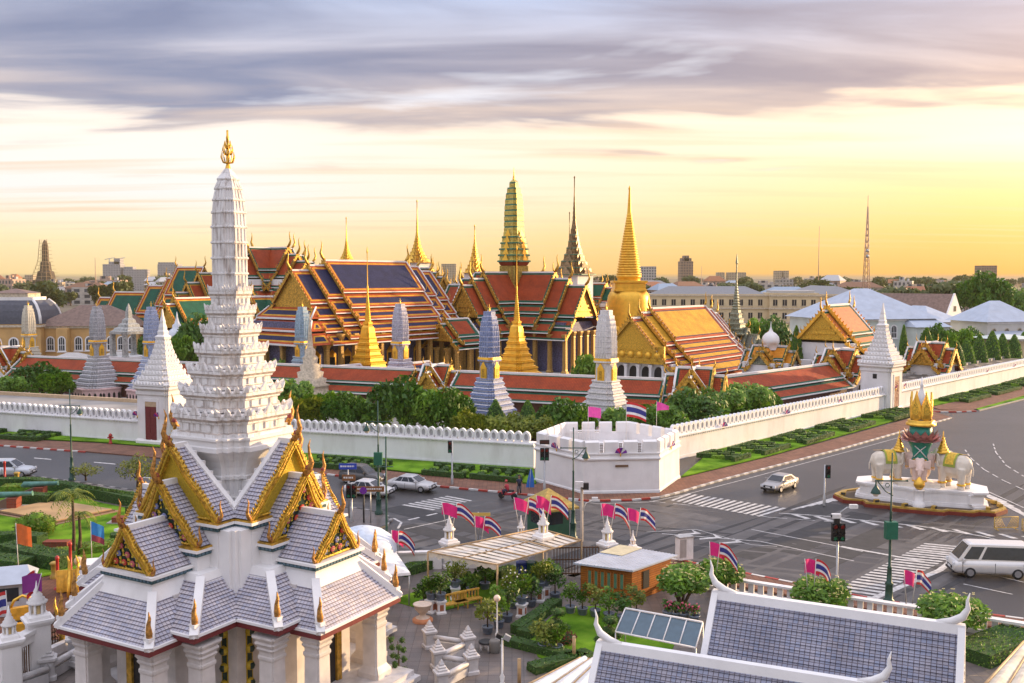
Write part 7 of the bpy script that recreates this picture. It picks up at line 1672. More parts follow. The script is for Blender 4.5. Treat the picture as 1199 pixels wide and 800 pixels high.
for i, (px, py, h, r, lab) in enumerate([(668, 718, 1.3, .5, 'farthest left under the shed windows'), (682, 720, 1.2, .45, 'second from the left under the shed windows'), (697, 722, 1.3, .45, 'third from the left under the shed windows'), (713, 726, 1.2, .5, 'below the middle shed windows'), (729, 729, 1.1, .45, 'near the front corner of the shed'), (745, 723, 1.3, .5, 'at the front corner of the shed')]):
    potted('potted_shrub', 'leafy shrub in a blue-grey pot, '+lab, G(px, py, .1), h*1.1, r*1.25, [LEAF_A, LEAF_C, LEAF_B][i % 3], rg, grp='potted shrubs along the shed', n=360)
for i, (px, py, lab) in enumerate([(782, 724, 'leftmost of the row below the frangipani'), (791, 725, 'second of the row below the frangipani'), (801, 726, 'third of the row below the frangipani'), (813, 729, 'rightmost of the row below the frangipani')]):
    potted('flower_pot', 'pink flowering plant in a glazed pot, '+lab, G(px, py, .1), .6, .4, LEAF_C, rg, flower=FPINK, grp='pink flower pots', n=140)
for i, (px, py, h, ped_, lab, fl) in enumerate([(505, 717, .8, True, 'on a pedestal left of the golden benches', None), (516, 718, .9, True, 'on a red panelled pedestal behind the golden benches', None), (533, 702, .8, True, 'on a pedestal under the middle of the awning', None), (552, 696, .7, False, 'on the lawn edge under the awning', None), (568, 690, 1.2, False, 'in the shade at the back of the awning', None), (601, 712, 1.5, False, 'with pale flowers beside the awning post', FWHI), (611, 722, .9, True, 'on the red panelled pedestal beside the clipped hedge', None), (622, 710, 1.0, False, 'between the awning post and the pedestals', None), (632, 704, .9, True, 'on the pedestal right of the blue barrel', None), (638, 700, .9, True, 'on the red panelled pedestal nearest the shed', None), (650, 702, 1.4, False, 'at the gate side of the garden hedge', None), (571, 742, 1.2, False, 'in an orange pot beside the globe lamp', None), (584, 735, 1.5, False, 'tall and bright behind the globe lamp', None), (594, 728, 1.3, False, 'in the shadow of the hedge corner', None), (637, 763, .9, False, 'in a white box in front of the lawn', None), (652, 765, .8, False, 'in a white bowl in front of the lawn', None), (497, 712, 1.0, False, 'at the white wall end left of the pedestals', None)]):
    potted('potted_shrub', 'green potted shrub '+lab, G(px, py, .1), h*1.25, .62+.12*(i % 3), [LEAF_A, LEAF_B, LEAF_C][(i*2) % 3], rg, flower=fl, ped=ped_, grp='potted shrubs of the garden walk', n=420, size=.12)
for x, n_, lb in ((532, 0, 'left'), (548, 1, 'right')):
    t = thing('garden_bench', 'golden carved garden bench under the awning, '+lb+' of the pair', 'bench', G(x, 714-n_*4, .1), .55, 'golden benches')
    m = MB(); GB_ = mat('gilded_wood', (.55, .33, .06), .45, .3, var=.3, vscale=8); m.box(-.9, -.25, .38, .9, .25, .45, GB_); m.build('seat', t); m = MB()
    for k in range(9): m.box(-.88+k*.21, .2, .45, -.82+k*.21, .26, .85, GB_)
    m.box(-.92, .19, .85, .92, .27, .95, GB_); m.build('backrest', t)
    for a in (-.8, .8):
        for b in (-.2, .2): m = MB(); m.box(a-.04, b-.04, 0, a+.04, b+.04, .38, GB_); m.build('leg', t)
m = MB(); m.lathe([(.3, 0), (.42, .05), (.42, .2), (.2, .3), (.18, .42), (.3, .55), (.48, .75), (.52, .95), (.58, 1.0), (.5, 1.02)], mat('cream_terracotta_urn', (.60, .48, .38), .6), n=14); m.lathe([(.6, -.02), (.6, .12), (.45, .2)], mat('orange_terracotta', (.50, .20, .09), .7), n=14); o = m.build('garden_urn'); o.location = G(495, 727, .12); tag(o, 'cream footed urn on an orange base at the left of the garden walk', 'urn')
for px, c, lb in ((611, mat('blue_plastic', (.015, .05, .30), .4), 'blue plastic barrel in the shade under the awning'), (622, mat('green_plastic', (.01, .10, .05), .4), 'green plastic barrel in the shade under the awning')):
    m = MB(); m.lathe([(.36, 0), (.40, .05), (.40, .4), (.42, .42), (.40, .45), (.40, .95), (.42, .98), (.38, 1.05)], c, n=16); o = m.build('barrel'); o.location = G(px, 676, .1); tag(o, lb, 'barrel')
for px, py, lb in ((569, 762, 'black-topped white stool beside the globe lamp'),):
    t = thing('stool', lb, 'stool', G(px, py, .1)); m = MB(); m.lathe([(.36, .42), (.40, .45), (.40, .52), (.3, .56)], BLACK, n=14, cap0=True); m.build('seat', t)
    for k in range(4): a = k*pi/2+.5; m = MB(); m.tube([(cos(a)*.3, sin(a)*.3, 0), (cos(a)*.28, sin(a)*.28, .44)], .05, POTW, 6); m.build('leg', t)
m = MB(); m.lathe([(.26, 0), (.30, .1), (.30, .6), (.24, .68)], mat('grey_stone_bin', (.15, .14, .13), .8), n=12); o = m.build('stone_bin'); o.location = G(579, 764, .1); tag(o, 'squat grey stone bin between the stool and the lamp base', 'bin')
# ---------------------------------------------------------------- hedges and lawns near the shrine
def leaf_box(mb, p, q, w, z0, z1, core, leaf, rg, dens=55, size=.07):
    """clipped hedge run: core slab covered with small leaf faces"""
    p, q = Vector((p[0], p[1], 0)), Vector((q[0], q[1], 0)); mb.obox(p, q, w, z0, z1, core); d = q-p; L_ = d.length; d /= L_; n = Vector((-d.y, d.x, 0))
    def put(c, nn):
        a = (nn+Vector((rg.gauss(0, .8), rg.gauss(0, .8), rg.gauss(0, .8)))).normalized(); b = a.orthogonal().normalized(); e = a.cross(b); s_ = size*rg.uniform(.6, 1.4); c = c+nn*rg.uniform(-.02, .06)
        i = mb.add([c-b*s_, c+e*s_*.5, c+b*s_, c-e*s_*.5]); mb.face([i, i+1, i+2, i+3], leaf)
    for k in range(int(L_*w*dens)): put(p+d*rg.uniform(0, L_)+n*rg.uniform(-w/2, w/2)+Vector((0, 0, z1)), Vector((0, 0, 1)))
    for s_ in (-1, 1):
        for k in range(int(L_*(z1-z0)*dens)): put(p+d*rg.uniform(0, L_)+n*s_*w/2+Vector((0, 0, rg.uniform(z0, z1))), n*s_)
    for e, c in ((-1, p), (1, q)):
        for k in range(int(w*(z1-z0)*dens)): put(c+n*rg.uniform(-w/2, w/2)+Vector((0, 0, rg.uniform(z0, z1))), d*e)
def hedge(label, runs, w, z1, leaf=None, core=None, dens=55, size=.07, name='clipped_hedge', z0=.1, grp=None):
    mb = MB()
    for r in runs:
        for a, b in zip(r[:-1], r[1:]): leaf_box(mb, G(*a), G(*b), w, z0, z1, core or HEDGE_B, leaf or HEDGE_D, rg, dens, size)
    o = mb.build(name); return tag(o, label, 'hedge', grp)
tag(sheet('lawn', [G(620, 748), G(658, 713), G(700, 712), G(742, 728), G(800, 735), G(770, 800), G(680, 790), G(630, 772)], GRASS, .13, 'stuff', .05), 'small bright lawn in front of the timber shed', 'lawn')
tag(sheet('lawn', [G(455, 705), G(560, 672), G(612, 672), G(585, 700), G(510, 720)], GRASS, .13, 'stuff', .05), 'lawn strip behind the potted plants under the awning', 'lawn')
hedge('low clipped hedge along the back of the small lawn', [[(604, 745), (652, 712)]], .7, .6)
hedge('low clipped hedge across the left front of the small lawn', [[(590, 755), (640, 768), (690, 780)]], .7, .5)
hedge('rounded inner hedge on the left of the small lawn', [[(612, 750), (632, 738)]], .9, .55)
hedge('hedge strip at the foot of the white canopy at the bottom', [[(622, 790), (690, 772)]], .8, .5)
hedge('flower hedge under the white wall left of the awning', [[(470, 676), (560, 650)]], .9, .7, LEAF_A)
hedge('low plant border behind the golden benches', [[(500, 706), (600, 672)]], .7, .6, LEAF_A)
hedge('plant bed at the bottom right beside the beige canopy', [[(1135, 778), (1199, 752)]], 2.2, .8, LEAF_A)
for (px, py, lb) in ((651, 755, 'left of the small lawn'), (712, 765, 'half hidden behind the white roof ridge')):
    t = thing('cloud_pruned_tree', 'cloud-pruned ornamental tree '+lb, 'tree', G(px, py, .1)); m = MB(); m.tube([(0, 0, 0), (.15, 0, .5), (-.1, 0, 1.0), (.05, 0, 1.7)], [.09, .07, .05, .04], BARK, 6)
    pads = [(-.45, 0, .75, .34), (.45, .1, .95, .36), (0, 0, 1.25, .42), (-.2, .1, 1.0, .3), (.1, 0, 1.8, .45)]
    for x, y, z, r in pads: m.tube([(0, 0, z-.35), (x, y, z)], [.04, .03], BARK, 5)
    m.build('trunk', t); m = MB()
    for x, y, z, r in pads: m.ball((x, y, z), r*.85, HEDGE_B, 8, 5, .55); leaves(m, (x, y, z), r, 260, .06, HEDGE_D, rg, .8, .6)
    m.build('crown', t)
m = MB(); m.ball((0, 0, .2), .6, HEDGE_B, 10, 5, .5); leaves(m, (0, 0, .2), .75, 300, .09, leafmat('red_leaf', (.14, .02, .02), (.30, .07, .05)), rg, .8, .6); o = m.build('red_leaf_shrub'); o.location = G(660, 752, .1); tag(o, 'low red-leaved shrub on the small lawn beside the cloud-pruned tree', 'shrub')
m = MB(); leaves(m, (0, 0, .35), .6, 300, .10, LEAF_B, rg, .8, .8); o = m.build('yellow_leaf_shrub'); o.location = G(640, 753, .1); tag(o, 'bright yellow-green shrub at the left front of the small lawn', 'shrub')
def frangipani(label, px, py, r, h):
    t = thing('frangipani_bush', label, 'bush', G(px, py, .1)); m = MB(); rg2 = random.Random(px)
    lobes = []
    for k in range(9): a = k*2.4; rr = r*.62*sqrt((k+.5)/9); lobes.append((cos(a)*rr, sin(a)*rr, h*(.72-.25*(rr/r)**2)+rg2.uniform(-.15, .15)*h*.4))
    for x, y, z in lobes: m.tube([(0, 0, 0), (x*.4, y*.4, z*.45), (x, y, z)], [.10, .07, .03], BARK, 5)
    m.build('trunk', t); m = MB()
    for x, y, z in lobes: leaves(m, (x, y, z), r*.48, 330, .16, LEAF_A, rg2, .7, .85)
    m.build('crown', t); m = MB()
    for k in range(70):
        x, y, z = lobes[k % 9]; d = Vector((rg2.gauss(0, 1), rg2.gauss(0, 1)-.5, abs(rg2.gauss(0, 1)))).normalized()*r*.5; c = Vector((x, y, z))+d
        for e in range(5): a = e*2*pi/5; i = m.add([c, c+Vector((cos(a)*.09, sin(a)*.09, .05)), c+Vector((cos(a+.9)*.09, sin(a+.9)*.09, .05))]); m.face([i, i+1, i+2], FYEL); m.face([i+2, i+1, i], FYEL)
    m.build('flowers', t)
frangipani('large frangipani bush with pale flowers right of the timber shed', 798, 716, 1.7, 2.9)
frangipani('frangipani bush with pale flowers behind the tip of the white roof ridge', 842, 700, 1.6, 2.5)
frangipani('frangipani bush with pale flowers left of the twin traffic signal', 958, 720, 1.9, 2.0)
frangipani('frangipani bush with pale flowers behind the right end of the tiled roof', 1112, 752, 2.1, 2.6)
# ---------------------------------------------------------------- left garden
hg = [([[(-40, 571), (0, 572), (40, 572), (80, 578), (120, 586), (165, 592)]], 1.0, 1.0, 'long dark clipped hedge along the street side of the left garden'),
      ([[(20, 590), (60, 592), (98, 582), (130, 588), (168, 596)]], 1.1, 1.0, 'angled dark clipped hedge behind the sand-coloured platform'),
      ([[(-30, 640), (20, 637), (50, 640)]], 1.1, .9, 'dark clipped hedge left of the palm at the back'),
      ([[(10, 652), (45, 662), (78, 668)]], 1.6, 1.1, 'broad dark clipped hedge in front of the palm'),
      ([[(-30, 668), (0, 668), (30, 672)]], 1.6, 1.0, 'low dark clipped hedge behind the flags on the left'),
      ([[(150, 606), (172, 606)]], 1.2, 1.0, 'short dark hedge beside the shrine gable'),
      ([[(130, 636), (150, 634)]], .9, .7, 'short dark hedge behind the blue flag')]
for r, w, z, lb in hg: hedge(lb, r, w, z, grp='clipped garden hedges')
for r, w, z, lb in [([[(4, 577), (36, 576)]], 1.6, .7, 'bright yellow-green hedge bed behind the brick cannon base'), ([[(92, 649), (136, 643)]], 1.8, .6, 'low yellow-green bed right of the palm'), ([[(62, 655), (82, 652)]], 1.5, .6, 'low yellow-green bed left of the palm')]: hedge(lb, r, w, z, LEAF_B, HEDGE_LB, 45, .10, 'yellow_hedge', grp='yellow-green beds')
m = MB()
for x, y, z, r in ((-.9, 0, .8, .8), (0, .2, .95, .95), (.9, -.1, .85, .8)): m.ball((x, y, z), r*.8, HEDGE_LB, 8, 5); leaves(m, (x, y, z), r, 420, .12, LEAF_B, rg, .8, .95)
o = m.build('yellow_bush'); o.location = G(42, 626, .1); tag(o, 'tall rounded yellow-green bush in front of the sand platform', 'bush')
SAND = mat('sandy_paving', (.42, .27, .13), .9, var=.2, vscale=.7)
m = MB(); q = [G(0, 603), G(63, 590), G(131, 601), G(65, 615)]; c_ = sum(q, Vector())/4; m.prism([(p.x, p.y) for p in [c_+(k-c_)*1.06 for k in q]], .1, .3, mat('dark_platform_edge', (.13, .07, .04), .8)); m.prism([(p.x, p.y) for p in q], .3, .38, SAND); m.prism([(p.x, p.y) for p in [c_+(k-c_)*1.16 for k in q]], .1, .2, mat('platform_step', (.30, .18, .10), .8)); tag(m.build('stone_platform'), 'low sand-coloured square platform with dark edge in the left garden', 'platform')
BRICKR = tilemat('red_brick', (.36, .085, .05), (.28, .06, .035), (.20, .13, .10), .4, .14, .015, .8, .8, .5); VERD = mat('verdigris_bronze', (.10, .24, .20), .5, .3, var=.3)
for px, py, ang, lb in ((45, 584, .1, 'farther'), (14, 597, .1, 'nearer')):
    t = thing('old_cannon', 'green bronze cannon on a red brick base in the left garden, '+lb+' of the two', 'cannon', G(px, py, .1), ang, 'bronze cannons')
    m = MB(); m.box(-2.6, -.8, 0, 1.2, .8, .25, mat('base_slab', (.36, .32, .29), .8)); m.build('base_slab', t)
    m = MB(); m.loft([[(-2.2, -.6, .25), (-2.2, .6, .25), (-1.9, .6, .4), (-1.9, -.6, .4)], [(-.2, -.6, .25), (-.2, .6, .25), (-.2, .6, 1.1), (-.2, -.6, 1.1)]], BRICKR); m.box(-.2, -.6, .25, .6, .6, 1.1, BRICKR); m.build('brick_base', t)
    m = MB(); m.tube([(-1.4, 0, 1.15), (-1.2, 0, 1.3), (0, 0, 1.33), (1.6, 0, 1.38), (1.75, 0, 1.4)], [.12, .28, .24, .17, .22], VERD, 12); m.build('barrel', t)
for px, py, lb in ((67, 641, 'left of the palm'), (146, 612, 'on the pale paving beside the shrine gable')):
    m = MB(); m.box(-1.3, -.5, 0, 1.3, .5, .08, mat('base_slab', (.36, .32, .29), .8)); m.box(-.9, -.4, .08, .9, .4, .5, BRICKR); o = m.build('brick_plinth'); o.location = G(px, py, .15); tag(o, 'low red brick plinth on a pale slab '+lb, 'plinth', 'brick plinths')
def palm(label, px, py, h, n=11, cat='palm tree'):
    t = thing('palm_tree', label, 'palm tree', G(px, py, .1)); m = MB(); rg2 = random.Random(px); m.tube([(0, 0, 0), (.1, 0, h*.5), (.05, 0, h)], [.16, .11, .09], BARK, 8); m.build('trunk', t)
    m = MB()
    for k in range(n):
        a = k*2.4+rg2.uniform(-.3, .3); el = rg2.uniform(.2, 1.2); L_ = h*.42; pts = []
        for j in range(7): f = j/6; pts.append(Vector((.05+cos(a)*L_*f*cos(el*.6), sin(a)*L_*f*cos(el*.6), h+L_*(sin(el)*f*1.1-1.0*f*f))))
        m.tube(pts, [.035, .03, .025, .02, .018, .012, .006], LEAF_B, 4)
        for j in range(1, 7):
            for w in (0, .5):
                p = pts[j-1].lerp(pts[j], w+.25); d = (pts[j]-pts[j-1]).normalized(); s_ = d.cross(Vector((0, 0, 1))).normalized()
                for e in (-1, 1): l = .55*(1-abs(j/6-.45)); q = p+s_*e*l*.8+d*l*.45+Vector((0, 0, -.18)); i = m.add([p-d*.05, q, p+d*.06]); m.face([i, i+1, i+2], LEAF_B)
    m.build('fronds', t)
palm('tall feathery palm in the left garden', 86, 657, 4.6)
palm('shorter feathery palm behind the tall one in the left garden', 93, 650, 3.0, 8)
ORG = mat('orange_cloth', (.72, .16, .03), .7); BLUC = mat('sky_blue_cloth', (.03, .24, .60), .7); PURPC = mat('plum_cloth', (.22, .02, .20), .7)
flag('orange and red flag on a pole in the left garden', G(23, 690, .1), 4.3, .9, 1.3, [(1, ORG)], (-.1, 0), drop=.3, ph=1)
flag('sky blue flag on a white pole behind the golden barrier', G(108, 672, .1), 3.6, .8, 1.3, [(2, BLUC), (1, mat('faded_red_cloth', (.30, .05, .08), .8))], (0, 0), drop=.5, ph=2)
flag('plum purple flag leaning left from the taller lantern gatepost', G(36, 723, 3.2), 2.3, 1.1, .9, [(1, PURPC)], (-.75, 0), ph=2, wind=pi-.3, drop=.2)
flag('national flag on the shorter lantern gatepost at far left', G(11, 746, 2.6), 2.3, .6, 1.1, THAI, (.1, 0), ph=1, wind=pi, drop=.6)
flag('national flag standing on the taller lantern gatepost at left', G(45, 718, 3.3), 2.2, .45, 1.2, [(1, FRED), (1, BLUC), (1, FRED), (1, FWHT), (1, FRED)], (.1, 0), ph=3, wind=pi, drop=.7)
lantern_post('taller white lantern gatepost at the bottom left', 44, 723, 0, 3.2, .95, .5, 'white lantern gateposts at left')
lantern_post('shorter white lantern gatepost at the bottom left', 11, 747, 0, 2.9, .8, .45, 'white lantern gateposts at left')
pa, pb_ = G(44, 723, 3.2), G(11, 747, 2.9)
t = thing('gate_lintel', 'white lintel wall over the barred doorway between the two left gateposts', 'gateway'); m = MB(); m.obox(pa.xy, pb_.xy, .4, 2.2, 2.6, WHITE); m.obox(pa.xy, pb_.xy, .55, 2.6, 2.78, WHITE); m.build('lintel', t)
m = MB(); d = Vector(((pb_-pa).x, (pb_-pa).y, 0))
for k in range(9): p = Vector((pa.x, pa.y, 0))+d*(.2+k*.075); m.obox(p, p+d*.02, .05, .1, 2.1, BROWNI)
m.build('bars', t)
t = thing('iron_fence', 'brown ornamental iron fence between the left gatepost and the shrine', 'fence'); m = MB(); a, b = G(52, 762, .2), G(98, 742, .2)
for k in range(16): p = a.lerp(b, k/15); m.tube([p, p+Vector((0, 0, 1.9))], .03, BROWNI, 5)
for z in (.2, 1.0, 1.75): m.tube([a+Vector((0, 0, z)), b+Vector((0, 0, z))], .03, BROWNI, 5)
for k in range(15):
    for z in (.5, .8, 1.3): m.ball(a.lerp(b, (k+.5)/15)+Vector((0, 0, z)), .07, BROWNI, 6, 4)
m.build('bars', t); m = MB(); m.obox(G(45, 778, 0), G(100, 752, 0), .4, .1, .6, MARBLE); m.build('base', t)
for i, (px, py, lb) in enumerate([(33, 782, 'behind the drum-shaped seat'), (56, 795, 'in the middle of the lower row'), (13, 812, 'at the bottom left corner'), (88, 770, 'touching the shrine column')]):
    m = MB(); m.lathe([(.42, 0), (.42, .2), (.33, .25), (.33, .9), (.45, 1.0), (.45, 1.12), (.28, 1.18), (.31, 1.25), (.2, 1.32), (.22, 1.4), (.12, 1.46), (.03, 1.75)], MARBLE, plan=redent(1, .15)); o = m.build('newel_post'); o.location = G(px, py, .1); o.rotation_euler.z = .4; tag(o, 'grey marble newel post with tiered cap at left, '+lb, 'post', 'left balustrade posts')
for a, b, lb in (((33, 785), (56, 798), 'short marble balustrade between the left newel posts'), ((56, 798), (100, 772), 'long marble balustrade running to the shrine column'), ((13, 815), (56, 800), 'marble balustrade along the bottom left corner')):
    m = MB(); p, q = G(*a, .1), G(*b, .1); m.obox(p, q, .2, .12, .62, MARBLE); m.tube([p+Vector((0, 0, .72)), q+Vector((0, 0, .72))], .17, MARBLE, 8); tag(m.build('balustrade'), lb, 'balustrade')
t = thing('guard_hut', 'small grey guard hut with pale blue metal roof at the left edge', 'hut', G(6, 716, .1), .35); m = MB(); m.box(-1.4, -1.1, 0, 1.4, 1.1, 2.0, mat('pale_grey_panel', (.52, .52, .54), .6)); m.build('wall', t); m = MB(); m.box(-.9, -1.12, .9, .9, -1.05, 1.7, GLASS); m.box(1.39, -.7, .9, 1.43, .7, 1.7, GLASS); m.build('window', t)
m = MB(); m.loft([[(-1.75, -1.5, 2.0), (1.75, -1.5, 2.0), (1.75, 1.5, 2.0), (-1.75, 1.5, 2.0)], [(-1.3, -.1, 2.7), (1.3, -.1, 2.7), (1.3, .1, 2.7), (-1.3, .1, 2.7)]], RF); m.build('roof', t)
t = thing('draped_barrier', 'barrier draped in golden yellow cloth in the red forecourt', 'barrier', G(87, 693, .12), .25); m = MB(); YC = mat('golden_cloth', (.72, .36, .03), .7, var=.2, vscale=5)
n = 16
for k in range(n):
    x0, x1 = -1+2*k/n, -1+2*(k+1)/n; b0, b1 = .05*sin(k*1.9), .05*sin((k+1)*1.9); i = m.add([(x0, -.25+b0, .1), (x1, -.25+b1, .1), (x1, -.1, 1.45), (x0, -.1, 1.45), (x1, .2, 1.4), (x0, .2, 1.4), (x1, .35+b1, .2), (x0, .35+b0, .2)]); m.face([i, i+1, i+2, i+3], YC, None, True); m.face([i+3, i+2, i+4, i+5], YC, None, True); m.face([i+5, i+4, i+6, i+7], YC, None, True)
m.build('cloth', t); m = MB(); m.box(-.95, -.05, 0, .95, .15, 1.38, WOODM); m.build('frame', t)
t = thing('draped_altar', 'altar table draped in bright yellow and black cloth behind the left gateposts', 'altar', G(28, 752, .12), .5); m = MB(); m.box(-.75, -.5, 0, .75, .5, 1.2, YC); m.box(-.77, -.2, .3, .77, .2, 1.22, BLACK); m.box(-.6, .1, 1.2, .6, .45, 1.9, YC); m.build('cloth', t); m = MB(); m.tube([(-.6, .3, 1.9), (-.4, .3, 2.3), (0, .3, 2.5), (.4, .3, 2.3), (.6, .3, 1.9)], .08, GOLD, 6); m.build('golden_arch', t)
for px, py, lb in ((68, 690, 'left of the golden draped barrier'), (83, 672, 'behind the golden draped barrier'), (6, 566, 'at the street edge of the far left hedge')):
    m = MB(); m.lathe([(.25, 0), (.25, .1), (.10, .15), (.10, 1.9), (.13, 1.95), (.13, 2.1), (.02, 2.2)], mat('red_lacquer', (.42, .03, .03), .4), n=10); o = m.build('red_post'); o.location = G(px, py, .12); tag(o, 'slim red lacquered post '+lb, 'post', 'red lacquered posts')
for px, py, lb in ((64, 677, 'beside the red posts of the forecourt'), (20, 566, 'at the street edge of the left garden')):
    m = MB(); m.lathe([(.3, 0), (.3, .2), (.2, .3), (.22, .9), (.32, 1.0), (.2, 1.1)], mat('yellow_rim_paint', (.52, .33, .04), .5), n=10); o = m.build('yellow_bollard'); o.location = G(px, py, .12); tag(o, 'small yellow bollard '+lb, 'bollard', 'yellow bollards')
t = thing('shrine_kiosk', 'cream offering kiosk with golden naga rails behind the shrine', 'kiosk', G(112, 690, .12), .3); m = MB(); m.box(-.9, -.7, 0, .9, .7, 1.7, mat('cream_panel', (.60, .52, .40), .6)); m.box(-1.0, -.8, 1.7, 1.0, .8, 1.82, WHITE); m.build('wall', t); m = MB(); m.box(-.55, -.72, .8, .3, -.69, 1.4, GLASS); m.build('window', t)
for s_ in (-.9, -1.4): m = MB(); m.tube([(s_, -1.6, .1), (s_, -1.2, .9), (s_, -.9, 1.2), (s_, -.7, 2.0), (s_-.1, -.8, 2.5)], [.10, .12, .12, .09, .03], GOLD, 8); m.build('naga_rail', t)
m = MB(); m.ball((-.9, -.5, 2.05), .28, mat('tan_drum_skin', (.62, .45, .28), .6), 10, 6); m.build('gong', t)
for px, py, lb in ((100, 718, 'leaning gilded naga finial on the eave behind the left skirt roof'), (73, 752, 'gilded naga finial beside the brown iron fence')):
    m = MB(); m.tube([(0, 0, 0), (.1, 0, .6), (-.1, 0, 1.2), (-.35, 0, 2.0), (-.3, 0, 2.5)], [.18, .2, .14, .08, .01], GOLD_D, 7); o = m.build('naga_finial'); o.location = G(px, py, .4); tag(o, lb, 'finial', 'naga finials')
m = MB(); rg3 = random.Random(8); m.tube([(0, 0, .1), (.05, 0, 1.0), (0, .03, 1.9)], [.06, .04, .02], BARK, 6)
t = thing('ball_topiary', 'slender topiary of small leaf balls beside the shrine column', 'topiary', G(466, 795, .1)); m.build('trunk', t)
for k in range(11): m = MB(); a = k*2.2; p = (cos(a)*.32, sin(a)*.32, .5+k*.15); m.ball(p, .13, HEDGE_B, 6, 4); leaves(m, p, .18, 60, .05, HEDGE_D, rg3); m.build('leaf_ball', t)
# ---------------------------------------------------------------- trees behind the palace wall
rt = random.Random(21)
def tree_proto(kind, leaf, n, size, seed, label):
    r = random.Random(seed); t = thing(kind, label, 'tree', (0, 0, 0)); m = MB(); lob = []
    for k in range(9): a = k*2.4; rr = .62*sqrt((k+.3)/9); lob.append((cos(a)*rr, sin(a)*rr, .78-.32*rr**1.5+r.uniform(-.16, .16), r.uniform(.20, .42)))
    m.tube([(0, 0, 0), (.02, 0, .3), (0, .02, .6)], [.055, .04, .02], BARK, 6)
    for x, y, z, _ in lob: m.tube([(0, 0, .28), (x*.5, y*.5, z*.75), (x, y, z)], [.03, .018, .008], BARK, 4)
    m.build('trunk', t); m = MB()
    for x, y, z, q in lob: leaves(m, (x, y, z), q, n//9, size, leaf, r, .7, .8)
    m.build('crown', t); return t
def cone_proto(label, leaf, seed):
    r = random.Random(seed); t = thing('topiary_cone', label, 'topiary', (0, 0, 0)); m = MB(); m.tube([(0, 0, 0), (0, 0, .3)], [.06, .05], BARK, 6); m.build('trunk', t)
    m = MB(); prof = [(.30, .04), (.43, .16), (.44, .34), (.37, .58), (.24, .80), (.09, .95), (.01, 1.0)]; m.lathe(prof, HEDGE_B, n=12, cap0=True)
    for k in range(1100):
        z = r.uniform(.05, 1)**1.1; rad = next((a[0]+(b[0]-a[0])*(z-a[1])/(b[1]-a[1]) for a, b in zip(prof, prof[1:]) if a[1] <= z <= b[1]), .3); a = r.uniform(0, 6.283); p = Vector((cos(a)*rad, sin(a)*rad, z)); d = Vector((r.gauss(0, 1), r.gauss(0, 1), r.gauss(0, 1))).normalized(); b = d.orthogonal().normalized(); s_ = .035*r.uniform(.6, 1.3); p += Vector((cos(a), sin(a), 0))*.015
        i = m.add([p-d*s_, p+b*s_*.5, p+d*s_, p-b*s_*.5]); m.face([i, i+1, i+2, i+3], leaf)
    m.build('crown', t); return t
PROTO = {}
def plant(kind, label, px, d, ytop, wpx, name=None, grp=None):
    h = max(.8, ZA(ytop, d)); w = wpx*d/1150/2
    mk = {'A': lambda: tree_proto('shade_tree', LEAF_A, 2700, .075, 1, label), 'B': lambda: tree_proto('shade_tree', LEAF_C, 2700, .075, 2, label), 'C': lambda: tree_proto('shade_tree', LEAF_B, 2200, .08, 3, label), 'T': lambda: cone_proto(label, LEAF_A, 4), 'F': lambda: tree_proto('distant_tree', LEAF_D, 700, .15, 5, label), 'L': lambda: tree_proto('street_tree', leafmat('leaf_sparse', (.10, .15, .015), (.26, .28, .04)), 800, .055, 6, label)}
    p = AT(px, d); sc = (w/.75 if kind != 'T' else w/.44, w/.75 if kind != 'T' else w/.44, h/1.12 if kind != 'T' else h)
    if kind not in PROTO: PROTO[kind] = o = mk[kind]()
    else: o = copy_tree(PROTO[kind])
    o.location = p; o.rotation_euler.z = rt.uniform(0, 6.28); o.scale = sc; o['label'] = label
    if 'group' in o and not grp: del o['group']
    if grp: o['group'] = grp
    return o
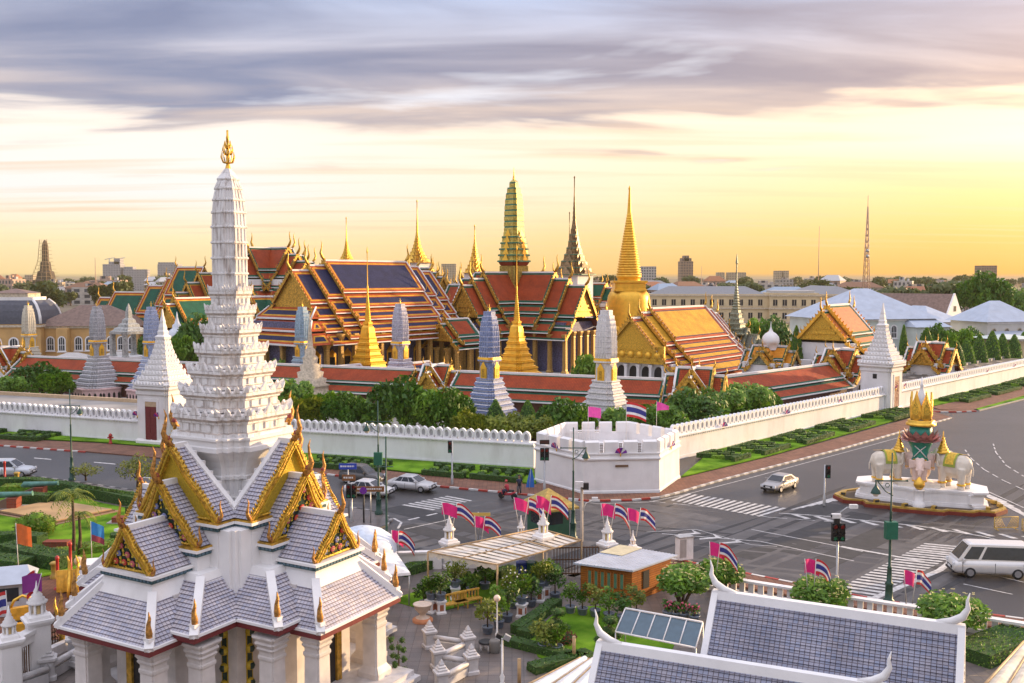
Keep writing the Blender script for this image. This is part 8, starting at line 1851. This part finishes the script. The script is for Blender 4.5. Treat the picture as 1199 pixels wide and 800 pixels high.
for k, px, d, yt, w, lb in [('A', 338, 126, 443, 46, 'shade tree just right of the tall shrine spire'), ('C', 352, 121, 462, 40, 'yellow-green shrub tree beside the shrine spire behind the left wall'), ('A', 378, 124, 458, 44, 'mid green tree behind the wall below the gilded stupa'), ('B', 405, 120, 466, 42, 'dark tree behind the wall left of the corner lamp'), ('A', 432, 121, 470, 46, 'low green tree behind the wall near the corner lamp post'), ('B', 472, 118, 448, 60, 'large dark tree behind the wall below the lavender prang'), ('A', 500, 116, 456, 52, 'large green tree behind the wall left of the blue prang'), ('B', 530, 115, 462, 46, 'dark tree touching the left side of the blue prang base'), ('C', 556, 112, 481, 40, 'yellow-green shrub behind the wall in front of the blue prang'), ('C', 592, 110.5, 486, 44, 'yellow-green shrub between the two green cones'), ('C', 625, 110, 488, 44, 'yellow-green shrub behind the wall left of the bastion'), ('B', 662, 112, 474, 50, 'dark tree left of the white prang base'), ('A', 684, 111, 478, 36, 'green tree at the left foot of the white prang'), ('A', 722, 113, 478, 40, 'green tree at the right foot of the white prang'), ('B', 752, 114, 480, 46, 'dark green tree behind the pink flag of the bastion'), ('A', 778, 117, 474, 44, 'green tree behind the bend of the right wall'), ('B', 806, 121, 462, 52, 'dark green tree in front of the corner gallery pavilion'), ('A', 838, 125, 452, 60, 'largest bright green tree behind the right wall'), ('A', 872, 129, 449, 56, 'broad green tree behind the right wall below the red gallery'), ('B', 897, 134, 459, 36, 'small dark tree at the right end of the tree row'), ('B', 46, 158, 430, 44, 'dark tree in front of the cream prang'), ('A', 66, 152, 436, 40, 'green tree between the cream and the grey prang'), ('A', 8, 150, 442, 36, 'green tree at the far left behind the wall'), ('B', 232, 185, 376, 52, 'tall dark tree behind the shrine spire on the left'), ('A', 214, 180, 392, 40, 'green tree below the white bell stupa'), ('B', 172, 196, 392, 22, 'slim dark tree behind the small blue prang'), ('A', 322, 160, 421, 22, 'small green tree beside the ringed cream stupa'), ('A', 690, 150, 414, 30, 'green tree at the foot of the red pantheon'), ('B', 905, 195, 378, 36, 'dark tree behind the white domed mausoleum'), ('A', 882, 200, 372, 40, 'green tree between the porcelain spire and the mausoleum')]: plant(k, lb, px, d, yt-4, w*1.2)
for px, d, yt, w, lb in [(580, 118, 468, 25, 'clipped green cone right of the blue prang'), (618, 119, 469, 24, 'clipped green cone left of the white prang'), (933, 168, 382, 18, 'clipped green cone left of the red prayer hall'), (1039, 178, 382, 17, 'slender clipped cone left of the right gate tower spire'), (1059, 185, 381, 12, 'slender clipped cone right of the right gate tower spire')]: plant('T', lb, px, d, yt, w)
for i, (px, d, yt, w) in enumerate([(1086, 186, 384, 22), (1107, 184, 396, 25), (1122, 188, 400, 20), (1133, 192, 397, 22), (1148, 196, 392, 20), (1163, 202, 388, 20), (1175, 206, 391, 18), (1189, 212, 392, 18), (1200, 220, 389, 18)]): plant('T', 'clipped green cone in the row right of the right gate tower', px, d, yt, w, grp='clipped cones beyond the right gate')
for i in range(12): plant('A' if i % 2 else 'B', 'round garden tree among the clipped cones at far right', 1098+i*9.5, 205+i*5, 382+3*(i % 3), 30, grp='garden trees at far right')
plant('A', 'green street tree at the far right end of the palace wall', 1197, 200, 420, 26)
plant('B', 'huge round dark tree at far right behind the blue-grey roofs', 1155, 330, 322, 58); plant('A', 'big tree at the right edge behind the pale houses', 1190, 340, 332, 40)
def at_ground(o, px, py): o.location = G(px, py, .12)
o = plant('L', 'small sparse street tree beside the left lamp post', 101, 97, 540, 34); at_ground(o, 100.5, 563)
o = plant('L', 'sparse street tree left of the shrine gables', 153, 93, 530, 46); at_ground(o, 161, 572)
# patterned clipped hedges on the verges
def verge(label, lo, hi, nrm, dd):
    """curled hedge motif between two ground points"""
    mb = MB(); L_ = (hi-lo).length; d = (hi-lo)/L_; n = int(L_/1.1)
    for k in range(n):
        p = lo+d*(k+.4)*L_/n; bright = k % 3 == 1
        for j, (o0, o1) in enumerate(((.2, 1.1), (1.4, 2.5), (2.8, 3.9))):
            br = (k+j) % 3 == 1; a = p+nrm*o0+d*(.35*j); b = p+nrm*o1+d*(.35*j+.55); leaf_box(mb, a, b, .55, .15, .62 if not br else .5, HEDGE_LB if br else HEDGE_B, HEDGE_L if br else HEDGE_D, rt, 26, .10)
    for o0 in (.05, 4.1): leaf_box(mb, lo+nrm*o0+d*.3*o0/2, hi+nrm*o0+d*.3*o0/2, .45, .15, .65, HEDGE_B, HEDGE_D, rt, 24, .10)
    o = mb.build('patterned_hedge'); tag(o, label, 'hedge', 'patterned verge hedges')
for a, b, lb in (((28, 508), (75, 511), 'at far left below the palace wall'), ((-20, 505), (12, 507), 'at the left edge of the photo'), ((376, 538), (462, 545), 'behind the corner lamp post'), ((512, 547), (558, 551), 'left of the single signal'), ((566, 551), (622, 556), 'touching the bastion on its left')): verge('dark and light green patterned hedge '+lb, G(*a, .0)+N1*.6, G(*b, .0)+N1*.6, N1, D1)
for a, b, lb in (((806, 536), (826, 531), 'beside the sunlit bastion face'), ((842, 529), (874, 520), 'second along the right verge from the bastion'), ((893, 517), (928, 506.5), 'third along the right verge from the bastion'), ((945, 503), (978, 494), 'fourth along the right verge from the bastion'), ((1000, 490), (1040, 480), 'on the right verge just before the gate tower')): verge('dark and light green patterned hedge '+lb, G(*a)+N2*1.2, G(*b)+N2*1.2, N2, D2)
for a, b, lb in (((1094, 470), (1122, 463), 'just beyond the right gate tower'), ((1130, 461.5), (1160, 454), 'midway along the far right verge'), ((1168, 452), (1205, 442), 'at the right edge of the photo')): verge('dark and light green patterned hedge '+lb, G(*a)+N2*.8, G(*b)+N2*.8, N2, D2)
# ---------------------------------------------------------------- city beyond
def facade(n, wall, glass=(.06, .07, .09), w=3.2, h=3.3, ms=.85): return tilemat(n, glass, tuple(x*1.6 for x in glass), wall, w, h, ms, .6, .3)
FAC = [facade('facade_white', (.55, .52, .48)), facade('facade_cream', (.55, .45, .32)), facade('facade_grey', (.36, .36, .37)), facade('facade_tan', (.42, .32, .22)), facade('facade_pink', (.50, .36, .30))]
RFS = [mat('city_roof_grey', (.25, .25, .26), .8), mat('city_roof_brown', (.24, .12, .07), .8), mat('city_roof_rust', (.33, .13, .06), .8), mat('city_roof_pale', (.45, .45, .46), .7), mat('city_roof_blue', (.28, .36, .46), .6)]
def tower(label, x0, x1, ytop, d, fm, extra=(), depth=20, name='tower_block', ang=0, grp=None):
    xa, xb = AT(x0, d).x, AT(x1, d).x; h = ZA(ytop, d); m = MB(); t = thing(name, label, 'building', ((xa+xb)/2, d, 0), ang, grp); w = (xb-xa)/2
    m.prism([(-w, 0), (w, 0), (w, depth), (-w, depth)], 0, h, fm, RFS[0]); m.build('wall', t)
    for i, (f0, f1, dh) in enumerate(extra): m = MB(); m.prism([(-w+2*w*f0, 3), (-w+2*w*f1, 3), (-w+2*w*f1, depth-3), (-w+2*w*f0, depth-3)], h, h+dh, fm, RFS[0]); m.build('roof_block', t)
    return t
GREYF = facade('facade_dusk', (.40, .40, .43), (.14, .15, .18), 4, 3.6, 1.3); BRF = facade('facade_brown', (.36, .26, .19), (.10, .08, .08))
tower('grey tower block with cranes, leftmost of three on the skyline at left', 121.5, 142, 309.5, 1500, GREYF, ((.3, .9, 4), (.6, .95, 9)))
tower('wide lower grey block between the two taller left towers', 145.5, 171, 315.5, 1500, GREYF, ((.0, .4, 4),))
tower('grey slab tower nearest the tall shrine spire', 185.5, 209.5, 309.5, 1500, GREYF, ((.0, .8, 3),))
for x in (127, 139):
    m = MB(); z0, z1 = ZA(312, 1500), ZA(303, 1500); p = AT(x, 1500); m.tube([(0, 0, z0-6), (0, 0, z1)], .8, STEEL, 4); m.tube([(-7, 0, z1-1), (9, 0, z1+2)], .5, STEEL, 4); o = m.build('tower_crane'); o.location = p+Vector((0, 8, 0)); tag(o, 'tower crane on top of the leftmost grey tower', 'crane', 'cranes on the left tower')
tower('brown stepped tower block, tallest on the right skyline', 796.5, 811, 306, 1200, BRF, ((.1, .9, 4), (.3, .7, 7)))
tower('white office block with dark window bands right of the golden stupa', 750, 768, 312, 1200, FAC[0]); tower('brown tower block at the far right skyline', 1148, 1166, 311, 1300, BRF)
for a, b, y in ((840, 848, 319), (852, 873, 319), (908, 915, 317), (917, 923, 317), (517, 534, 309), (649, 661, 316), (30, 40, 322), (270, 282, 322)): tower('small pale tower block faint on the skyline', a, b, y, 1900, FAC[1], name='skyline_block', grp='faint skyline blocks')
# riverside temple tower under scaffolding
d = 1180; t = thing('scaffolded_tower', 'dark riverside temple tower wrapped in scaffolding at far left', 'temple tower', AT(55, d)); SCM = mat('scaffold_weathered_stone', (.085, .065, .05), .9, var=.5, vscale=.2)
m = MB(); k = d/1150; m.lathe([(19*k, 0), (18*k, 9), (13*k, 10), (11.5*k, 17), (9*k, 18), (7.5*k, 27), (5.5*k, 28), (4.6*k, 38), (3.5*k, 39), (3.1*k, 52), (2.8*k, 58), (2*k, 62), (.4, 65)], SCM, plan=redent(3, .12)); m.build('tower', t)
m = MB()
for i in range(13):
    z = 8+i*4.4; r = (15-1.3*i)*k if i < 7 else (6.4-.35*(i-7))*k
    for s_ in (-1, 1): m.tube([(-r, s_*r*.9, z), (r, s_*r*.9, z)], .22, TANW, 4); m.tube([(s_*r, -r*.9, z), (s_*r*.8, -r*.9, z+4.5)], .22, TANW, 4)
    for j in range(5): x = -r+2*r*j/4; m.tube([(x, -r*.95, z), (x*.93, -r*.9, z+4.5)], .2, TANW, 4)
m.build('scaffold', t); m = MB(); m.box(-22*k, -22*k, 0, 22*k, -21*k, 9, mat('green_netting', (.02, .18, .10), .8)); m.build('netting', t)
# masts
def mast(label, px, d, ytop, wb, lat=True):
    z = ZA(ytop, d); t = MB(); n = 16 if lat else 1
    if lat:
        for k in range(4): a = k*pi/2+pi/4; t.tube([(cos(a)*wb, sin(a)*wb, 0), (cos(a)*.25, sin(a)*.25, z*.9)], .28, MASTM, 4)
        for i in range(n):
            f0, f1 = i/n, (i+1)/n; 
            for k in range(4):
                a, b = k*pi/2+pi/4, (k+1)*pi/2+pi/4; r0, r1 = wb*(1-f0)+.25*f0, wb*(1-f1)+.25*f1; t.tube([(cos(a)*r0, sin(a)*r0, z*.9*f0), (cos(b)*r1, sin(b)*r1, z*.9*f1)], .16, MASTM, 3)
        t.tube([(0, 0, z*.85), (0, 0, z)], .25, MASTM, 4)
        for zz in (.45, .5): t.ball((0, -1, z*zz), 1.3, STEEL, 8, 5)
    else: t.tube([(0, 0, 0), (0, 0, z)], [wb, wb*.4], MASTM, 5)
    o = t.build('radio_mast'); o.location = AT(px, d); tag(o, label, 'mast')
MASTM = mat('mast_red_white', (.45, .28, .20), .6)
mast('tall lattice radio mast on the right skyline', 1013.5, 700, 229, 3.2); mast('thin antenna mast left of the tall lattice mast', 957.5, 800, 265, .5, False); mast('thin antenna on the left skyline left of the grey towers', 113, 900, 302, .6, False); mast('thin antenna beside the white office block', 821, 800, 312, .4, False)
# low city: hundreds of roofs and trees in the haze
CB = {}
def lowrise(px, d, h, w, dep, fi, ri, hip):
    key = (fi, ri, hip)
    if key not in CB:
        m = MB(); m.prism([(-7, 0), (7, 0), (7, 12), (-7, 12)], 0, 10, FAC[fi], RFS[ri])
        if hip: m.loft([[(-7.6, -.6, 10), (7.6, -.6, 10), (7.6, 12.6, 10), (-7.6, 12.6, 10)], [(-4, 5.5, 13.2), (4, 5.5, 13.2), (4, 6.5, 13.2), (-4, 6.5, 13.2)]], RFS[ri])
        else: m.box(-3, 3, 10, 1, 7, 12.2, FAC[fi]); m.box(2.5, 6, 10, 4, 8, 11.4, RFS[3])
        o = CB[key] = m.build('city_building')
    else: o = CB[key].copy(); COL.objects.link(o)
    o.location = AT(px, d); o.scale = (w/14, dep/12, h/11); o.rotation_euler.z = rt.uniform(-.6, .6); tag(o, 'low city building in the dense belt of roofs along the horizon', 'building', 'low city buildings along the horizon')
for i in range(240):
    right = i % 5 > 1; px = rt.uniform(690, 1420) if right else rt.uniform(-420, 330); d = 430*(2200/430)**rt.random() if right else rt.uniform(600, 2000)
    if right and d < 520 and px < 1000: d += 150
    lowrise(px, d, rt.uniform(6, 15)+(d > 900)*rt.uniform(0, 8), rt.uniform(14, 34), rt.uniform(12, 24), rt.randrange(5), rt.randrange(5), rt.random() < .55)
for i in range(290):
    right = i % 5 < 3; px = rt.uniform(690, 1420) if right else rt.uniform(-420, 330); d = 400*(2400/400)**rt.random() if right else rt.uniform(480, 2000)
    if right and d < 560 and px < 1000: d += 170
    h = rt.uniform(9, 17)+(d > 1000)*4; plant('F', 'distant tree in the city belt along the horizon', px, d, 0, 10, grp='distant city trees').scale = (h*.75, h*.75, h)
# ---------------------------------------------------------------- buildings around the palace
OCH = mat('ochre_render', (.56, .34, .13), .7, var=.12, vscale=.5, bump=.1); BRT = mat('brown_slate', (.20, .13, .105), .7, var=.25, vscale=1.5); SLATE = mat('dark_slate', (.075, .08, .105), .6, var=.2, vscale=2); BGR = mat('blue_grey_roofing', (.40, .46, .56), .5, var=.1, vscale=.6, stain=((.15, 1, 1), .4, (.5, .52, .56))); CRM = mat('cream_render', (.60, .48, .29), .75, var=.1, vscale=.3); PALE = mat('pale_render', (.62, .60, .56), .75, var=.1, vscale=.4)
def arch_window(t, x, y, z, w, h, m_=None, proto={}):
    key = (w, h, (m_ or WHITE).name)
    if key not in proto:
        def arc(w_, z0, z1): return [(-w_, z0)]+[(-w_*cos(pi*j/6), z1+w_*sin(pi*j/6)) for j in range(7)]+[(w_, z0)]
        m = MB(); m.poly([(a, -.10, b) for a, b in arc(w*.72, -.2, h)], m_ or WHITE); m.poly([(a, -.13, b) for a, b in arc(w*.5, 0, h)], GLASS)
        for a in (-.17, .17): m.box(a*w-.04, -.15, 0, a*w+.04, -.131, h+w*.4, m_ or WHITE)
        m.box(-w*.5, -.155, h*.5, w*.5, -.131, h*.5+.1, m_ or WHITE); m.box(-w*.85, -.3, -.4, w*.85, 0, -.2, m_ or WHITE); o = proto[key] = m.build('window', t)
    else: o = part_copy(proto[key], t)
    o.location = (x, y, z); o.rotation_euler.z = 0
def hip_roof(m, x0, y0, x1, y1, z0, z1, mm, ov=.8, run=None):
    w = min(x1-x0, y1-y0)/2; run = run or w
    a = [(x0-ov, y0-ov, z0), (x1+ov, y0-ov, z0), (x1+ov, y1+ov, z0), (x0-ov, y1+ov, z0)]
    if x1-x0 >= y1-y0: r = [(x0+run, (y0+y1)/2-.05, z1), (x1-run, (y0+y1)/2-.05, z1), (x1-run, (y0+y1)/2+.05, z1), (x0+run, (y0+y1)/2+.05, z1)]
    else: r = [((x0+x1)/2-.05, y0+run, z1), ((x0+x1)/2+.05, y0+run, z1), ((x0+x1)/2+.05, y1-run, z1), ((x0+x1)/2-.05, y1-run, z1)]
    m.loft([a, r], mm)
t = thing('ochre_palace', 'ochre European-style palace with arched windows, brown hipped roof and dark domed mansard at far left', 'palace', AT(57, 222), .10)
m = MB(); m.box(-2, 0, 0, 19.5, 12, 9.0, OCH); m.box(-16, -2.5, 0, -1, 12, 9.6, OCH); m.box(2.2, -2.2, 0, 4.6, 0, 8.6, OCH); m.box(-16.4, -2.9, 8.9, -.6, 12, 9.4, CREAMS); m.box(-2, -.3, 8.5, 19.8, 0, 9.0, CREAMS); m.build('wall', t)
m = MB(); hip_roof(m, -3, 0, 19.5, 12, 9.0, 13.6, BRT, .6, 8); m.build('roof', t)
m = MB(); rg_ = []
for f in [j/6 for j in range(7)]: a = f*pi/2*.92; r = cos(a)**.6; rg_.append([(-8.5-7.6*r, 4-6.6*r, 9.6+6.4*sin(a)), (-8.5+7.6*r, 4-6.6*r, 9.6+6.4*sin(a)), (-8.5+7.6*r, 4+6.6*r, 9.6+6.4*sin(a)), (-8.5-7.6*r, 4+6.6*r, 9.6+6.4*sin(a))])
m.loft(rg_[:5], SLATE); m.build('mansard_dome', t); m = MB()
for q in range(4): m.tube([Vector(r_[q])+Vector((0, 0, .1)) for r_ in rg_[:5]], .32, WHITE, 5)
z5 = rg_[4][0][2]; m.box(-13.5, -.6, z5, -3.5, 8.6, z5+.7, WHITE); m.build('dome_rib', t); m = MB(); m.box(-12.5, .2, z5+.7, -4.5, 7.8, z5+1.6, CREAMS); hip_roof(m, -12.5, .2, -4.5, 7.8, z5+1.6, z5+2.6, BRT, .3); m.build('lantern_storey', t)
for k in range(6): arch_window(t, 6.3+k*2.35, 0, 3.6, 1.3, 2.2)
for k in range(4): arch_window(t, -14+k*3.6, -2.5, 3.2, 1.6, 2.4)
arch_window(t, 3.4, -2.2, 3.6, 1.2, 2.4); arch_window(t, .2, 0, 3.6, 1.3, 2.2)
for px, d, lb in ((84, 178, 'pale pyramid roofed service building left of the grey prang'), (137, 180, 'pale pyramid roofed service building right of the grey prang')):
    t = thing('service_building', lb, 'building', AT(px, d)); m = MB(); m.box(-5, -4, 0, 5, 4, 4.4, WHITE); m.build('wall', t); m = MB(); hip_roof(m, -5, -4, 5, 4, 4.4, 6.4, mat('pale_grey_tile', (.46, .44, .42), .8)); m.build('roof', t)
t = thing('cream_barracks', 'long cream three-storey building with rows of windows behind the yellow roof', 'building', AT(900, 330), -.10)
m = MB(); m.box(-40, 0, 0, 0, 14, 14.4, CRM); m.box(0, -2, 0, 16, 14, 14.8, CRM); m.box(16, 0, 0, 32, 60, 14.4, CRM)
for z in (4.8, 9.4, 13.7): m.box(-40.2, -.4, z, 0, 0, z+.5, CREAMS); m.box(-.3, -2.4, z, 16.3, -2, z+.5, CREAMS); m.box(16.3, -.4, z, 32.3, 0, z+.5, CREAMS)
m.build('wall', t); w0 = None
for i, x in enumerate([-38+k*3.2 for k in range(12)]+[1.8+k*3.1 for k in range(5)]+[18+k*2.6 for k in range(6)]):
    y = -2 if 0 < x < 16 else 0
    for z in (1.4, 6.2, 10.6):
        if w0 is None: m = MB(); m.box(-.7, -.06, 0, .7, .02, 2.0, DARK); m.box(-.95, -.16, -.25, .95, -.01, -.03, CREAMS); m.box(-.06, -.09, 0, .06, -.061, 2, CREAMS); w0 = o = m.build('window', t)
        else: o = part_copy(w0, t)
        o.location = (x, y, z)
m = MB(); hip_roof(m, -39, 1, -1, 13, 14.4, 17, RFS[0], 0); hip_roof(m, 17, 1, 31, 59, 14.4, 17, RFS[0], 0); m.box(1, 0, 14.8, 15, 12, 15.6, RFS[3]); m.build('roof', t)
def villa(label, px, d, ang, w, dep, hw, zr, wall, roofm, nwin, rows, skirt=None, arch=False):
    t = thing('government_building', label, 'building', AT(px, d), ang); m = MB(); m.box(-w, 0, 0, w, dep, hw, wall); m.box(-w-.15, -.2, hw-.5, w+.15, 0, hw-.1, WHITE); m.build('wall', t)
    m = MB(); hip_roof(m, -w, 0, w, dep, hw, zr, roofm, 1.0); m.build('roof', t)
    for k in range(nwin):
        for r in range(rows):
            x = -w+(k+.5)*2*w/nwin; z = 1.2+r*(hw-1)/rows
            if arch: arch_window(t, x, 0, z, 1.3, (hw/rows)*.42)
            else: arch_window(t, x, 0, z, 1.1, (hw/rows)*.38, CREAMS)
    if skirt: m = MB(); x0, x1, z = skirt; m.loft([[(x0, -5, z-1.6), (x1, -5, z-1.6), (x1, 0, z-1.6), (x0, 0, z-1.6)], [(x0+1.2, -.3, z), (x1-1.2, -.3, z), (x1-1.2, 0, z), (x0+1.2, 0, z)]], roofm); m.box(x0+.5, -4.4, 0, x1-.5, 0, z-1.6, wall); m.build('front_wing', t)
    return t
MINT = mat('mint_white_render', (.58, .64, .60), .75, var=.08, vscale=.4)
villa('large white building with big pale blue-grey hipped roof right of the red prayer hall', 1040, 232, .25, 13, 22, 10.2, 17.3, MINT, BGR, 8, 2, (4, 14, 10.0), True)
villa('cream annex with blue-grey roof right of the large hipped roof', 1107, 252, .5, 6, 16, 8.6, 12.6, PALE, BGR, 4, 2)
villa('pale two-storey house with blue-grey hipped roof at the right edge', 1187, 232, .3, 7.5, 12, 9.6, 14.4, PALE, BGR, 4, 2, (-7.5, 7.5, 7.4))
villa('cream flat-fronted house in front of the right edge house', 1193, 214, .2, 5, 8, 6.6, 7.4, CRM, MINT, 3, 1)
t = thing('white_gabled_building', 'white gabled building with brown tiled roof behind the far right trees', 'building', AT(1118, 275), .75); m = MB(); w, dep, h, zr = 5.6, 26, 8.6, 15.6
m.box(-w, 0, 0, w, dep, h, WHITE); m.prism([(-w, 0), (w, 0), (w, .02), (-w, .02)], h, h+.01, WHITE); i = m.add([(-w, 0, h), (w, 0, h), (0, 0, zr), (-w, .5, h), (w, .5, h), (0, .5, zr)]); m.face([i, i+1, i+2], WHITE); m.face([i, i+2, i+5, i+3], WHITE); m.face([i+1, i+4, i+5, i+2], WHITE); m.build('wall', t)
m = MB()
for s_ in (-1, 1): q = [(s_*(w+.5), .5, h-.4), (s_*(w+.5), dep, h-.4), (0, dep, zr-.2), (0, .5, zr-.2)]; m.poly(q if s_ > 0 else q[::-1], BRT)
m.build('roof', t); m = MB(); m.box(-.8, -.06, 10.5, .8, .02, 12, DARK); m.build('window', t)
for k in range(6):
    m = MB(); y = 2.5+k*4; m.box(w-.02, y, 1.5, w+.06, y+1.6, 3.6, DARK); m.box(w-.02, y, 5.2, w+.06, y+1.6, 7.4, DARK); m.build('window_pair', t)
# ---------------------------------------------------------------- evening air
if HAZE > 0:
    m = MB(); m.box(-4000, -120, -1.2, 4000, 3200, 130, None); m.mats = []
    HM = bpy.data.materials.new('evening_haze'); HM.use_nodes = True; nt = HM.node_tree; nt.nodes.clear(); o_ = nt.nodes.new('ShaderNodeOutputMaterial'); v = nt.nodes.new('ShaderNodeVolumePrincipled'); v.inputs['Color'].default_value = (.95, .86, .62, 1); v.inputs['Density'].default_value = HAZE; nt.links.new(v.outputs[0], o_.inputs['Volume'])
    m.mats = [HM]; tag(m.build('haze'), 'thin warm evening haze over the city', 'haze', None, 'stuff')
